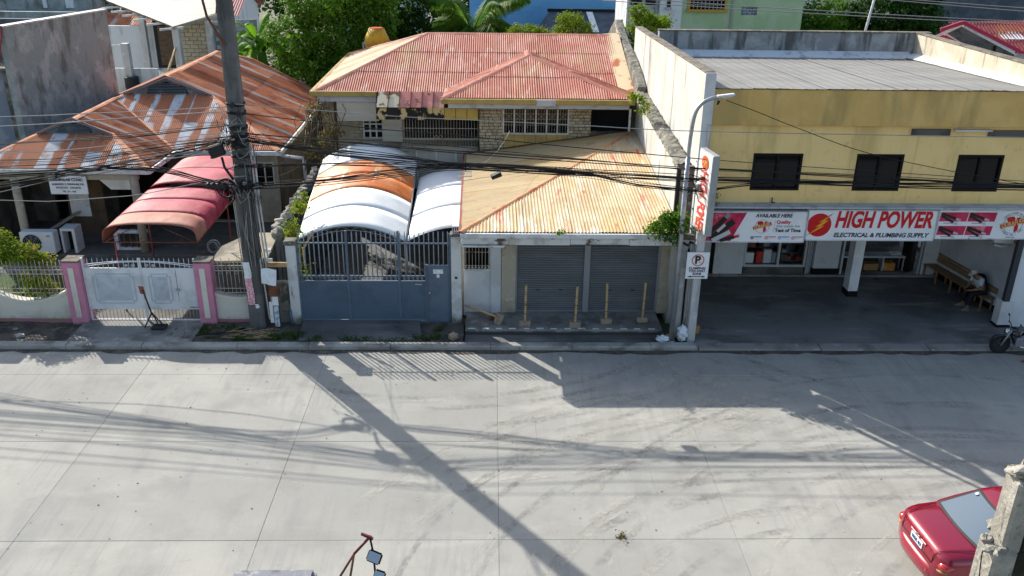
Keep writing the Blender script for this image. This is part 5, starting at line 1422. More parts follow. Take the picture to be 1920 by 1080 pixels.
shelf(10.6, 12.9, 25.9, .9, 2.6, 6, 'long hardware shelf at back of the open shop counter', 3)
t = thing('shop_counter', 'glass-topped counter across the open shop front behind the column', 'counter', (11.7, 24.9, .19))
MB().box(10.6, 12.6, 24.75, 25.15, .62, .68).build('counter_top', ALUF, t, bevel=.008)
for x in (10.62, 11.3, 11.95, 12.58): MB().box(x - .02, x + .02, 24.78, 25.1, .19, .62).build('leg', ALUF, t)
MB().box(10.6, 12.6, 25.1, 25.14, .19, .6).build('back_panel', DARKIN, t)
tag(MB().box(11.95, 12.35, 24.8, 25.08, .19, .43).build('carton', WARMBOX, bevel=.01), 'orange carton under right part of the shop counter', 'box')
tag(MB().box(11.4, 11.85, 24.82, 25.08, .19, .40).build('carton', CARD, bevel=.01), 'brown carton under middle of the shop counter', 'box')
tag(MB().boxm((12.72, 24.85, .72), (.3, .3, 1.06), Euler((0, 0, R(35))).to_matrix()).build('display_case', BLACKF, bevel=.01), 'black display case standing at right end of the shop counter', 'case')
t = thing('spot_tray', 'row of small white spotlights on the counter by the black case', 'tray', (12.3, 24.9, .68))
for i in range(4): MB().boxm((12.2 + i * .08, 24.9, .72), (.05, .12, .08), Euler((R(20), 0, .3)).to_matrix()).build('spotlight', ACWHITE, t)
for i, (x, w_, hgt, m_) in enumerate(((7.78, .26, .32, ACWHITE), (8.08, .2, .36, REDBOX), (8.32, .24, .42, SIGNLT), (8.52, .12, .34, SIGNGRY))):
    tag(MB().box(x - w_ / 2, x + w_ / 2, 24.62, 24.74, .50, .50 + hgt).build('display_box', m_, bevel=.006), ('white appliance box leftmost in the shop window', 'red box in the shop window beside white box', 'pale printed box in the shop window right of red box', 'grey box in the shop window by the middle mullion')[i], 'box')

# signboards over the forecourt
def board(name, x0, x1, z0, z1, label):
    t = thing(name, label, 'sign', ((x0 + x1) / 2, 20.8, z0))
    MB().box(x0, x1, 20.76, 20.92, z0, z1).build('board', SIGNW, t, bevel=.008)
    f = MB().box(x0, x1, 20.745, 20.76, z0, z0 + .025).box(x0, x1, 20.745, 20.76, z1 - .025, z1).box(x0, x0 + .02, 20.746, 20.76, z0, z1).box(x1 - .02, x1, 20.746, 20.76, z0, z1)
    f.build('frame', GUTW, t)
    return t
YF = 20.757
def flat(poly, m, t, name, y=YF, th=.003): return MB().prism([(x, y, z) for x, z in poly], (0, -th, 0)).build(name, m, t)
def ell(cx, cz, rx, rz, n=32): return [(cx + rx * math.cos(2 * math.pi * i / n), cz + rz * math.sin(2 * math.pi * i / n)) for i in range(n)]
s2 = board('main_sign', 7.90, 11.17, 2.635, 3.445, 'wide white signboard reading HIGH POWER with red lightning circle')
cx, cz, k = 8.21, 3.045, .0133
flat(ell(cx, cz, .305, .305), SIGNRED, s2, 'emblem_disc')
bolt = [(-.30, -.29), (.0, -.03), (-.12, -.06), (.09, .10), (-.03, .08), (.33, .33), (.10, .12), (.22, .14), (.02, -.05), (.13, -.03)]
flat([(cx + x, cz + z) for x, z in bolt], SIGNORG, s2, 'emblem_bolt', y=YF - .004)
flat([(cx + x * .86 + .02, cz + z * .86 + .005) for x, z in bolt], SIGNYEL, s2, 'emblem_bolt', y=YF - .008)
text('HIGH POWER', .60, SIGNRED, s2, (9.84, YF, 3.175), bold=.021, shear=.18, fit=2.46)
text('ELECTRICAL & PLUMBING SUPPLY', .16, SIGNNAVY, s2, (9.83, YF, 2.78), bold=.004, shear=.18, fit=2.42)

s1 = board('cable_sign', 5.36, 7.885, 2.575, 3.39, 'white signboard with crimson cable picture reading AVAILABLE HERE')
flat([(5.39, 2.61), (6.02, 2.61), (6.36, 3.355), (5.47, 3.355)], SIGNPINK, s1, 'picture')
def cable(t, x0, z0, x1, z1, w, m, tip=None, y=YF - .005):
    d = Vector((x1 - x0, 0, z1 - z0)).normalized(); n_ = Vector((-d.z, 0, d.x)) * w / 2
    P, Q = Vector((x0, y, z0)), Vector((x1, y, z1))
    MB().prism([P - n_, Q - n_, Q + n_, P + n_], (0, -.003, 0)).build('cable_print', m, t)
    if tip:
        for o_ in (-.5, 0, .5):
            A = Q + n_ * o_; B_ = Q + d * .13 + n_ * o_ * 1.2
            MB().prism([A - n_ * .22, B_ - n_ * .18, B_ + n_ * .18, A + n_ * .22], (0, -.0045, 0)).build('wire_print', tip, t)
cable(s1, 5.42, 2.78, 5.84, 3.22, .13, SIGNBLK, SIGNGRY)
cable(s1, 5.50, 2.66, 6.05, 3.14, .16, SIGNBLK, SIGNPINK, YF - .009)
cable(s1, 5.66, 2.86, 5.84, 3.05, .07, SIGNLT, None, YF - .013)
cable(s1, 5.55, 2.62, 5.98, 2.86, .11, SIGNLT, None, YF - .013)
cable(s1, 5.75, 2.625, 6.1, 2.72, .09, SIGNBLK, SIGNRED, YF - .013)
text('AVAILABLE HERE', .13, SIGNNAVY, s1, (7.05, YF, 3.28), bold=.004, shear=.15, fit=.93)
def emblem(t, cx, cz, r, tiny):
    ring = MB()
    for i in range(40):
        a0, a1 = 2 * math.pi * i / 40, 2 * math.pi * (i + 1) / 40
        q = [(cx + rr_ * math.cos(a), YF, cz + rr_ * math.sin(a)) for rr_, a in ((r, a0), (r, a1), (r * .95, a1), (r * .95, a0))]
        ring.prism(q, (0, -.003, 0))
    ring.build('emblem_ring', SIGNGRY, t)
    rr = random.Random(5)
    for bx, bz, bw, bh in ((-.3, .45, .42, .36), (.45, .52, .25, .22), (-.02, .12, .3, .2), (.38, -.42, .26, .42), (.62, .2, .2, .2)):
        flat([(cx + r * (bx + bw * rr.uniform(.7, 1.15) * math.cos(a)), cz + r * (bz + bh * rr.uniform(.6, 1.15) * math.sin(a))) for a in (2 * math.pi * i / 11 for i in range(11))], SIGNRED, t, 'emblem_map', y=YF - .001)
    band = MB()
    d = Vector((1, 0, .30)).normalized(); n_ = Vector((-d.z, 0, d.x)) * r * .24
    A, B_ = Vector((cx - r * 1.25, YF - .004, cz - r * .28)), Vector((cx + r * 1.25, YF - .004, cz + r * .42))
    band.prism([A - n_ * .9, B_ - n_ * 1.1, B_ + n_ * 1.1, A + n_ * .9], (0, -.003, 0)); band.build('emblem_band', SIGNRED, t)
    text('DURAFLEX', r * .70, SIGNGOLD, t, (cx, YF - .008, cz + r * .07), rot=(R(90), R(-16), 0), bold=.006, fit=r * 2.35)
    if tiny:
        for w_, a_, rr_ in (('AMERICAN WIRE', 90, 1.16), ('& CABLE CO., INC.', -90, 1.16)):
            nch = len(w_)
            for i, ch in enumerate(w_):
                if ch == ' ': continue
                f_ = (i - (nch - 1) / 2) * (9.5 if a_ > 0 else -8.)
                ang = R(a_ - f_ if a_ > 0 else a_ - f_)
                rot = ang - math.pi / 2 if a_ > 0 else ang + math.pi / 2
                text(ch, r * .24, SIGNGRY, t, (cx + r * rr_ * math.cos(ang), YF, cz + r * rr_ * math.sin(ang)), rot=(R(90), -rot, 0), bold=.002)
        text('SINCE 1969', r * .18, SIGNGRY, t, (cx, YF, cz - r * 1.42))
emblem(s1, 6.78, 3.0, .18, False)
flat([(7.07, 2.84), (7.078, 2.84), (7.10, 3.16), (7.092, 3.16)], SIGNGRY, s1, 'divider')
text('Quality', .12, SIGNRED, s1, (7.13, YF, 3.115), bold=.003, align='LEFT')
text('that stands the', .10, SIGNGRY, s1, (7.13, YF, 3.01), align='LEFT', fit=None)
text('Test of Time', .125, SIGNNAVY, s1, (7.11, YF, 2.895), bold=.004, align='LEFT')
for x, m_, g_ in ((6.56, SIGNNVB, 'f'), (6.92, SIGNRED, ''), (7.26, SIGNBLU, 'in'), (7.60, SIGNPINK, '')):
    flat(ell(x, 2.70, .042, .042, 16), m_, s1, 'icon_disc')
    if g_: text(g_, .07, SIGNW, s1, (x, YF - .004, 2.70), bold=.002)
    else: flat(ell(x, 2.70, .022, .022, 12), SIGNW, s1, 'icon_mark', y=YF - .004)
    flat([(x + .05, 2.715), (x + .24, 2.715), (x + .24, 2.735), (x + .05, 2.735)], m_, s1, 'icon_line')
    flat([(x + .05, 2.685), (x + .18, 2.685), (x + .18, 2.692), (x + .05, 2.692)], SIGNLT, s1, 'icon_line')
s3 = board('cable_photo_sign', 11.19, 14.35, 2.69, 3.465, 'white signboard with four crimson cable photos beside round red emblem')
for px_, pz, w_ in ((11.24, 3.16, .70), (11.96, 3.16, .70), (11.24, 2.80, .70), (11.96, 2.80, .66)):
    flat([(px_ - .02, pz), (px_ + w_ - .03, pz), (px_ + w_, pz + .24), (px_, pz + .24)], SIGNPINK, s3, 'picture')
    cable(s3, px_ + .02, pz + .21, px_ + .40, pz + .07, .07, SIGNBLK, SIGNLT)
    cable(s3, px_ + .02, pz + .15, px_ + .34, pz - .02, .06, SIGNBLK, SIGNLT, YF - .009)
    flat([(px_ + .1, pz - .055), (px_ + .45, pz - .055), (px_ + .45, pz - .035), (px_ + .1, pz - .035)], SIGNGRY, s3, 'caption')
emblem(s3, 13.12, 3.10, .25, True)

t = thing('air_conditioner', 'air conditioner hung high on side wall under the cable photo sign', 'air conditioner', (13.5, 21.9, 2.0))
MB().boxm((13.5, 21.8, 2.5), (.5, .72, .36), Euler((0, 0, R(-10))).to_matrix()).build('casing', ACWHITE, t, bevel=.02)
MB().boxm((13.23, 21.9, 2.5), (.02, .5, .34), Euler((0, 0, R(-10))).to_matrix()).build('fan_grille', BLACKF, t)
for y in (21.55, 22.1): MB().beam((13.2, y, 2.28), (13.9, y + .1, 2.28), .03).build('bracket', GALV, t)
MB().tube([(13.3, 21.5, 2.36), (13.2, 21.45, 2.28), (13.35, 21.4, 2.25), (13.6, 21.4, 2.3)], .02, 6).build('pipe', ACWHITE, t)

nb = thing('corner_pier', 'white corner pier with dark drainpipe at right end of forecourt', 'pier', (13.8, 21.1, 0))
MB().box(13.48, 13.82, 20.95, 21.25, .04, .88).build('base_block', PALEW, nb, bevel=.01)
MB().box(13.47, 13.83, 20.94, 21.26, -.02, .2).build('base_skirting', BLACKF, nb)
MB().box(13.5, 13.66, 20.93, 21.06, .88, 2.72).build('drainpipe', mat('dark_drainpipe', (.035, .04, .05), rough=.5), nb, bevel=.01)
MB().box(13.68, 16.5, 21.0, 21.3, .0, 2.72).build('pier_wall', mat('white_end_wall', (.62, .65, .7), [lay((.55, .58, .62), 1.5, .5, .65)], rough=.8), nb)
tag(MB().tube([(13.9, 20.9, .12), (14.1, 20.75, .10), (14.35, 20.62, .08), (14.8, 20.4, .08)], .025, 6).build('black_hose', CABLE), 'black hose lying on the pavement by the white corner pier', 'hose')

# bench along the oblique wall and the man on it
bn = thing('slat_bench', 'long varnished wooden slat bench along the forecourt side wall', 'bench', (13.5, 23.3, .13), R(10.5))
def bb(name, x0, x1, y0, y1, z0, z1, rx=0.):
    c = ((x0 + x1) / 2, (y0 + y1) / 2, (z0 + z1) / 2)
    m_ = MB().boxm((0, 0, 0), (x1 - x0, y1 - y0, z1 - z0), Matrix.Rotation(rx, 3, 'Y') if rx else None)
    o = bpy.data.objects.new(name, m_.mesh(name, BENCHW, bevel=.006)); col.objects.link(o); o.parent = bn; o.location = c
    return o
for i in range(4): bb('seat_slat', -.24 + i * .095, -.155 + i * .095, -1.42, 1.30, .40, .425)
for i in range(5): bb('back_slat', .15 + i * .016, .17 + i * .016, -1.40, 1.26, .50 + i * .095, .588 + i * .095)
for y in (-1.3, -.65, 0, .65, 1.2):
    bb('leg', -.22, -.17, y - .025, y + .025, 0, .40); bb('leg', .13, .18, y - .025, y + .025, 0, .40)
    bb('back_post', .19, .225, y - .03, y + .03, .38, .9); bb('seat_bearer', -.24, .2, y - .022, y + .022, .36, .40)

# ------------------------------------------------------------------ people
def person(label, loc, rz, J, shirt, trous, cap=None, bare_feet=False, hands=True, sc=.9, open_shoe=None):
    """J: joint positions in the person's own frame (x forward, y left, z up)"""
    t = thing('person', label, 'person', loc, rz)
    P = {k: Vector(v) * sc for k, v in J.items()}
    def both(k): return (P[k + '_l'], P[k + '_r'])
    V, E_, Rr = [], [], []
    def v(p, r): V.append(tuple(p)); Rr.append(r * sc); return len(V) - 1
    pel = v(P['pelvis'], .13); sp = v(P['spine'], .125); ch = v(P['chest'], .14); nk = v(P['neck'], .055); hd = v(P['head'], .085); tp = v(P['crown'], .075)
    E_ += [(pel, sp), (sp, ch), (ch, nk), (nk, hd), (hd, tp)]
    for s in 'lr':
        sh, el, wr, ha = v(P['shoulder_' + s], .06), v(P['elbow_' + s], .043), v(P['wrist_' + s], .03), v(P['hand_' + s], .034)
        E_ += [(ch, sh), (sh, el), (el, wr), (wr, ha)]
        hp, kn, an, to = v(P['hip_' + s], .09), v(P['knee_' + s], .06), v(P['ankle_' + s], .04), v(P['toe_' + s], .035)
        E_ += [(pel, hp), (hp, kn), (kn, an), (an, to)]
    def local(o): o.parent = t; return o
    body = local(skin_mesh('body', V, E_, Rr, SKIN))
    def cloth(name, chain, radii, m):
        VV, EE, RR = [], [], []
        idx = {}
        for seq, rs in zip(chain, radii):
            prev = None
            for k, r in zip(seq, rs):
                if k not in idx: idx[k] = len(VV); VV.append(tuple(P[k])); RR.append(r * sc)
                if prev is not None: EE.append((prev, idx[k]))
                prev = idx[k]
        return local(skin_mesh(name, VV, EE, RR, m))
    P['mid_l'] = P['shoulder_l'].lerp(P['elbow_l'], .75); P['mid_r'] = P['shoulder_r'].lerp(P['elbow_r'], .75)
    P['collar'] = P['chest'].lerp(P['neck'], .6)
    cloth('shirt', [('spine', 'chest', 'collar'), ('chest', 'shoulder_l', 'mid_l'), ('chest', 'shoulder_r', 'mid_r'), ('spine', 'pelvis')], [(.15, .165, .08), (.165, .078, .062), (.165, .078, .062), (.15, .145)], shirt)
    for s in 'lr': P['cuff_' + s] = P['knee_' + s].lerp(P['ankle_' + s], .9)
    cloth('trousers', [('pelvis', 'hip_l', 'knee_l', 'cuff_l'), ('pelvis', 'hip_r', 'knee_r', 'cuff_r')], [(.145, .105, .078, .058), (.145, .105, .078, .058)], trous)
    hdir = (P['crown'] - P['head']).normalized()
    fwd = (Vector((1, 0, 0)) - hdir * hdir.x).normalized()
    side = hdir.cross(fwd)
    M3 = Matrix((fwd, side, hdir)).transposed()
    f = MB()
    c = P['head'] + hdir * .02
    f.boxm(c + fwd * .088 * sc, (.03 * sc, .022 * sc, .035 * sc), M3)
    for q in (-1, 1): f.boxm(c + side * q * .085 * sc, (.03 * sc, .015 * sc, .05 * sc), M3)
    local(f.build('nose_and_ears', SKIN, bevel=.005))
    ey = MB()
    for q in (-1, 1): ey.boxm(c + fwd * .08 * sc + side * q * .032 * sc + hdir * .025 * sc, (.014 * sc, .022 * sc, .01 * sc), M3)
    ey.boxm(c + fwd * .076 * sc - hdir * .042 * sc, (.014 * sc, .04 * sc, .008 * sc), M3)
    local(ey.build('eyes_and_mouth', TROUS))
    if cap:
        cm = MB()
        cm.lathe([(.098 * sc, 0), (.10 * sc, .03 * sc), (.085 * sc, .075 * sc), (.05 * sc, .105 * sc), (.01, .115 * sc)], c=P['head'] + hdir * .035 * sc, n=14, m=M3)
        cm.boxm(P['head'] + hdir * .045 * sc + fwd * .125 * sc, (.11 * sc, .14 * sc, .012 * sc), M3)
        local(cm.build('cap', cap))
    else:
        local(MB().lathe([(.092 * sc, 0), (.096 * sc, .05 * sc), (.07 * sc, .095 * sc), (.01, .11 * sc)], c=P['head'] + hdir * .03 * sc - fwd * .012, n=14, m=M3).build('hair', BLACKF))
    for s in 'lr':
        d = (P['hand_' + s] - P['wrist_' + s]).normalized(); up = Vector((0, 0, 1)); a = d.cross(up).normalized()
        if hands:
            hm = MB()
            for i in range(4):
                b0 = P['hand_' + s] + a * (i - 1.5) * .018 * sc
                L = (.06, .07, .066, .05)[i] * sc
                hm.tube([b0, b0 + d * L * .55 - up * .004, b0 + d * L - up * .022 * sc], [.009 * sc, .0085 * sc, .006 * sc], 6)
            q = 1 if s == 'l' else -1
            b0 = P['wrist_' + s].lerp(P['hand_' + s], .4)
            hm.tube([b0, b0 - a * q * .04 * sc + d * .02 * sc, b0 - a * q * .05 * sc + d * .05 * sc], [.011 * sc, .010 * sc, .007 * sc], 6)
            local(hm.build('fingers', SKIN, fix=False))
        an, to = P['ankle_' + s], P['toe_' + s]
        fd = (to - an); fd.z = 0; fd.normalize(); fs = Vector((-fd.y, fd.x, 0))
        sh = MB()
        if open_shoe:
            o_ = [(-.05, .03), (.02, .042), (.12, .048), (.2, .03), (.2, -.03), (.12, -.048), (.02, -.042), (-.05, -.03)]
            base = Vector((an.x, an.y, 0))
            sh.prism([base + fd * x * sc + fs * y * sc for x, y in o_], (0, 0, .022 * sc))
            for q in (-1, 1): sh.beam(base + fd * .13 * sc + Vector((0, 0, .06 * sc)), base + fd * .07 * sc + fs * q * .045 * sc + Vector((0, 0, .02)), .014, .014)
            local(sh.build('slipper', open_shoe, bevel=.004))
        else:
            base = Vector((an.x, an.y, 0))
            sh.grid(lambda u_, v_: base + fd * (-.07 + .29 * u_) * sc + fs * (.048 * math.cos(math.pi * v_) * (1 - abs(u_ - .45) ** 3 * 3)) * sc + Vector((0, 0, (.1 - .06 * u_) * math.sin(math.pi * v_) * sc)), 8, 8)
            local(sh.build('shoe', SHOEG, fix=False))
    return t
seat_pose = dict(pelvis=(0, 0, .53), spine=(.07, 0, .76), chest=(.20, 0, .95), neck=(.31, 0, 1.06), head=(.38, 0, 1.14), crown=(.43, 0, 1.22),
    shoulder_l=(.22, .19, .98), elbow_l=(.27, .25, .72), wrist_l=(.46, .12, .63), hand_l=(.54, .07, .62), shoulder_r=(.22, -.19, .98), elbow_r=(.27, -.25, .72), wrist_r=(.46, -.12, .63), hand_r=(.54, -.06, .64),
    hip_l=(.04, .10, .52), knee_l=(.46, .16, .53), ankle_l=(.50, .17, .09), toe_l=(.64, .19, .04), hip_r=(.04, -.10, .52), knee_r=(.46, -.15, .53), ankle_r=(.42, -.17, .09), toe_r=(.56, -.2, .04))
man = person('man in white shirt and pale cap sitting bent forward on the slat bench', (13.66, 22.28, .13), R(188), seat_pose, SHIRT, TROUS, cap=CAPG)
bag = MB()
bag.grid(lambda u_, v_: Vector((13.66, 22.28, .13)) + Matrix.Rotation(R(188), 3, 'Z') @ Vector((-.02 - .13 * math.sin(math.pi * v_) * (1 - .3 * u_) + .14 * u_, .19 * math.cos(math.pi * v_) * (1 - .35 * (2 * u_ - 1) ** 4), .56 + .42 * u_)), 10, 12)
tag(bag.build('backpack', BAGM, fix=False), 'dark backpack on the back of the man sitting on the bench', 'backpack')
stand_pose = dict(pelvis=(0, 0, .92), spine=(0, 0, 1.1), chest=(0, 0, 1.30), neck=(0, 0, 1.46), head=(.02, 0, 1.55), crown=(.03, 0, 1.65),
    shoulder_l=(0, .2, 1.38), elbow_l=(.02, .25, 1.1), wrist_l=(.18, .24, .92), hand_l=(.26, .23, .9), shoulder_r=(0, -.2, 1.38), elbow_r=(.0, -.25, 1.08), wrist_r=(.06, -.27, .84), hand_r=(.08, -.27, .76),
    hip_l=(0, .1, .9), knee_l=(.03, .11, .5), ankle_l=(0, .12, .08), toe_l=(.14, .13, .04), hip_r=(0, -.1, .9), knee_r=(.03, -.11, .5), ankle_r=(.0, -.13, .08), toe_r=(.14, -.15, .04))
person('person in red slippers standing beside motorcycle at right edge', (13.42, 19.12, .005), R(190), stand_pose, mat('maroon_shirt', (.22, .03, .03), rough=.9), TROUS, open_shoe=REDRUB)

# ------------------------------------------------------------------ motorcycle nosing in at the right edge
mo = thing('motorcycle', 'black motorcycle with alloy wheels parked at kerb on the right edge', 'motorcycle', (13.45, 19.62, 0), R(-6))
def mp(mb, name, m, parent=None, **k):
    o = bpy.data.objects.new(name, mb.mesh(name, m, **k)); col.objects.link(o); o.parent = parent or mo; return o
RX = Matrix.Rotation(R(90), 3, 'X')
for x in (-.56, .56):
    tor = MB()
    tor.grid(lambda u_, v_: ((.245 + .05 * math.cos(2 * math.pi * v_)) * math.cos(2 * math.pi * u_) + x, .045 * math.sin(2 * math.pi * v_), .295 + (.245 + .05 * math.cos(2 * math.pi * v_)) * math.sin(2 * math.pi * u_)), 28, 8)
    ty = mp(tor, 'wheel', TYRE)
    rim = MB()
    for k in range(5):
        a = 2 * math.pi * k / 5 + .3
        rim.beam((x, 0, .295), (x + .21 * math.cos(a), 0, .295 + .21 * math.sin(a)), .03, .03)
    rim.lathe([(.05, -.05), (.05, .05)], c=(x, 0, .295), n=12, m=RX)
    rim.lathe([(.2, -.02), (.215, -.02), (.215, .02), (.2, .02)], c=(x, 0, .295), n=28, m=RX)
    mp(rim, 'rim', BIKEP, ty)
fk = MB()
for y in (-.08, .08): fk.tube([(-.56, y, .295), (-.36, y, .78)], .022, 8)
mp(fk, 'fork', GALV)
mp(MB().grid(lambda u_, v_: (-.56 + .31 * math.cos(R(20 + 150 * u_)), .06 * math.cos(math.pi * v_), .295 + .31 * math.sin(R(20 + 150 * u_)) + .02 * math.sin(math.pi * v_)), 10, 5), 'front_mudguard', BIKEP, fix=False)
mp(MB().lathe([(.02, -.08), (.08, -.05), (.095, .02), (.085, .05)], c=(-.46, 0, .72), n=14, m=Matrix.Rotation(R(-90), 3, 'Y')), 'headlight', CHROME)
mp(MB().tube([(-.30, -.34, .90), (-.32, -.16, .92), (-.34, 0, .86), (-.32, .16, .92), (-.30, .34, .90)], .014, 6), 'handlebar', BLACKF)
tank = MB(); tank.grid(lambda u_, v_: (-.30 + .42 * u_, .14 * math.sin(math.pi * min(1, u_ * 1.1 + .12)) * math.cos(2 * math.pi * v_), .66 + .11 * math.sin(math.pi * (u_ * .8 + .15)) * math.sin(2 * math.pi * v_)), 10, 12)
mp(tank, 'fuel_tank', BIKEP, fix=False)
mp(MB().boxm((.36, 0, .70), (.56, .2, .08), Matrix.Rotation(R(-6), 3, 'Y')), 'seat', TYRE, bevel=.03)
mp(MB().box(-.16, .18, -.12, .12, .25, .56), 'engine', GALV, bevel=.03)
mp(MB().beam((-.34, 0, .66), (-.1, 0, .25), .05).beam((-.1, 0, .25), (.56, 0, .295), .05).beam((.1, 0, .6), (.56, 0, .62), .04), 'frame', BLACKF)
mp(MB().tube([(-.05, -.14, .3), (.3, -.15, .24), (.72, -.16, .33)], [.025, .03, .04], 8), 'exhaust', CHROME)
mp(MB().boxm((.66, 0, .66), (.12, .12, .06)), 'tail_lamp', TAILRED, bevel=.015)
for y in (-.36, .36):
    m_ = mp(MB().tube([(-.31, y * .7, .92), (-.30, y, 1.05)], .007, 5), 'mirror_arm', BLACKF)
    mp(MB().boxm((-.30, y * 1.08, 1.09), (.02, .11, .07)), 'mirror', MIRROR, m_, bevel=.012)

mo.scale = (.86, .86, .86)
mo.location = (13.36, 19.66, 0)

# ------------------------------------------------------------------ red saloon car
car = thing('red_car', 'glossy crimson saloon car seen from behind at lower right', 'car', (7.10, 11.68, 0), R(4))
def cp(mb, name, m, parent=None, **k):
    o = bpy.data.objects.new(name, mb.mesh(name, m, **k)); col.objects.link(o); o.parent = parent or car; return o
def cinterp(tab, x):
    for (a, va), (b, vb) in zip(tab[:-1], tab[1:]):
        if a <= x <= b:
            s = (x - a) / (b - a); return va + (vb - va) * (s * s * (3 - 2 * s) * .5 + s * .5)
    return tab[0][1] if x < tab[0][0] else tab[-1][1]
Wt = [(0, .50), (.04, .63), (.12, .73), (.3, .79), (.7, .815), (2.6, .815), (3.5, .78), (3.85, .70), (4.1, .55), (4.18, .38)]
Tt = [(0, .70), (.03, .79), (.10, .845), (.3, .875), (.8, .90), (2.8, .90), (3.3, .84), (3.9, .70), (4.18, .52)]
Bt = [(0, .30), (.15, .22), (3.9, .2), (4.18, .26)]
xs = [0, .015, .04, .08, .14, .22, .34, .5, .7, 1., 1.4, 1.9, 2.4, 2.9, 3.3, 3.6, 3.85, 4.0, 4.1, 4.18]
body = MB(); NS = 17
for x in xs:
    w_, tp_, bt_ = cinterp(Wt, x), cinterp(Tt, x), cinterp(Bt, x)
    hs = [(.0, bt_), (.85, bt_), (.97, bt_ + .06), (1.0, bt_ + .18), (1.0, .52), (.985, .64), (.95, tp_ - .085), (.88, tp_ - .02), (0.62, tp_ + .008)]
    ring = [(y * w_, z) for y, z in hs] + [(0, tp_ + .018)] + [(-y * w_, z) for y, z in reversed(hs[1:])]
    body.v += [(x, y, z) for y, z in ring]
K = len(ring)
for i in range(len(xs) - 1):
    for k in range(K):
        body.f.append((i * K + k, i * K + (k + 1) % K, (i + 1) * K + (k + 1) % K, (i + 1) * K + k)); body.sm.append(True)
body.f.append(tuple(range(K))); body.sm.append(True)
body.f.append(tuple(reversed(range((len(xs) - 1) * K, len(xs) * K)))); body.sm.append(True)
cp(body, 'body', CARRED)
bump_ = MB()
bs_ = []
for i in range(25):
    a = -1.25 + 2.5 * i / 24
    y = .80 * math.sin(a) / math.sin(1.25) ; 
    x = -.045 + .55 * max(0, (abs(a) / 1.25)) ** 3.2
    bs_.append((x, y))
for x, y in bs_: bump_.v += [(x + .04, y * .97, .24), (x + .0, y, .27), (x - .012, y * 1.01, .36), (x - .012, y * 1.01, .45), (x + .012, y, .50), (x + .06, y * .97, .515)]
for i in range(24):
    for k in range(5): bump_.f.append((i * 6 + k, i * 6 + k + 1, i * 6 + 7 + k, i * 6 + 6 + k)); bump_.sm.append(True)
cp(bump_, 'bumper', CARRED2)
for y in (-.42, .36): cp(MB().lathe([(.013, 0), (.013, .008)], c=(-.048 + .02 * abs(y), y, .41), n=8, m=Matrix.Rotation(R(-90), 3, 'Y')), 'sensor', TAILAMB)
rings = []
for z, x0, x1, w_, w1_ in ((.885, .62, 3.12, .735, .70), (1.0, .86, 2.93, .70, .68), (1.20, 1.27, 2.48, .60, .585), (1.255, 1.45, 2.30, .55, .54)):
    rings.append([(x0, -w_ * .85, z), (x0 + .09, -w_, z), (1.8, -w_ * 1.02, z), (x1 - .1, -w1_, z), (x1, -w1_ * .82, z), (x1 + .03, 0, z), (x1, w1_ * .82, z), (x1 - .1, w1_, z), (1.8, w_ * 1.02, z), (x0 + .09, w_, z), (x0, w_ * .85, z), (x0 - .05, 0, z)])
gh = MB()
for r_ in rings: gh.v += r_
gh.v.append((1.85, 0, 1.285)); n_ = 12
for i in range(3):
    for k in range(n_): gh.f.append((i * n_ + k, i * n_ + (k + 1) % n_, (i + 1) * n_ + (k + 1) % n_, (i + 1) * n_ + k)); gh.sm.append(True)
for k in range(n_): gh.f.append((3 * n_ + k, 3 * n_ + (k + 1) % n_, 4 * n_)); gh.sm.append(True)
cp(gh, 'roof', CARRED)
def win(name, pts, m, off):
    n_ = (Vector(pts[1]) - Vector(pts[0])).cross(Vector(pts[-1]) - Vector(pts[0])).normalized()
    return MB().poly([Vector(p_) + Vector(off) for p_ in pts])
def rearwin(zc0, zc1, wf, off, name, m, par=None):
    mb = MB()
    def P(u_, v_):
        z = zc0 + (zc1 - zc0) * v_
        x0 = .62 + (z - .885) / (1.22 - .885) * (1.30 - .62)
        w_ = (.735 + (z - .885) / (1.22 - .885) * (.59 - .735)) * .90 * wf
        y = w_ * (2 * u_ - 1)
        return (x0 - .05 * (1 - (2 * u_ - 1) ** 2) - off, y, z + off * .8)
    mb.grid(P, 12, 6)
    return cp(mb, name, m, par, fix=False)
rw = rearwin(.905, 1.225, 1.0, .012, 'rear_window', CARBLK)
rearwin(.925, 1.205, .93, .018, 'rear_glass', CARGLASS, rw)
tg = MB().lathe([(.03, 0), (.03, .003)], c=(1.18, .44, 1.21), n=12, m=Matrix.Rotation(R(-25), 3, 'Y'))
cp(tg, 'sticker', PAPERW, rw)
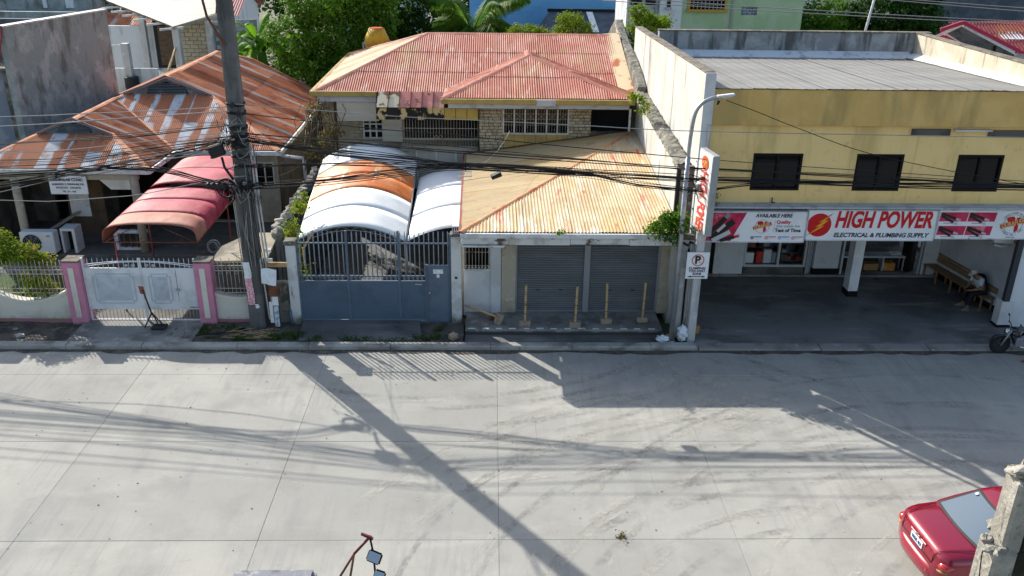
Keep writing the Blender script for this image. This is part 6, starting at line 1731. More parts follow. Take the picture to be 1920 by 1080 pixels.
for q in (-1, 1):
    for a, b in ((1.2, 1.78), (1.86, 2.62)):
        pts = [(a, q * .735, .92), (b, q * .735, .92), (min(b - .12, 2.4), q * .60, 1.19), (max(a + .16, 1.42), q * .60, 1.19)]
        cp(MB().add(pts, [(0, 1, 2, 3)]), 'side_window', WINGL, fix=False)
    lm = cp(MB().lathe([(.0, -1), (.5, -.87), (.87, -.5), (1., 0), (.87, .5), (.5, .87), (0, 1)], c=(.17, q * .635, .645), n=20, m=Matrix.Diagonal((.155, .125, .085))), 'tail_lamp', TAILRED)
    cp(MB().lathe([(.0, -.9), (.6, -.7), (.95, 0), (.6, .7), (0, .9)], c=(.13, q * .625, .56), n=14, m=Matrix.Diagonal((.125, .12, .026))), 'reversing_lamp', TAILAMB, lm)
    ln = MB().tube([(-.004, q * .47, .60), (.0, q * .47, .74), (.05, q * .50, .835), (.14, q * .53, .868), (.4, q * .58, .897), (.58, q * .62, .912)], .006, 5)
    cp(ln, 'boot_seam', CARBLK)
    cp(MB().box(1.7, 2.0, q * .812 - .01, q * .812 + .01, .70, .73), 'door_handle', CARRED2)
    cp(MB().boxm((2.75, q * .86, .93), (.12, .16, .1)), 'wing_mirror', CARRED, bevel=.02)
    for x in (.72, 3.4):
        wh = cp(MB().lathe([(.18, -.09), (.27, -.09), (.29, -.06), (.29, .06), (.27, .09), (.18, .09)], c=(x, q * .72, .29), n=22, m=RX), 'wheel', TYRE)
        cp(MB().lathe([(.18, -.095), (.19, 0), (.18, .095)], c=(x, q * .72, .29), n=16, m=RX), 'rim', GALV, wh)
cp(MB().tube([(-.012, -.47, .60), (-.012, .47, .60)], .005, 5), 'boot_seam', CARBLK)
lp = MB(); lp.grid(lambda u_, v_: (.012 - .018 * math.sin(math.pi * v_), .56 * (2 * u_ - 1), .775 + .035 * v_ + .02 * (1 - (2 * u_ - 1) ** 2)), 12, 5)
cp(MB().box(-.006, .012, -.24, .24, .605, .765), 'plate_recess', CARRED2, bevel=.01)
pl = cp(MB().box(-.022, -.006, -.175, .175, .615, .735), 'number_plate', PLATE, bevel=.004)
tx = text('WGK 413', .085, SIGNNVB, car, (0, 0, 0), bold=.002, fit=.28); tx.parent = pl; tx.matrix_basis = Matrix.LocRotScale(Vector((-.024, 0, .675)), Euler((R(90), 0, R(-90))), Vector((1, 1, 1)))
cp(MB().lathe([(.03, 0), (.03, .008)], c=(-.03, 0, .80), n=16, m=Matrix.Rotation(R(-70), 3, 'Y')), 'badge', CHROME)

# ------------------------------------------------------------------ broken concrete post in the near corner
bp = thing('broken_post', 'broken concrete post with crumbled collar at lower right corner', 'post', (5.2, 7.12, 0))
MB().boxm((5.19, 7.14, 2.16), (.24, .34, 4.34)).build('shaft', BROKEN, bp, bevel=.03)
MB().boxm((5.24, 7.14, 4.72), (.20, .28, .86)).build('upper_shaft', BROKEN, bp, bevel=.03)
MB().box(5.31, 6.6, 7.06, 7.3, 0, 4.28).build('side_wall', mat('black_mossy_wall', (.030, .032, .024), [lay((.015, .017, .012), 2., .45, .6), lay((.05, .07, .02), 6., .6, .7)], rough=.95, bump=[(9., 5, .04)]), bp, bevel=.02)
MB().boxm((5.41, 7.16, 4.66), (.14, .26, .72)).build('dark_strip', bpy.data.materials['black_mossy_wall'], bp, bevel=.02)
rr = random.Random(3)
for k in range(15):
    a = rr.uniform(0, 6.28); z = rr.choice((4.3, 4.34, 4.4, 5.14, 5.2))
    rad = .17 if z < 4.6 else .10
    c0 = Vector((5.21, 7.14, z + rr.uniform(-.05, .05))) + Vector((math.cos(a), math.sin(a), 0)) * rad * rr.uniform(.4, 1.)
    s_ = rr.uniform(.04, .10)
    bm = bmesh.new(); bmesh.ops.create_icosphere(bm, subdivisions=2, radius=1)
    sx_, sy_, sz_ = s_, s_ * rr.uniform(.6, 1.), s_ * rr.uniform(.4, .8)
    for v in bm.verts:
        k_ = rr.uniform(.7, 1.2); v.co = Vector((v.co.x * sx_ * k_, v.co.y * sy_ * k_, v.co.z * sz_ * k_)) + c0
    me = bpy.data.meshes.new('crumbled_lump'); bm.to_mesh(me); bm.free(); me.materials.append(BROKEN if k % 3 else MOSSC)
    put(bpy.data.objects.new('crumbled_lump', me), bp)
MB().boxm((5.32, 7.16, 5.3), (.13, .16, .34), Euler((.12, .2, .3)).to_matrix()).build('stump', MOSSC, bp, bevel=.03)
for dx, dy, a in ((-.05, -.04, .2), (.07, .05, -.15)): MB().tube([(5.3 + dx, 7.14 + dy, 5.1), (5.3 + dx + a * .3, 7.14 + dy, 5.5), (5.3 + dx + a, 7.14 + dy - .05, 5.56)], .008, 5).build('bent_rebar', RUSTSTEEL, bp)
ck = MB()
for px_, side in ((5.067, -1),):
    z = 1.6; y = 7.1
    while z < 4.3:
        ny, nz = y + rr.uniform(-.08, .08), z + rr.uniform(.08, .2); ny = min(7.26, max(7.02, ny))
        ck.beam((px_, y, z), (px_, ny, nz), .006, .008); y, z = ny, nz
ck.build('crack', BLACKF, bp)

# ------------------------------------------------------------------ truck nose below the camera
tk = thing('truck', 'grey weathered truck cab roof with red-armed mirrors at bottom edge', 'truck', (-2.85, 7.5, 0))
cab = MB(); prof = [(9.42, .55), (9.5, 1.0), (9.46, 1.5), (9.3, 1.86), (9.15, 1.92), (7.7, 1.95), (7.6, 1.85), (7.6, .55)]
n0 = 10
for i in range(n0 + 1):
    u_ = i / n0; x = -3.72 + 1.74 * u_; e_ = min(u_, 1 - u_) * 1.74
    dz = -.10 * max(0, 1 - e_ / .16) ** 2
    cab.v += [(x, y, z + (dz if z > 1.4 else 0)) for y, z in prof]
for i in range(n0):
    for k in range(7): cab.f.append((i * 8 + k, i * 8 + k + 1, i * 8 + 9 + k, i * 8 + 8 + k)); cab.sm.append(True)
cab.f += [tuple(range(8)), tuple(reversed(range(n0 * 8, n0 * 8 + 8)))]; cab.sm += [False, False]
cab.build('cab', TRUCKG, tk)
MB().boxm((-2.86, 9.18, 1.985), (1.10, .55, .16)).build('roof_fairing', TRUCKG, tk, bevel=.055, seg=3)
MB().prism([(-3.5, 9.53, 1.02), (-2.2, 9.53, 1.02), (-2.28, 9.44, 1.56), (-3.42, 9.44, 1.56)], (0, .012, 0)).build('windscreen', WINGL, tk)
MB().box(-3.6, -2.1, 9.45, 9.56, .35, .6).build('bumper', BLACKF, tk, bevel=.02)
for x in (-3.45, -2.25): MB().lathe([(.1, 0), (.1, .03)], c=(x, 9.5, .78), n=14, m=Matrix.Rotation(R(-90), 3, 'X')).build('headlight', CHROME, tk)
MB().box(-3.8, -1.9, 3.6, 7.5, .7, 1.0).build('load_bed', TRUCKG, tk, bevel=.02)
for x0, x1, y0, y1 in ((-3.8, -3.74, 3.6, 7.5), (-1.96, -1.9, 3.6, 7.5), (-3.8, -1.9, 3.6, 3.66)): MB().box(x0, x1, y0, y1, 1.0, 1.4).build('side_board', TRUCKG, tk, bevel=.01)
for x in (-3.62, -2.08):
    for y in (8.7, 4.7):
        wh = MB().lathe([(.2, -.1), (.36, -.1), (.38, -.06), (.38, .06), (.36, .1), (.2, .1)], c=(x, y, .38), n=20, m=Matrix.Rotation(R(90), 3, 'Y')).build('wheel', TYRE, tk)
        MB().lathe([(.2, -.09), (.21, 0), (.2, .09)], c=(x, y, .38), n=14, m=Matrix.Rotation(R(90), 3, 'Y')).build('rim', GALV, wh)
ma = thing('mirror_bracket', None, None, (-1.9, 9.6, 1.9)); put(ma, tk)
MB().tube([(-2.05, 9.42, 1.86), (-1.86, 9.72, 2.06), (-1.66, 9.9, 2.20)], .017, 7).tube([(-1.92, 9.40, 1.68), (-1.86, 9.72, 2.06)], .017, 7).build('arm', RUSTSTEEL, ma)
MB().tube([(-1.86, 9.72, 2.06), (-1.66, 9.9, 2.20)], .02, 7).beam((-1.78, 9.92, 2.24), (-1.63, 9.9, 2.19), .03).beam((-1.76, 9.95, 2.2), (-1.62, 9.93, 2.14), .03).beam((-1.77, 9.92, 2.25), (-1.76, 9.95, 2.19), .02).build('bracket', mat('dark_red_steel', (.16, .03, .03), [lay((.08, .03, .025), 6., .5, .65)], rough=.7), ma)
MB().tube([(-1.66, 9.9, 2.20), (-1.63, 9.88, 2.0), (-1.61, 9.85, 1.7), (-1.60, 9.82, 1.4)], .015, 7).build('mirror_post', BLACKF, ma)
for c_, w_, hgt, a in (((-1.60, 9.82, 1.92), .21, .17, 14), ((-1.545, 9.80, 1.60), .17, .17, 10)):
    rot = (Matrix.Rotation(R(-12), 3, 'Z') @ Matrix.Rotation(R(-31), 3, 'X') @ Matrix.Rotation(R(a), 3, 'Y'))
    hs_ = MB().boxm(c_, (w_, .05, hgt), rot).build('mirror_housing', BLACKF, ma, bevel=.02, seg=2)
    MB().boxm(Vector(c_) + rot @ Vector((0, -.027, 0)), (w_ * .84, .006, hgt * .8), rot).build('mirror_glass', MIRROR, ma, bevel=.002)

# ------------------------------------------------------------------ utility pole with its cables
up = thing('utility_pole', 'thick weathered concrete utility pole wrapped in tangled cables and meters', 'utility pole', (-6.1, 21.2, 0), R(0))
sq = MB()
for z, w_ in ((0, .21), (11.5, .145)):
    c_ = .05
    sq.v += [(-6.1 + x, 21.2 + y, z - .1) for x, y in ((-w_, -w_ + c_), (-w_ + c_, -w_), (w_ - c_, -w_), (w_, -w_ + c_), (w_, w_ - c_), (w_ - c_, w_), (-w_ + c_, w_), (-w_, w_ - c_))]
sq.f = [(i, (i + 1) % 8, 8 + (i + 1) % 8, 8 + i) for i in range(8)] + [tuple(range(8, 16))]; sq.sm = [False] * 9
sq.build('shaft', POLEC, up)
MB().tube([(-6.55, 20.9, 8.6), (-6.45, 20.92, 7.9), (-6.14, 20.98, 7.25)], .03, 7).build('rusty_brace', RUSTSTEEL, up)
for x, y in ((-5.78, 20.97), (-5.71, 20.99)): MB().tube([(x - .02, y, 4.95), (x, y, 3.4), (x + .06, y, 2.0)], .022, 7).build('conduit', PALEPOLE, up)
for x in (-6.32, -6.36): MB().tube([(x, 21.0, 3.6), (x + .04, 21.0, 1.9)], .012, 6).build('conduit', CABLEG, up)
for k in range(7):
    z0, z1 = rnd.uniform(2.8, 4.6), rnd.uniform(1.6, 2.4)
    x0 = rnd.uniform(-6.2, -5.8); MB().tube([(x0, 20.94, z0), (x0 + rnd.uniform(-.1, .1), 20.93, (z0 + z1) / 2), (x0 + rnd.uniform(-.05, .1), 20.95, z1)], .010, 5).build('hanging_cable', CABLEG if k % 2 else CABLE, up)
for z in (3.75, 3.95, 4.35, 4.6, 4.85, 5.1, 5.3, 5.65, 5.85):
    bd = MB()
    w_ = .225 - .065 * z / 11.5
    for dz in (0, .035): bd.tube([(-6.1 + w_ * 1.15 * math.cos(q), 21.2 + w_ * 1.15 * math.sin(q), z + dz + .02 * math.sin(2 * q + z)) for q in (2 * math.pi * i / 14 for i in range(15))], .016, 5)
    bd.build('pole_band', CABLE if rnd.random() < .6 else GALV, up)
    MB().boxm((-6.1 + rnd.uniform(-.12, .14), 20.93, z + .03), (rnd.uniform(.08, .16), .1, rnd.uniform(.06, .13)), Euler((0, rnd.uniform(-.3, .3), rnd.uniform(-.3, .3))).to_matrix()).build('clamp', BLACKBOX if rnd.random() < .7 else GALV, up, bevel=.012)
for k in range(95):
    z = rnd.choice((3.85, 3.95, 4.4, 4.9, 5.1, 5.2, 5.4)) + rnd.uniform(-.14, .14)
    x = -6.1 + rnd.uniform(-.42, .42); dx, dz = rnd.uniform(-.4, .4), rnd.uniform(-.45, .3)
    y = 20.92 - rnd.uniform(0, .12)
    MB().tube([(x, y, z), (x + dx * .3, y - rnd.uniform(0, .06), z + dz * .6), (x + dx * .8, y, z + dz), (x + dx, y + .03, z + dz * .4)], rnd.choice((.006, .008, .010)), 4).build('loose_wire', CABLE if rnd.random() < .68 else CABLEG, up)
coil = MB()
for k in range(4): coil.tube([(-6.46 + (.21 + .012 * k) * math.cos(q), 20.86 + .012 * k, 3.86 + (.21 + .012 * k) * math.sin(q)) for q in (2 * math.pi * i / 20 for i in range(21))], .011, 5)
coil.build('cable_coil', CABLE, up)
sp_ = thing('splice_closure', 'black ribbed cable splice cylinder hanging left of the utility pole', 'splice closure', (-6.66, 20.86, 3.9))
pr_ = []
for i in range(9): pr_ += [(.085 if i % 2 else .07, i * .06), (.085 if i % 2 else .07, i * .06 + .058)]
MB().lathe(pr_, c=(-6.96, 20.86, 3.93), n=12, m=Matrix.Rotation(R(90), 3, 'Y')).build('closure_body', BLACKBOX, sp_)
MB().tube([(-6.42, 20.86, 3.93), (-6.3, 20.86, 3.85), (-6.28, 20.86, 3.6), (-6.4, 20.86, 3.45)], .02, 6).build('cable_tail', CABLE, sp_)
db = thing('distribution_box', 'black ribbed distribution box tilted on cables above red canopy', 'cable box', (-6.55, 20.8, 4.8))
rot = Euler((0, R(-18), 0)).to_matrix()
MB().boxm((-6.56, 20.82, 4.82), (.34, .2, .30), rot).build('box_body', BLACKBOX, db, bevel=.02)
for i in range(4): MB().boxm(Vector((-6.56, 20.71, 4.82)) + rot @ Vector((0, 0, -.11 + i * .075)), (.35, .02, .03), rot).build('box_rib', BLACKBOX, db)
MB().tube([(-6.45, 20.8, 4.66), (-6.42, 20.82, 4.4), (-6.25, 20.85, 4.1)], .03, 6).build('cable_tail', CABLE, db)
ps = MB()
def wrap(name, m, x0, x1, z0, z1, y0=20.975, dy=-.03):
    return MB().grid(lambda u_, v_: (x0 + (x1 - x0) * u_ + .015 * math.sin(v_ * 5), y0 + dy * math.sin(u_ * 3.1) - .004, z0 + (z1 - z0) * v_), 6, 6).build(name, m, None, fix=False)
tag(wrap('poster', PAPERW, -6.30, -6.12, 1.45, 1.9), 'torn white handbill at top of the pink poster on the utility pole', 'poster')
tag(wrap('poster', PAPERP, -6.28, -6.10, .72, 1.44), 'faded pink and white poster pasted low on the utility pole', 'poster')
tag(wrap('poster', PAPERW, -6.10, -6.0, .62, .74), 'small white scrap of paper under the pink poster', 'poster')
mpole = thing('meter_post', 'short dark post with rusty meter box and papers beside the utility pole', 'meter post', (-5.55, 20.95, 0))
MB().boxm((-5.56, 20.98, .75), (.13, .12, 1.5)).build('post', WOODD, mpole, bevel=.008)
MB().box(-5.68, -5.42, 20.82, 20.96, 1.0, 1.28).build('meter_box', RUSTSTEEL, mpole, bevel=.012)
MB().box(-5.86, -5.55, 21.0, 21.03, 1.9, 1.98).build('crossbar', PALEPOLE, mpole)
for x in (-5.86, -5.74): MB().tube([(x, 21.0, 1.95), (x + .06, 20.98, 1.2), (x + .1, 20.97, .3)], .02, 6).build('conduit', PALEPOLE, mpole)
MB().box(-5.72, -5.56, 20.98, 21.02, 2.16, 2.24).build('label_plate', PAPERW, mpole)
tag(MB().box(-5.63, -5.48, 20.905, 20.918, .72, .98).build('paper_notice', PAPERW), 'white notice with black print under the rusty meter box', 'paper')
tag(MB().box(-5.61, -5.49, 20.903, 20.916, .12, .70).build('paper_strip', mat('blue_print_paper', (.5, .56, .64), [lay((.25, .32, .45), 16., .5, .56), lay((.55, .3, .32), 5., .62, .7)], rough=.8)), 'long printed paper strip on foot of the meter post', 'paper')
tag(MB().box(-5.735, -5.64, 20.955, 20.965, .2, .8).build('paper_strip', PAPERW), 'narrow white paper strip left of the meter post foot', 'paper')
def bag_mesh(c, s, seed, m, name):
    rr = random.Random(seed); bm = bmesh.new(); bmesh.ops.create_icosphere(bm, subdivisions=3, radius=1)
    for v in bm.verts:
        n_ = v.co.normalized()
        k = 1 + .12 * math.sin(5 * n_.x + seed) * math.sin(6 * n_.y + 2 * seed) + .10 * math.sin(9 * n_.z + 4 * n_.x) + rr.uniform(-.05, .05)
        v.co = Vector((n_.x * s[0] * k, n_.y * s[1] * k, n_.z * s[2] * k)) + Vector(c)
        if n_.z > .55: f_ = 1 - (n_.z - .55) * 1.3; v.co.x = c[0] + (v.co.x - c[0]) * f_; v.co.y = c[1] + (v.co.y - c[1]) * f_
    me = bpy.data.meshes.new(name); bm.to_mesh(me); bm.free(); me.materials.append(m)
    o = bpy.data.objects.new(name, me); return put(o)
tag(MB().grid(lambda u_, v_: (-5.84 + .36 * u_ + .03 * v_, 20.86 - .05 * math.sin(3 * u_ + 2 * v_), 1.36 + .42 * v_ - .05 * u_ + .02 * math.sin(5 * u_)), 8, 8).build('white_tarp', SACKW, None, fix=False), 'white plastic sheet tied over the meter post', 'plastic sheet')

# cables: (points, strands, radius, spread)
WIRES = {
    'L1': [(-11.74, 21.26, 5.49), (-10.04, 21.15, 5.59), (-7.84, 21.01, 5.73), (-6.23, 20.91, 5.85)],
    'L2': [(-11.80, 21.26, 5.26), (-9.81, 21.13, 5.42), (-7.47, 20.99, 5.64), (-6.18, 20.90, 5.75)],
    'L3': [(-11.89, 21.26, 4.83), (-10.16, 21.16, 4.97), (-8.44, 21.05, 5.14), (-6.22, 20.91, 5.41)],
    'L4': [(-11.94, 21.27, 4.60), (-10.34, 21.17, 4.71), (-7.94, 21.02, 5.02), (-6.17, 20.90, 5.28)],
    'L5': [(-11.98, 21.27, 4.43), (-10.11, 21.15, 4.53), (-7.96, 21.02, 4.85), (-6.12, 20.90, 5.16)],
    'L6': [(-12.01, 21.27, 4.27), (-10.00, 21.15, 4.41), (-7.97, 21.02, 4.79), (-6.06, 20.90, 5.07)],
    'B1': [(-12.12, 21.28, 3.78), (-10.46, 21.17, 4.09), (-8.81, 21.07, 4.44), (-7.46, 20.99, 4.73), (-6.06, 20.90, 5.07)],
    'B2': [(-12.05, 21.27, 4.09), (-10.43, 21.17, 4.22), (-8.83, 21.07, 4.34), (-7.79, 21.01, 4.26), (-6.77, 20.94, 4.02), (-5.86, 20.88, 3.92)],
    'L8': [(-12.20, 21.28, 3.40), (-10.85, 21.20, 3.41), (-9.49, 21.11, 3.54), (-8.54, 21.05, 3.66), (-6.90, 20.95, 4.02), (-5.97, 20.89, 4.18)],
    'L9': [(-12.16, 21.28, 3.61), (-10.05, 21.15, 4.14), (-8.01, 21.02, 4.52), (-6.02, 20.90, 4.83)],
    'R1': [(-5.86, 20.88, 3.92), (-4.15, 20.78, 4.09), (-2.32, 20.66, 4.37), (-0.65, 20.56, 4.57), (2.01, 20.39, 4.47), (4.93, 20.21, 4.38)],
    'R2': [(-5.87, 20.89, 5.07), (-4.09, 20.77, 4.81), (-2.31, 20.66, 4.66), (-1.03, 20.58, 4.59), (2.01, 20.39, 4.45), (3.53, 20.29, 4.19), (4.96, 20.20, 4.07)],
    'R3': [(-5.85, 20.88, 5.23), (-3.44, 20.73, 5.08), (-1.03, 20.58, 4.93), (2.50, 20.36, 4.75), (4.91, 20.21, 4.63)],
    'R4': [(-5.93, 20.89, 5.71), (-2.91, 20.70, 5.42), (-1.02, 20.58, 5.31), (1.98, 20.39, 5.07), (4.98, 20.20, 4.86)],
    'R5': [(-6.03, 20.90, 5.92), (-4.02, 20.77, 5.81), (-1.89, 20.63, 5.70), (-0.27, 20.53, 5.66), (2.22, 20.38, 5.59), (4.94, 20.20, 5.52), (12.23, 19.75, 5.54)],
    'R6': [(-5.81, 20.88, 4.42), (-4.12, 20.78, 4.49), (-2.31, 20.66, 4.50), (-0.65, 20.56, 4.49), (2.01, 20.39, 4.43)],
    'R7': [(-5.87, 20.89, 5.03), (-3.83, 20.76, 4.89), (-2.05, 20.64, 4.73), (-0.65, 20.56, 4.57)],
    'Q1': [(4.91, 20.21, 4.63), (7.28, 20.06, 4.57), (9.77, 19.90, 4.50), (12.50, 19.73, 4.40)],
    'Q2': [(4.93, 20.21, 4.38), (7.31, 20.06, 4.38), (9.80, 19.90, 4.37), (12.51, 19.73, 4.38)],
    'Q3': [(4.96, 20.20, 4.07), (6.08, 20.13, 4.24), (7.31, 20.05, 4.35), (8.56, 19.98, 4.37)],
    'Q4': [(4.98, 20.20, 4.86), (7.26, 20.06, 4.74), (9.75, 19.90, 4.63), (12.48, 19.73, 4.51)],
    'Q5': [(5.38, 20.18, 6.25), (6.11, 20.13, 6.00), (7.01, 20.07, 5.67), (8.68, 19.97, 5.12), (10.71, 19.84, 4.72), (12.49, 19.73, 4.44)],
}
def spline(pts, n=10):
    P = [Vector(p_) for p_ in pts]; out = []
    for i in range(len(P) - 1):
        a, b, c_, d = P[max(0, i - 1)], P[i], P[i + 1], P[min(len(P) - 1, i + 2)]
        for k in range(n):
            t = k / n
            out.append(.5 * ((2 * b) + (c_ - a) * t + (2 * a - 5 * b + 4 * c_ - d) * t * t + (3 * b - a - 3 * c_ + d) * t ** 3))
    out.append(P[-1]); return out
def ext(pts, left=False, right=False):
    P = [Vector(p_) for p_ in pts]
    if left: d = (P[0] - P[1]); P.insert(0, P[0] + d.normalized() * 11 + Vector((0, 0, .1)))
    if right: d = (P[-1] - P[-2]); P.append(P[-1] + d.normalized() * 11)
    return P
def wire(key, strands, r, spread, m, label, left=False, right=False, name='overhead_wire'):
    P = spline(ext(WIRES[key], left, right))
    mb = MB(); N = len(P)
    for k in range(strands):
        oy, oz = (0, 0) if k == 0 else (rnd.uniform(-spread, spread), rnd.uniform(-spread, spread))
        ph, fq, am = rnd.uniform(0, 6), rnd.uniform(.5, 1.6), spread * rnd.uniform(.3, .9) if k else 0
        rk = r * rnd.uniform(.6, 1.2) if k else r
        mb.tube([p_ + Vector((0, oy + am * math.cos(fq * 6 * i / N + ph), oz + am * math.sin(fq * 6 * i / N + ph))) * (1 if 0 < i < N - 1 else .5) for i, p_ in enumerate(P)], rk, 5)
    return tag(mb.build(name, m, None, fix=False), label, 'cable bundle' if strands > 1 else 'wire', 'overhead cables on the street poles')
wire('L1', 1, .011, 0, CABLEG, 'pale wire highest on the left, reaching the utility pole near its top band', left=True)
wire('L2', 2, .013, .012, CABLEG, 'pale twin wire second from top on the left of utility pole', left=True)
wire('L3', 4, .010, .06, CABLE, 'thin black cable bundle crossing the larger gable vent roof', left=True, name='cable_bundle')
wire('L4', 1, .010, 0, CABLEG, 'single pale wire crossing the smaller louvred gable', left=True)
wire('L5', 4, .009, .08, CABLE, 'thin black cables just below the smaller gable', left=True, name='cable_bundle')
wire('L6', 3, .009, .07, CABLE, 'two thin black wires along lower part of the left clinic roof', left=True, name='cable_bundle')
wire('B1', 12, .010, .085, CABLE, 'thick black cable bundle rising along the clinic eave to the utility pole', left=True, name='cable_bundle')
wire('B2', 9, .010, .07, CABLE, 'thick black cable bundle sagging over red canopy top to lower pole clamp', left=True, name='cable_bundle')
wire('L8', 1, .011, 0, CABLEG, 'lowest pale wire, crossing in front of the clinic sign board and porch', left=True)
wire('L9', 1, .009, 0, CABLEG, 'pale wire rising steeply across the clinic sign to pole', left=True)
wire('R1', 11, .010, .07, CABLE, 'thickest black cable bundle dipping across the orange-banded canopy', name='cable_bundle')
wire('R2', 9, .009, .08, CABLE, 'black cable bundle falling across grilled balcony to the tan roof', name='cable_bundle')
wire('R3', 4, .011, .07, CABLE, 'thin cable bundle just above the thick bundles over tan roof', name='cable_bundle')
wire('R4', 1, .012, 0, CABLE, 'black wire crossing below the six-light bay window', )
wire('R5', 1, .010, 0, CABLEG, 'pale wire across pink roof house and yellow fascia bottom', right=True)
wire('R6', 4, .011, .06, CABLE, 'cable bundle across front of white half canopy', name='cable_bundle')
wire('R7', 4, .011, .06, CABLE, 'loose cables over back of the orange-banded canopy', name='cable_bundle')
wire('Q1', 4, .013, .03, CABLE, 'upper cable bundle across the dark windows of yellow building', right=True, name='cable_bundle')
wire('Q2', 10, .010, .065, CABLE, 'thick cable bundle across window sills of yellow building', right=True, name='cable_bundle')
wire('Q3', 4, .014, .03, CABLE, 'short cable bundle curving up from sign post into thick bundle', name='cable_bundle')
wire('Q4', 1, .008, 0, CABLE, 'fine wire above the cables across yellow building windows', right=True)
wire('Q5', 1, .009, 0, CABLE, 'thin wire drooping from street lamp head across the yellow wall', right=True)
for i, (a, b) in enumerate((((-.65, 20.56, 4.57), (.55, 26.15, 4.1)), ((-5.95, 20.9, 4.6), (-6.6, 29.0, 2.7)), ((-5.9, 20.9, 4.2), (-5.4, 27.0, 3.3)))):
    tag(MB().tube(sag(a, b, .35, 14), .007, 4).build('service_wire', CABLEG if i == 0 else CABLE, None, fix=False), ('pale service wire from thick bundle down to the tan roof top', 'dark service wire from utility pole to clinic side eave', 'dark service wire from utility pole to vines left of pink house')[i], 'wire')
ra = thing('small_rack', 'small white wire rack hung under cable bundle above half canopy corner', 'rack', (-.62, 20.57, 4.45))
mm = MB()
for i in range(7): mm.beam((-.78 + i * .05, 20.55, 4.30), (-.78 + i * .05, 20.55, 4.42), .014)
mm.beam((-.8, 20.55, 4.30), (-.46, 20.55, 4.30), .02).beam((-.8, 20.55, 4.42), (-.46, 20.55, 4.42), .02)
mm.build('rack_frame', GUTW, ra)
MB().tube([(-.62, 20.56, 4.42), (-.6, 20.56, 4.85)], .012, 5).build('hanger', CABLE, ra)
tag(MB().boxm((.12, 20.55, 4.33), (.26, .16, .1), Euler((.2, R(-18), .2)).to_matrix()).build('splitter_box', BLACKBOX, bevel=.02), 'small black box hanging under cables over the tan side roof', 'cable box')

# ------------------------------------------------------------------ street lamp, service posts, signs at the right
lp = thing('street_lamp', 'slim grey steel street lamp with curved arm beside yellow building', 'street lamp', (4.64, 20.23, 0))
MB().tube([(4.64, 20.23, 0), (4.64, 20.23, 2.7), (4.64, 20.23, 4.9)], [.078, .068, .055], 12).tube(spline([(4.64, 20.23, 4.88), (4.65, 20.23, 5.4), (4.70, 20.23, 5.9), (4.83, 20.23, 6.15), (5.03, 20.23, 6.27), (5.2, 20.23, 6.31)], 6), [.045] * 31, 10).build('pole', GALV, lp)
MB().lathe([(.1, 0), (.1, .05), (.07, .1)], c=(4.64, 20.23, .0), n=12).build('base_collar', GALV, lp)
MB().boxm((5.37, 20.23, 6.35), (.42, .15, .05), Euler((0, R(-7), 0)).to_matrix()).build('lamp_head', mat('lamp_head_paint', (.55, .58, .62), rough=.4), lp, bevel=.02)
MB().boxm((5.40, 20.23, 6.318), (.26, .1, .012), Euler((0, R(-7), 0)).to_matrix()).build('lamp_lens', PAPERW, lp)
MB().boxm((5.2, 20.2, 6.19), (.06, .06, .1), Euler((.3, .3, .3)).to_matrix()).build('photocell', BLACKBOX, lp, bevel=.012)
sv = thing('service_post', 'stained white service posts with pipes between shutters and forecourt', 'post', (4.9, 20.6, 0))
MB().boxm((4.84, 20.62, 1.36), (.17, .17, 2.72)).build('post', PALEPOLE, sv, bevel=.012)
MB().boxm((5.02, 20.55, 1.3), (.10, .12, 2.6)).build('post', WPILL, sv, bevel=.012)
MB().tube([(4.93, 20.48, 0), (4.93, 20.48, 2.5)], .022, 6).build('pipe', BLACKF, sv)
MB().tube([(4.99, 20.47, 0), (4.99, 20.47, 2.6), (5.1, 20.47, 2.66)], .025, 6).build('pipe', PALEPOLE, sv)
MB().box(4.72, 5.15, 20.5, 20.7, 2.72, 2.84).build('cap_slab', MOSSC, sv, bevel=.02)
MB().tube([(4.76, 20.5, 2.66), (4.9, 20.48, 2.58), (4.95, 20.48, 2.68), (5.08, 20.48, 2.6)], .03, 6).build('cable_elbow', BLACKF, sv)
for k in range(5): MB().tube([(4.8 + k * .05, 20.45, 4.5 - .15 * k), (4.85 + .04 * k, 20.42, 4.2 - .1 * k), (5.0, 20.42, 4.3 - .12 * k)], .012, 5).build('loose_cable', CABLE, sv)
MB().box(4.95, 5.09, 20.36, 20.48, 4.05, 4.2).build('junction_box', GALV, sv, bevel=.01)
MB().box(4.82, 4.98, 20.86, 21.0, 2.84, 4.5).build('upper_post', mat('grimy_upper_post', (.16, .15, .14), [lay((.06, .055, .05), 3., .45, .6), lay((.3, .29, .27), 6., .58, .7)], rough=.95), sv, bevel=.012)
bx = thing('box_sign', 'tall lit-box sign reading HIGH POWER sideways on concrete post', 'sign', (0, 0, 0))
MB().prism([(0, -.42, 3.05), (.16, -.42, 3.05), (.18, -.42, 5.02), (.02, -.42, 5.02)], (0, .84, 0)).build('box_case', mat('shade_grey_sign_case', (.30, .32, .33), [lay((.25, .26, .27), 2., .5, .65)], rough=.5), bx, bevel=.008)  # case greyer than the face: shade of its street side is painted in
MB().prism([(-.012, -.39, 3.08), (.008, -.39, 4.99), (.008, .39, 4.99), (-.012, .39, 3.08)], (.012, 0, 0)).build('sign_face', mat('white_box_face', (.72, .72, .70), [lay((.6, .58, .54), 3., .55, .7)], rough=.5), bx)
for i, ch in enumerate('HIGH POWER'):
    if ch == ' ': continue
    z = 4.46 - i * .148
    text(ch, .62, FADERED, bx, (-.016 + (z - 3.06) * .0106, 0, z), rot=(R(90), R(90), R(-90)), bold=.022, sx=.46)
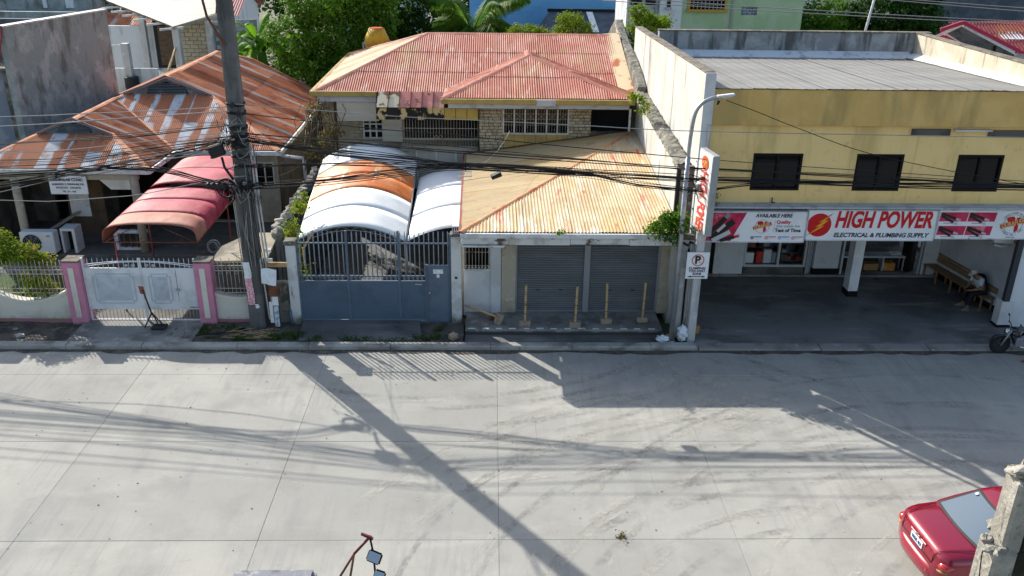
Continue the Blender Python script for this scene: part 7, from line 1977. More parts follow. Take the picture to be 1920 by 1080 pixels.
MB().lathe([(.2, 0), (.2, .008)], c=(.002, 0, 4.76), n=24, m=Matrix.Scale(.85, 3, (0, 0, 1)) @ Matrix.Rotation(R(-90), 3, 'Y')).build('emblem_disc', SIGNORG, bx)
zz = MB().prism([(-.012, .15, 4.70), (-.012, .06, 4.82), (-.012, .02, 4.72), (-.012, -.05, 4.84), (-.012, -.14, 4.74), (-.012, -.05, 4.78), (-.012, 0, 4.67), (-.012, .05, 4.76)], (.004, 0, 0)); zz.build('emblem_bolt', SIGNGOLD, bx)
for z in (3.4, 4.6): MB().beam((.09, .42, z), (.09, .75, z), .04).build('bracket', GALV, bx)
bx.location = (5.06, 20.24, 0); bx.rotation_euler.z = R(9)
MB().boxm((5.15, 20.32, 1.5), (.2, .2, 3.05)).build('post', PALEPOLE, bx, bevel=.02)
ns = thing('parking_sign', 'white no-parking sign about clamping and tow away on concrete post', 'sign', (5.1, 20.16, 1.8))
MB().box(4.83, 5.385, 20.17, 20.19, 1.82, 2.52).build('plate', SIGNW, ns, bevel=.004)
ring = MB()
for i in range(28):
    a0, a1 = 2 * math.pi * i / 28, 2 * math.pi * (i + 1) / 28
    ring.prism([(5.107 + r_ * math.cos(a), 20.168, 2.315 + r_ * math.sin(a)) for r_, a in ((.155, a0), (.155, a1), (.132, a1), (.132, a0))], (0, -.003, 0))
ring.beam((5.107 - .105, 20.164, 2.315 + .105), (5.107 + .105, 20.164, 2.315 - .105), .024, .004)
text('P', .28, SIGNBLK, ns, (5.107, 20.167, 2.315), bold=.01)
ring.build('ban_ring', mat('faded_sign_red', (.5, .10, .08), rough=.5), ns)
for s_, z, f_ in (('CLAMPING/', 2.10, .42), ('TOW AWAY', 2.025, .41), ('ZONE', 1.95, .22)): text(s_, .085, SIGNNAVY, ns, (5.107, 20.167, z), bold=.002, fit=f_)
ar = MB().box(4.95, 5.26, 20.165, 20.168, 1.868, 1.888)
for q in (-1, 1): ar.prism([(5.107 + q * .225, 20.168, 1.878), (5.107 + q * .14, 20.168, 1.905), (5.107 + q * .14, 20.168, 1.851)], (0, -.003, 0))
ar.build('arrow', SIGNBLK, ns)
tag(bag_mesh((4.92, 20.28, .26), (.14, .13, .24), 2, SACKW, 'white_sack'), 'tied white plastic sack leaning on foot of the service posts', 'sack')
tag(bag_mesh((4.42, 20.22, .13), (.17, .12, .10), 5, SACKW, 'plastic_bag'), 'crumpled grey-white plastic bag on ground by street lamp foot', 'bag')
tag(bag_mesh((4.40, 20.32, .22), (.09, .08, .09), 8, BLACKBOX, 'plastic_bag'), 'small black plastic bag on top of the crumpled white bag', 'bag')
tag(bag_mesh((4.54, 20.25, .16), (.07, .07, .09), 9, CARD, 'paper_bag'), 'brown paper bag between street lamp foot and plastic bags', 'bag')
tag(MB().boxm((5.33, 20.6, .23), (.16, .16, .22), Euler((0, 0, .3)).to_matrix()).build('carton', CARD, bevel=.008), 'brown carton behind the concrete sign post on forecourt edge', 'box')
tag(MB().beam((5.32, 20.75, .12), (5.3, 20.85, 1.0), .05, .04).build('timber', WOODD), 'dark timber leaning behind the concrete sign post', 'timber')

# ------------------------------------------------------------------ behind the houses: left side
lb_ = thing('grey_building', 'bare grey plaster building with tall mottled side wall behind clinic', 'building', (-19, 34, 0))
MB().prism([(-16.7, 31.6, 0), (-15.5, 37.3, 0), (-15.75, 37.35, 0), (-16.95, 31.65, 0)], (0, 0, 6.28)).build('side_wall', LWALL, lb_)
MB().prism([(-16.68, 31.58, 6.28), (-15.46, 37.32, 6.28), (-15.78, 37.38, 6.28), (-16.98, 31.64, 6.28)], (0, 0, .05)).build('coping', GUTW, lb_)
MB().box(-30, -16.75, 31.9, 32.1, 0, 4.75).build('front_wall', LWALLB, lb_)
MB().box(-30, -16.7, 31.8, 33.9, 4.75, 4.86).build('ledge', MOSSC, lb_, bevel=.02)
for x in (-17.05, -18.3, -19.6): MB().box(x - .12, x + .12, 31.78, 31.9, 0, 4.75).build('pilaster', MOSSC if x > -17.2 else LWALLB, lb_, bevel=.01)
MB().box(-30, -16.3, 33.9, 34.1, 4.8, 6.3).build('upper_wall', DKWALL, lb_)
MB().box(-30, -15.9, 37.2, 37.4, 0, 6.2).build('back_wall', LWALL, lb_)
MB().box(-17.9, -17.1, 33.84, 33.9, 4.9, 5.9).build('dark_opening', DARKIN, lb_)
tag(MB().tube([(-16.75, 31.6, 6.3), (-17.0, 31.5, 5.2), (-17.5, 31.4, 4.1)], .03, 6).tube([(-16.75, 31.6, 6.3), (-18.2, 31.6, 6.32)], .03, 6).build('red_pipe', REDSTEEL), 'thin red pipe bent over corner of the grey plaster building', 'pipe')
tag(MB().tube([(-17.6, 33.8, 5.5), (-17.3, 33.78, 5.0), (-17.0, 33.78, 5.05)], .02, 6).build('white_hook_pipe', GUTW), 'small white hooked pipe on the dark wall at far left', 'pipe')
fb_ = thing('far_grey_building', 'far grey concrete building with blue-stained parapet at top left', 'building', (-36, 60, 0))
MB().box(-60, -26.4, 60, 66, 0, 3.8).box(-60, -26.3, 61, 66, 3.8, 7.5).build('wall', LWALL, fb_)
MB().box(-60, -25.2, 56.5, 56.8, 0, 4.1).build('parapet', mat('blue_stained_parapet', (.34, .44, .54), [lay((.12, .14, .16), (1.5, 2, .8), .48, .62)], rough=.9), fb_)
for k, x in enumerate((-31.5, -30.6, -29.6)): MB().tube([(x, 60.9, 7.2), (x + .3, 60.85, 5.8), (x + 1.3, 60.85, 4.7)], .05, 5).build('loose_cable', CABLE, fb_)
for x, w_ in ((-27.6, .5), (-29.2, .25)): MB().box(x - w_ / 2, x + w_ / 2, 60.94, 61, 3.9, 6.8).build('whitewash_patch', PAPERW, fb_)

cpt = thing('open_carport', 'unfinished open carport with cream sheet roof on concrete columns', 'carport', (-17, 48, 0))
roof_slope(cpt, [(-15.65, 45.2, 4.72), (-15.0, 50.2, 4.82), (-18.2, 62, 5.056), (-23.0, 55.6, 4.928)], (-7.3, 10.4, .1), CREAMROOF, pitch=.3, amp=.006, sw=1.2, seed=41, trap=True, under=DIMWALL)
for k in range(6):
    f_ = k / 5.5; a = Vector((-15.65 - 7.3 * f_, 45.2 + 10.4 * f_, 4.62)); d = Vector((-.75, -.35, -.05))
    MB().beam(a - d * .6, a + d * .75, .08, .1).build('purlin', GUTW, cpt)
MB().beam((-15.62, 45.0, 4.66), (-14.95, 50.2, 4.72), .08, .16).build('gutter', TANWALL, cpt)
for x, y, zt in ((-15.75, 45.9, 4.6), (-17.5, 43.7, 4.1), (-14.9, 48.6, 4.6), (-19.3, 51, 4.6)):
    MB().boxm((x, y, zt / 2), (.34, .34, zt)).build('column', PALEPOLE, cpt, bevel=.015)
MB().boxm((-18.0, 42.6, 1.95), (.40, .36, 3.9)).build('column', mat('cream_column', (.52, .48, .40), [lay((.4, .37, .31), 2., .5, .65)], rough=.9), cpt, bevel=.015)
MB().boxm((-17.83, 42.45, 3.85), (.14, .12, .75)).build('clay_pipe', CLAY, cpt, bevel=.02)
MB().box(-16.6, -14.95, 48.62, 48.72, 0, 4.6).build('block_wall', MORTAR, cpt)
bk = MB().boxm((0, 0, 0), (.40, .06, .19)).mesh('block', CHB, bevel=.01)
for r_ in range(14):
    for c_ in range(4):
        inst(bk, 'block', (-16.45 + .42 * c_ + (.21 if r_ % 2 else 0), 48.6, 1.85 + .205 * r_ ), cpt) if 1.85 + .205 * r_ < 4.6 else None
MB().prism([(-14.72, 48.8, 0), (-12.9, 50.6, 0), (-12.95, 50.7, 0), (-14.8, 48.9, 0)], (0, 0, 4.5)).build('block_wall', mat('pale_mortar', (.3, .3, .29), rough=.95), cpt)
bk2 = MB().boxm((0, 0, 0), (.40, .06, .19)).mesh('block', CHBG, bevel=.01)
for r_ in range(13):
    for c_ in range(5):
        d = Vector((1.82, 1.8, 0)).normalized(); q = Vector((-14.55, 48.9, 2.0 + .205 * r_)) + d * (.42 * c_ + (.21 if r_ % 2 else 0))
        inst(bk2, 'block', q + Vector((.02, -.03, 0)), cpt, (0, 0, R(44.7)))
MB().box(-22, -17.2, 52.0, 52.2, 0, 3.9).build('rear_wall', PALEB, cpt)
MB().box(-17.2, -16.5, 49.6, 49.7, 0, 4.6).build('side_wall', GUTG, cpt)
MB().box(-18.6, -16.8, 50.6, 50.7, 0, 4.5).build('dark_opening', DARKIN, cpt)
MB().box(-18.35, -17.5, 50.5, 50.58, 2.0, 4.1).build('door', WOODD, cpt)
MB().box(-21.5, -16.2, 43.85, 43.95, 0, 2.9).build('low_wall', PALEB, cpt)
MB().beam((-20.5, 43.8, 3.9), (-17.5, 43.7, 4.02), .05).build('tie_rail', GUTW, cpt)
tag(MB().box(-26, -13.6, 40.5, 60, -.07, .02).build('yard_paving', mat('pale_yard', (.5, .48, .43), [lay((.34, .32, .28), .8, .45, .6)], rough=.9)), kind='structure')
mound = MB(); mound.grid(lambda u_, v_: (-20 + 6.5 * u_, 39.5 + 4.2 * v_, 1.55 * math.sin(math.pi * min(1, v_ * 1.2 + .2)) + .1 * math.sin(u_ * 20)), 20, 8)
tag(mound.build('raised_yard', bpy.data.materials['pale_yard']), kind='structure')
for a, b, m_, nm, lab in (((-16.6, 44.6, 1.3), (-15.9, 46.0, 3.7), BAMBOO, 'bamboo_pole', 'bamboo pole leaning against the near carport column'), ((-16.5, 44.5, 1.3), (-15.75, 45.9, 3.9), BAMBOO, 'bamboo_pole', 'second bamboo pole, steeper one leaning at the carport column'), ((-19.8, 44.2, 3.0), (-20.2, 44.2, 4.6), WOODD, 'timber_post', 'thin dark timber upright left of the clay-pipe column')):
    tag(MB().tube([a, b], .045, 6).build(nm, m_), lab, 'pole')
t = thing('metal_sink', 'shiny dented steel tub under the carport by bamboo poles', 'tub', (-16.6, 45.6, 1.5))
MB().grid(lambda u_, v_: (-16.6 + .75 * math.cos(2 * math.pi * u_) * (.7 + .3 * v_), 45.8 + .4 * math.sin(2 * math.pi * u_) * (.7 + .3 * v_), 1.6 + .95 * v_), 20, 5).build('tub_wall', mat('dented_steel', (.42, .45, .48), [lay((.2, .21, .22), 3., .45, .6)], rough=.35, metal=.6, bump=[(5., 3, .05)]), t, fix=False)
tag(MB().lathe([(.12, 0), (.42, .16), (.46, .2), (.40, .2), (.1, .05)], c=(-15.9, 44.0, 1.75), n=18, m=Matrix.Rotation(R(-25), 3, 'X')).build('black_basin', BLACKBOX), 'round black basin tilted on ground before the carport', 'basin')
tag(MB().lathe([(.30, 0), (.34, .5), (.33, .9), (.3, .95)], c=(-17.4, 43.6, 1.6), n=16).build('black_drum', BLACKBOX), 'black plastic drum between two carport columns', 'drum')
for c_, m_, lab in (((-15.1, 46.5, 2.6), REDBOX, 'red bundle on shelf behind near carport column'), ((-13.75, 43.4, 3.1), REDBOX, 'red container beside ridge of the clinic roof')):
    tag(bag_mesh(c_, (.24, .2, .22), 4, m_, 'red_bundle'), lab, 'bundle')
for c_, s_, lab in (((-17.9, 42.2, 1.75), (.5, .4, .22), 'white sack pile at foot of the clay-pipe column'), ((-16.9, 42.0, 1.6), (.45, .4, .2), 'flattened white sacks between the carport columns'), ((-15.0, 45.0, 2.3), (.35, .3, .3), 'white sack right of the near carport column')):
    tag(bag_mesh(c_, s_, len(lab), SACKW, 'white_sack'), lab, 'sack')
def house_block(name, label, x0, x1, y0, y1, zt, m, roofm=None, pitch=.3, cat='house'):
    t = thing(name, label, cat, ((x0 + x1) / 2, (y0 + y1) / 2, 0))
    MB().box(x0, x1, y0, y1, 0, zt).build('wall', m, t)
    if roofm:
        xm = (y0 + y1) / 2; h_ = pitch * (y1 - y0) / 2
        for yy, s_ in ((y0 - .4, 1), (y1 + .4, -1)):
            roof_slope(t, [(x0 - .4, yy, zt - .1), (x1 + .4, yy, zt - .1), (x1 + .4, xm, zt + h_), (x0 - .4, xm, zt + h_)], (1, 0, 0), roofm, pitch=.15, amp=.02, sw=1.2, seed=int(abs(x0)) + s_)
        MB().prism([(x0, y0, zt), (x0, y1, zt), (x0, xm, zt + h_ - .1)], (x1 - x0, 0, 0)).build('gable', m, t)
    return t
house_block('far_house', 'far low house with small red roof seen through the carport', -24.5, -19.5, 57.5, 61, 3.35, PALEB, RUST)
house_block('far_house', 'far house with maroon sheet roof behind the utility pole top', -18.5, -15.9, 57, 63, 4.1, PALEB, mat('dusty_red_sheet', (.34, .12, .12), rough=.7), .45)
house_block('far_block', 'grey-white stained block behind palm and big tree', -9.5, -4.2, 56, 60, 7, PALEB, cat='building')
MB().box(-9.6, -4.1, 55.9, 56.05, 3.6, 3.8).build('ledge', GUTG, bpy.data.objects['far_block'])

# blue wall and dark-roofed shed
t = thing('blue_building', 'tall plain bright blue wall far behind the pink roof', 'building', (5, 63, 0))
MB().box(-1.5, 9.5, 62, 66, 0, 9).build('wall', BLUEW, t)
t = thing('dark_roof_shed', 'long shed with blue-black sheet roof and white skylight below blue wall', 'shed', (6, 58, 0))
MB().prism([(3.3, 57.0, 3.0), (9.3, 57.0, 3.0), (9.4, 59.5, 4.15), (3.7, 59.5, 4.15)], (0, 0, .08)).build('roof', DKROOF, t)
MB().beam((3.6, 59.5, 4.25), (9.4, 59.5, 4.25), .25, .18).build('ridge', BLACKF, t)
MB().prism([(6.35, 57.2, 3.19), (6.75, 57.2, 3.19), (6.5, 59.3, 4.17), (6.1, 59.3, 4.17)], (0, 0, .03)).build('skylight', PAPERW, t)
MB().box(3.5, 9.2, 57.3, 59.4, 0, 2.95).build('wall', DARKIN, t)
MB().poly([(3.3, 57.0, 3.0), (3.7, 59.5, 4.15), (2.6, 59.5, 2.6), (2.3, 57.0, 1.6)]).build('lower_roof', DKROOF, t, fix=False)
# pale and green houses
gh_ = thing('green_house', 'pale green stained house with ochre-framed grille window', 'house', (13.5, 52, 0))
wallbox(10.35, 17.0, 50, 50.3, 0, 8, [(10.75, 12.7, 5.32, 6.6), (13.62, 14.5, 5.06, 5.48)]).build('front_wall', GREENW, gh_)
MB().box(10.35, 17.0, 50.3, 56, 0, 8).build('body', GREENW, gh_)
MB().box(13.05, 13.17, 49.93, 50.0, 3, 8).build('drip_strip', mat('grey_drip', (.3, .32, .27), rough=.9), gh_)
w = thing('grille_window', None, None, (11.7, 50, 5.3)); put(w, gh_)
MB().box(10.75, 12.7, 50.2, 50.24, 5.32, 6.6).build('pane', WINGL, w)
MB().box(10.6, 12.85, 49.85, 50.0, 5.2, 5.34).box(10.66, 10.78, 49.9, 50.0, 5.34, 6.7).box(12.67, 12.79, 49.9, 50.0, 5.34, 6.7).build('window_frame', OCHF, w)
gm = MB()
for i in range(1, 9): gm.beam((10.75 + 1.95 * i / 9, 49.95, 5.34), (10.75 + 1.95 * i / 9, 49.95, 6.6), .03)
for i in range(1, 6): gm.beam((10.75, 49.95, 5.34 + .24 * i), (12.7, 49.95, 5.34 + .24 * i), .03)
gm.build('grille', RUSTYW, w)
w = thing('block_window', None, None, (14.06, 50, 5.06)); put(w, gh_)
MB().box(13.62, 14.5, 50.15, 50.2, 5.06, 5.48).build('mortar', PAPERW, w)
gb_ = MB().boxm((0, 0, 0), (.115, .06, .11)).mesh('glass_block', mat('glass_block', (.12, .16, .24), [dict(c=(.3, .36, .46), k='obj', lo=.4, hi=1., a=.8)], rough=.2), bevel=.01)
for i in range(6):
    for j in range(3): inst(gb_, 'glass_block', (13.70 + .144 * i, 50.12, 5.13 + .14 * j), w)
ph_ = thing('pale_house', 'white and grey stained house left of the pale green house', 'house', (9.2, 51, 0))
MB().box(9.15, 10.34, 49.9, 55, 0, 8).build('white_wall', mat('white_house_wall', (.66, .68, .7), [lay((.56, .58, .6), 1.5, .5, .65)], rough=.9), ph_)
MB().box(7.4, 9.15, 50.4, 55, 0, 8).build('grey_wall', PALEB, ph_)
for x in (7.5, 8.3, 9.05): MB().box(x - .05, x + .05, 50.3, 50.4, 0, 8).build('rib', GUTG, ph_)
for x0, x1, y, z0 in ((7.6, 8.2, 50.38, 5.5), (8.4, 8.95, 50.38, 5.5), (9.5, 9.7, 49.88, 5.45)):
    MB().box(x0, x1, y - .02, y, z0, z0 + 1.5).build('window', WINGL, ph_)
    MB().box(x0 - .06, x1 + .06, y - .1, y, z0 - .14, z0).build('sill', GUTG, ph_)
bh_ = house_block('beige_house', 'beige house wall glimpsed above trees at top right', 20, 29, 62, 66, 6.5, BEIGEW)
MB().box(20.9, 21.5, 61.6, 61.98, 4.3, 4.9).build('water_heater', ACWHITE, bh_, bevel=.05)
MB().box(23.5, 24.2, 61.7, 61.98, 4.1, 4.6).build('air_unit', GUTG, bh_, bevel=.03)
house_block('dark_wall_building', 'long dark blue-grey blank wall at top right corner', 28, 60, 64, 68, 9, DKWALL, cat='building')
rh = thing('red_roof_house', 'house with rusty maroon roof and crimson barge boards at right', 'house', (23, 42, 0))
zr2, ze2 = 5.45, 4.55
roof_slope(rh, [(24.1, 41.0, ze2), (34, 41.0, ze2), (34, 44, zr2 + .4), (21.75, 43.2, zr2 + .25)], (1, .0, 0), MAROON, pitch=.16, amp=.02, sw=1.2, seed=51)
for a in (23.9, 24.5, 25.3, 25.9): MB().prism([(a, 41.9, 4.93), (a + .55, 41.9, 4.93), (a + .0, 43.5, 5.53), (a - .55, 43.4, 5.5)], (0, 0, .03)).build('white_sheet', PAPERW, rh)
MB().prism([(22.0, 42.2, 5.5), (24.0, 41.0, 4.55), (24.0, 41.1, 2), (20.4, 42.2, 2), (20.4, 42.2, 4.7)], (.1, .6, 0)).build('gable_wall', DIMWALL, rh)
MB().beam((21.8, 41.9, 5.68), (24.15, 40.9, 4.55), .14, .16).beam((21.8, 41.9, 5.68), (20.9, 42.1, 5.3), .14, .16).build('barge_board', MAGENTA, rh)
MB().beam((21.85, 41.95, 5.55), (24.1, 40.95, 4.42), .06, .16).build('barge_trim', PAPERW, rh)
MB().prism([(20.2, 40.2, 5.2), (22.0, 39.8, 4.35), (22.0, 40.8, 4.4), (20.9, 41.6, 5.2)], (0, 0, .06)).build('porch_roof', RUST, rh)
MB().beam((20.15, 40.2, 5.26), (22.1, 39.75, 4.35), .13, .15).beam((20.15, 40.2, 5.26), (18.7, 40.4, 4.75), .13, .15).build('barge_board', MAGENTA, rh)
MB().beam((20.15, 40.22, 5.14), (22.05, 39.8, 4.24), .05, .12).build('barge_trim', PAPERW, rh)
MB().prism([(20.15, 40.3, 5.1), (22.0, 39.95, 4.3), (22, 39.95, 2), (18.8, 40.5, 2), (18.8, 40.5, 4.6)], (0, .1, 0)).build('porch_gable', mat('grey_gable', (.3, .32, .35), rough=.9), rh)
MB().beam((22.3, 39.8, 3.6), (22.3, 39.8, 4.95), .16).build('chimney_pipe', BLACKF, rh)
MB().beam((24.0, 40.98, 4.5), (34, 40.98, 4.5), .1, .14).build('gutter', MAGENTA, rh)
MB().box(24.2, 34, 41.5, 46, 0, 4.5).build('wall', PALEB, rh)
for a in (24.9, 26.6): MB().box(a, a + 1.2, 41.45, 41.49, 3.0, 4.2).build('window', WINGL, rh)
tag(MB().tube([(17.55, 43, 3.5), (17.98, 43, 7.0)], .06, 8).build('leaning_white_pole', GUTW), 'white pole leaning right behind flat grey roof', 'pole')
for i, (a, b) in enumerate((((5.0, 43, 6.55), (40, 43, 5.2)), ((5.2, 43.2, 6.35), (40, 43.2, 5.1)), ((17.6, 43, 6.7), (40, 43, 5.75)), ((16.4, 43.3, 6.7), (40, 43.3, 5.4)))):
    tag(MB().tube(sag(a, b, .15, 16), .018, 4).build('far_wire', CABLEG, None, fix=False), ('far grey wire over green house, upper of the pair', 'far grey wire over green house, lower of the pair', 'far grey wire highest at top right over dark wall', 'far grey wire second from top over dark wall')[i], 'wire')
# steel drum mixer behind the pink roof
tm = thing('yellow_mixer', 'yellow concrete mixer drum on rusty frame behind pink roof hip', 'mixer', (-4.7, 37.5, 0))
MB().lathe([(.26, 4.6), (.34, 4.65), (.50, 5.05), (.50, 5.28), (.32, 5.66), (.28, 5.66)], c=(-4.72, 37.5, 0), n=12).build('drum', YTANK, tm)
MB().lathe([(.28, 5.64), (.30, 5.69), (.24, 5.70)], c=(-4.72, 37.5, 0), n=12).build('drum_rim', SIGNORG, tm)
fr = MB()
for x, y in ((-5.25, 37.2), (-4.2, 37.2), (-5.25, 37.8), (-4.2, 37.8)): fr.beam((x, y, 0), (x, y, 5.15), .05)
for z in (4.55, 5.12): fr.beam((-5.25, 37.2, z), (-4.2, 37.2, z), .05).beam((-5.25, 37.8, z), (-4.2, 37.8, z), .05)
fr.build('frame', RUSTYW, tm)

# ------------------------------------------------------------------ trees and plants
def tree(name, label, base, blobs, n, size, m, r0=.22, seed=1, group=None):
    t = thing(name, label, 'tree', base, 0, group)
    c0 = Vector(blobs[0][0])
    trunk([base, Vector(base).lerp(c0, .5) + Vector((.15, 0, 0)), c0], r0, r0 * .45, BARK, t)
    for c_, r_ in blobs[1:6]:
        trunk([Vector(base).lerp(c0, .55), Vector(base).lerp(c0, .6).lerp(Vector(c_), .5), c_], r0 * .5, r0 * .15, BARK, t, 'limb')
    leaf_cloud('crown', blobs, n, size, m, t, seed)
    return t
tree('broadleaf_tree', 'large dense green tree between clinic and pink roof', (-6.8, 40.5, 0),
     [((-6.9, 40.5, 5.0), (2.0, 1.8, 1.7)), ((-8.6, 40.2, 4.8), (1.4, 1.3, 1.1)), ((-5.6, 40.6, 5.6), (1.5, 1.4, 1.5)), ((-7.4, 40.0, 6.6), (1.6, 1.4, 1.1)), ((-7.3, 39.2, 3.8), (1.3, 1.1, .9)), ((-5.9, 39.3, 4.0), (1.1, .9, .7)), ((-6.8, 38.9, 3.1), (.9, .8, .7)), ((-5.2, 40.9, 6.9), (1.3, 1.2, 1.0)), ((-8.8, 40.3, 3.7), (.8, .9, .7))], 26000, .085, LEAF, .3, 1)
tree('dark_tree', 'darker tree standing behind top of the large green tree', (-5.2, 44, 0), [((-5.0, 44, 6.0), (1.9, 1.6, 2.0)), ((-7.2, 44.5, 6.8), (2.0, 1.6, 1.3)), ((-3.9, 44, 5.0), (1.0, 1., .9))], 11000, .10, LEAFD, .25, 2)
tree('yellow_green_tree', 'feathery yellow-green young tree left of blue wall shed', (1.3, 37.2, 0), [((1.35, 37.2, 5.55), (.75, .6, .38)), ((1.0, 37.3, 5.35), (.5, .5, .35)), ((1.8, 37.1, 5.6), (.45, .5, .3))], 3600, .05, LEAFY, .06, 3)
tree('yellow_green_tree', 'feathery yellow-green young tree in front of dark-roofed shed', (3.2, 37.2, 0), [((3.3, 37.2, 5.75), (.7, .6, .5)), ((2.6, 37.3, 5.5), (.55, .5, .35)), ((3.2, 37.2, 6.15), (.55, .5, .35)), ((3.8, 37.1, 5.7), (.4, .4, .35))], 4200, .05, LEAFY, .06, 4)
tree('tall_shrub', 'tall bright yellow-green shrub between gable wall and yellow building', (5.55, 34.3, 0), [((5.45, 34.2, 6.0), (.35, .4, .6)), ((5.9, 34.5, 6.3), (.5, .5, .35)), ((6.5, 34.9, 6.3), (.4, .4, .22)), ((5.5, 33.6, 5.1), (.28, .5, .7)), ((5.55, 34.4, 6.75), (.28, .3, .25))], 3200, .07, LEAFY, .08, 5)
tree('broadleaf_tree', 'dark green tree right of the pale green house, left of the white pole', (19.6, 53, 0), [((19.5, 53, 4.4), (1.9, 1.5, 1.4)), ((18.4, 52.6, 3.8), (1.2, 1., 1.2)), ((20.8, 53, 4.0), (1.3, 1.2, 1.4))], 6500, .12, LEAF, .2, 6)
tree('broadleaf_tree', 'big dark green tree right of the leaning white pole', (23.6, 52.5, 0), [((23.3, 52.5, 5.0), (2.3, 1.8, 1.8)), ((21.9, 52.2, 4.9), (1.4, 1.3, 1.5)), ((25.0, 52.6, 4.2), (1.5, 1.3, 1.6)), ((23.4, 52.2, 3.6), (2., 1.5, 1.2)), ((24.4, 52.5, 6.0), (1.4, 1.2, .9))], 11000, .12, LEAFD, .25, 7)
tree('low_tree', 'low green tree beyond the grey plaster building roof', (-27, 64, 0), [((-25.6, 64, 5.2), (2.2, 1.5, 1.3)), ((-22.5, 66, 5.6), (2.5, 1.5, 1.2))], 2000, .14, LEAF, .2, 8)
tag(leaf_cloud('treeline', [((x, 78 + 4 * math.sin(x), 4.0 + 1.2 * math.sin(x * 1.7)), (4.2, 2.5, 3.6)) for x in range(-60, 71, 6)], 30000, .3, LEAFD, None, 9, .2), kind='stuff')
tag(leaf_cloud('undergrowth', [((x, 47.5 + math.sin(x * 2), 1.6 + .8 * math.sin(x * 1.3)), (1.5, 1.2, 1.8)) for x in range(-12, 9, 2)] + [((x, 41.5 + math.sin(x * 2), 1.2), (1.4, 1.0, 1.4)) for x in (-10, -8, -6, -4, -2, 0, 2, 4)], 22000, .13, LEAFD, None, 19, .2), kind='stuff')

def frond(parent, base, d, L, droop, m, name='frond', lw=.5, nl=26, up=.9, seed=0):
    rr = random.Random(seed)
    d = Vector((d[0], d[1], 0)).normalized()
    pts = []
    n = 14
    for i in range(n + 1):
        s_ = i / n
        pts.append(Vector(base) + d * L * (s_ * (1 - .25 * droop * s_)) + Vector((0, 0, L * (up * s_ - (up * .55 + droop) * s_ * s_))))
    mb = MB().tube(pts, [.03 * (1 - .8 * i / n) for i in range(n + 1)], 5, cap=False)
    side = d.cross(Vector((0, 0, 1)))
    for k in range(nl):
        s_ = .12 + .86 * k / nl
        i = min(n - 1, int(s_ * n)); p_ = pts[i].lerp(pts[i + 1], s_ * n - i)
        tan = (pts[i + 1] - pts[i]).normalized()
        ll = lw * math.sin(math.pi * min(1, .18 + s_ * .8)) ** .7
        for q in (-1, 1):
            a = (side * q * .75 + tan * .45 + Vector((0, 0, -.45 - .3 * rr.random()))).normalized()
            w_ = tan * .02
            mid = p_ + a * ll * .55 + Vector((0, 0, -.02)); tip = p_ + a * ll + Vector((0, 0, -ll * .28))
            mb.add([p_ - w_, p_ + w_, mid + w_, tip, mid - w_], [(0, 1, 2, 3, 4)])
    return mb.build(name, m, parent, fix=False)
pm_ = thing('coconut_palm', 'young coconut palm with arching fronds behind pink roof ridge', 'palm', (-.95, 45.5, 0))
trunk([(-.95, 45.5, 0), (-1.0, 45.5, 2.4), (-.95, 45.5, 4.5)], .2, .17, BARK, pm_)
for k in range(30):
    a = 2 * math.pi * k / 30 * 1.0 + rnd.uniform(-.12, .12)
    inner = k % 3 == 0
    frond(pm_, (-.95, 45.5, 4.45), (math.cos(a), math.sin(a) * .8), rnd.uniform(3.2, 4.1) if not inner else 3.0, rnd.uniform(.35, .75) if not inner else .12, LEAFP, lw=.85, nl=70, up=rnd.uniform(.5, .95) if not inner else 1.5, seed=k)
bn_ = thing('banana_clump', 'clump of banana plants with broad torn leaves behind the clinic roof', 'banana plant', (-11.2, 44, 0))
for j, (x, y, hgt) in enumerate(((-12.3, 43.6, 3.0), (-11.3, 44.2, 3.6), (-10.4, 44.4, 3.6), (-11.6, 45.2, 4.0))):
    trunk([(x, y, 0), (x + .05, y, hgt * .6), (x, y, hgt)], .14, .09, mat('banana_stem', (.16, .17, .05), rough=.7) if j == 0 else bpy.data.materials['banana_stem'], bn_, 'stem')
    for k in range(11):
        a = 2 * math.pi * k / 11 + j * .6
        d = Vector((math.cos(a), math.sin(a), 0)); L = rnd.uniform(2.0, 2.9); up_ = rnd.uniform(1.0, 1.9); dr = rnd.uniform(.9, 1.6)
        s_ = d.cross(Vector((0, 0, 1)))
        lf = MB()
        tear = [rnd.uniform(.55, 1.) for _ in range(17)]
        def P(u_, v_):
            q = v_; c_ = Vector((x, y, hgt)) + d * L * .62 * q * (1 - .2 * q) + Vector((0, 0, L * .62 * (up_ * q - dr * q * q)))
            w_ = .27 * math.sin(math.pi * min(1, q * .93 + .06)) ** .6 * tear[int(round(v_ * 16))]
            return c_ + s_ * (2 * u_ - 1) * w_ + Vector((0, 0, -abs(2 * u_ - 1) * w_ * .5))
        lf.grid(P, 4, 16)
        lf.build('leaf', LEAFB if rnd.random() < .72 else LEAFP, bn_, fix=False)
bt = thing('dry_palm_skirt', 'dark hanging dead leaves under the banana clump', 'dead leaves', (-10.3, 42.5, 0))
leaf_cloud('dead_leaf', [((-10.6, 42.6, 2.4), (1.6, .6, .8)), ((-8.8, 42.4, 1.8), (1.4, .6, .8))], 1200, .14, DRYL, bt, 12, asp=.2)
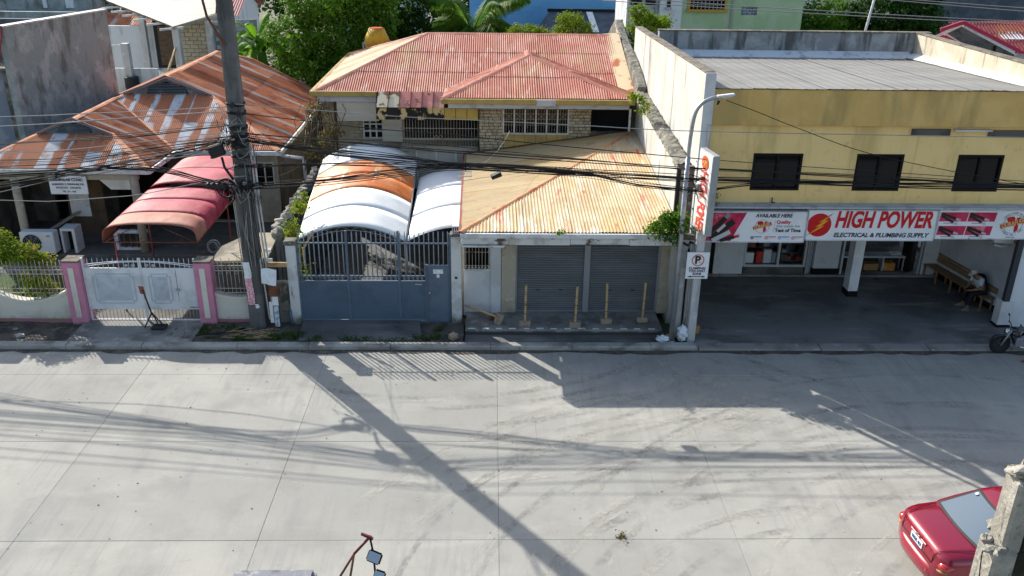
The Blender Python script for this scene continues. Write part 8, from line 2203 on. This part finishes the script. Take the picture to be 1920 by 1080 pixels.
# bush on the clinic wall, roof plants, vines, weeds
bs = thing('flowering_bush', 'yellow-green rambling bush spilling over the scalloped wall grille', 'bush', (-12.3, 21.9, 0))
trunk([(-12.2, 21.9, 0), (-12.1, 21.9, .9), (-12.2, 21.8, 1.7)], .04, .02, BARK, bs, 'stem')
leaf_cloud('foliage', [((-12.35, 21.75, 1.85), (.55, .4, .28)), ((-12.9, 21.8, 1.7), (.4, .35, .3)), ((-11.8, 21.7, 1.6), (.38, .3, .2)), ((-11.95, 21.62, 1.15), (.36, .2, .45)), ((-11.6, 21.6, .85), (.25, .16, .25)), ((-12.7, 21.9, 2.15), (.22, .2, .25))], 4600, .045, LEAFBR, bs, 21, .3)
bs = thing('roof_bush', 'round leafy bush growing at eave corner of tan roof by lamp', 'bush', (4.4, 20.5, 2.85))
leaf_cloud('foliage', [((4.42, 20.45, 3.18), (.34, .28, .24)), ((4.08, 20.45, 3.06), (.22, .2, .12)), ((4.66, 20.5, 3.05), (.22, .22, .16)), ((4.30, 20.42, 3.36), (.14, .14, .12)), ((4.50, 20.34, 2.86), (.16, .12, .18)), ((4.18, 20.38, 2.90), (.12, .12, .10)), ((4.62, 20.4, 3.34), (.12, .12, .12))], 1250, .065, LEAF, bs, 22, .15, asp=.42)
trunk([(4.42, 20.52, 2.85), (4.40, 20.45, 3.2)], .02, .01, BARK, bs, 'stem')
bs = thing('roof_weed', 'weed growing at right end of pink roof against party wall', 'weed', (4.2, 25.6, 5.0))
leaf_cloud('foliage', [((4.15, 25.5, 5.25), (.22, .2, .16)), ((4.4, 25.4, 5.0), (.14, .2, .25))], 420, .05, LEAFY, bs, 23, .3)
bs = thing('gutter_weed', 'tiny weed on the shop gutter middle', 'weed', (1.71, 20.45, 2.88))
leaf_cloud('foliage', [((1.71, 20.45, 2.93), (.1, .05, .05))], 70, .035, LEAFY, bs, 24, .2)
bs = thing('sign_weed', 'weed sprouting from yellow wall behind the box sign', 'weed', (5.5, 20.98, 3.5))
leaf_cloud('foliage', [((5.52, 20.95, 3.72), (.12, .08, .14)), ((5.5, 20.95, 3.5), (.1, .08, .14))], 140, .05, LEAF, bs, 25, .2, asp=.3)
bs = thing('yard_shrub', 'bright green shrub between boundary wall and white canopy', 'shrub', (-5.35, 23, 0))
leaf_cloud('foliage', [((-5.4, 22.8, 2.1), (.16, .35, .3)), ((-5.3, 23.6, 2.6), (.18, .4, .25)), ((-5.2, 22.3, 1.8), (.1, .2, .25)), ((-4.9, 21.9, 1.4), (.1, .1, .35))], 700, .06, LEAFBR, bs, 26, .3)
vn = thing('dead_vines', 'tangle of dry brown vines hanging on pink house corner', 'vine', (-5.3, 27.5, 3.5))
for k in range(34):
    x, y, z = rnd.uniform(-6.3, -5.0), rnd.uniform(28.9, 29.6), rnd.uniform(3.3, 4.5)
    MB().tube([(x, y, z), (x + rnd.uniform(-.3, .3), y - rnd.uniform(0, .5), z - rnd.uniform(.3, .8)), (x + rnd.uniform(-.5, .5), y - rnd.uniform(0, .9), z - rnd.uniform(.8, 2.0))], .012, 4).build('tendril', DRYL if k % 2 else WOODD, vn)
leaf_cloud('foliage', [((-5.3, 29.1, 3.35), (.4, .3, .35)), ((-5.5, 29.2, 2.8), (.3, .25, .3)), ((-5.8, 29.3, 4.0), (.4, .4, .35)), ((-6.0, 29.3, 2.6), (.35, .3, .3))], 1500, .045, DRYL, vn, 27, .2)
tag(leaf_cloud('verge_weeds', [((-5.5, 20.38, .08), (.35, .22, .12)), ((-5.05, 20.5, .08), (.4, .22, .14)), ((-4.5, 20.25, .07), (.3, .14, .12)), ((-3.6, 20.24, .06), (.35, .13, .14)), ((-3.2, 20.28, .05), (.3, .14, .14)), ((-2.5, 20.2, .06), (.5, .1, .12)), ((-1.9, 20.27, .06), (.4, .16, .14)), ((-1.4, 20.35, .06), (.3, .2, .12)), ((-1.35, 20.85, .08), (.2, .15, .1)), ((-6.3, 20.3, .05), (.4, .15, .08)), ((-7.2, 20.35, .04), (.3, .12, .06))], 5200, .022, GRASS, None, 31, .05), kind='stuff')
gm_ = []
tag(leaf_cloud('grass', [((-7.6, 20.85, .05), (.75, .38, .035)), ((-8.2, 20.5, .05), (.4, .2, .03)), ((-6.9, 20.95, .05), (.4, .25, .03))], 3000, .02, GRASS, None, 32, .02), kind='stuff')
tag(leaf_cloud('yard_grass', [((-12.2, 22.6, .08), (1.6, .9, .1)), ((-6.6, 21.62, .1), (.6, .06, .1))], 9000, .04, GRASS, None, 33, .02), kind='stuff')
rr = random.Random(77)
tag(bag_mesh((-.95, 20.32, .13), (.13, .11, .12), 3, STONEG, 'rock'), 'tan rock beside the kerb at corner of shop step', 'rock')
for i, (x, y, s_, lab) in enumerate(((-12.0, 20.45, .13, 'flat pale stone on dirt verge under the scalloped wall'), (-12.3, 20.85, .07, 'small stone on dirt verge near left edge'), (-7.75, 20.35, .14, 'broken concrete lump on grass before right pink pillar'), (-2.05, 20.3, .1, 'flat grey slab piece among weeds before the blue-grey gate'))):
    tag(bag_mesh((x, y, .06), (s_, s_ * .7, s_ * .45), i + 11, MOSSC if i > 1 else KERB, 'rock'), lab, 'rock')
tw = MB()
for k in range(46):
    x, y = rr.uniform(-6.9, -5.7), rr.uniform(20.3, 20.8); a = rr.uniform(-.5, .5)
    tw.tube([(x, y, .07), (x + rr.uniform(.15, .45) * math.cos(a), y + .3 * math.sin(a), .08 + rr.uniform(0, .05))], .006, 4)
tag(tw.build('dry_twigs', BAMBOO, None, fix=False), kind='stuff')
lt = MB()
for k in range(240):
    x, y = rr.uniform(-11, 12), rr.uniform(12.2, 19.7); s_ = rr.uniform(.008, .026)
    a = rr.uniform(0, 3)
    lt.add([(x + s_ * math.cos(a + q) * rr.uniform(.6, 1.2), y + s_ * math.sin(a + q) * rr.uniform(.6, 1.2), .004 + rr.uniform(0, .006)) for q in (0, 1.6, 3.1, 4.7)], [(0, 1, 2, 3)])
tag(lt.build('road_litter', mat('dry_litter', (.22, .17, .10), [dict(c=(.06, .055, .05), k='isl', lo=.4, hi=.5), dict(c=(.45, .4, .28), k='isl', lo=.85, hi=.9)], rough=.9), None, fix=False), kind='stuff')
tag(leaf_cloud('leaf_litter', [((2.38, 12.6, .02), (.09, .07, .015))], 40, .03, DRYL, None, 40, .1), kind='stuff')
tag(MB().tube([(-7.9, 20.42, .06), (-7.0, 20.6, .07), (-6.4, 20.9, .08)], .02, 5).build('black_hose', CABLE), 'thin black hose lying across verge grass to utility pole', 'hose')
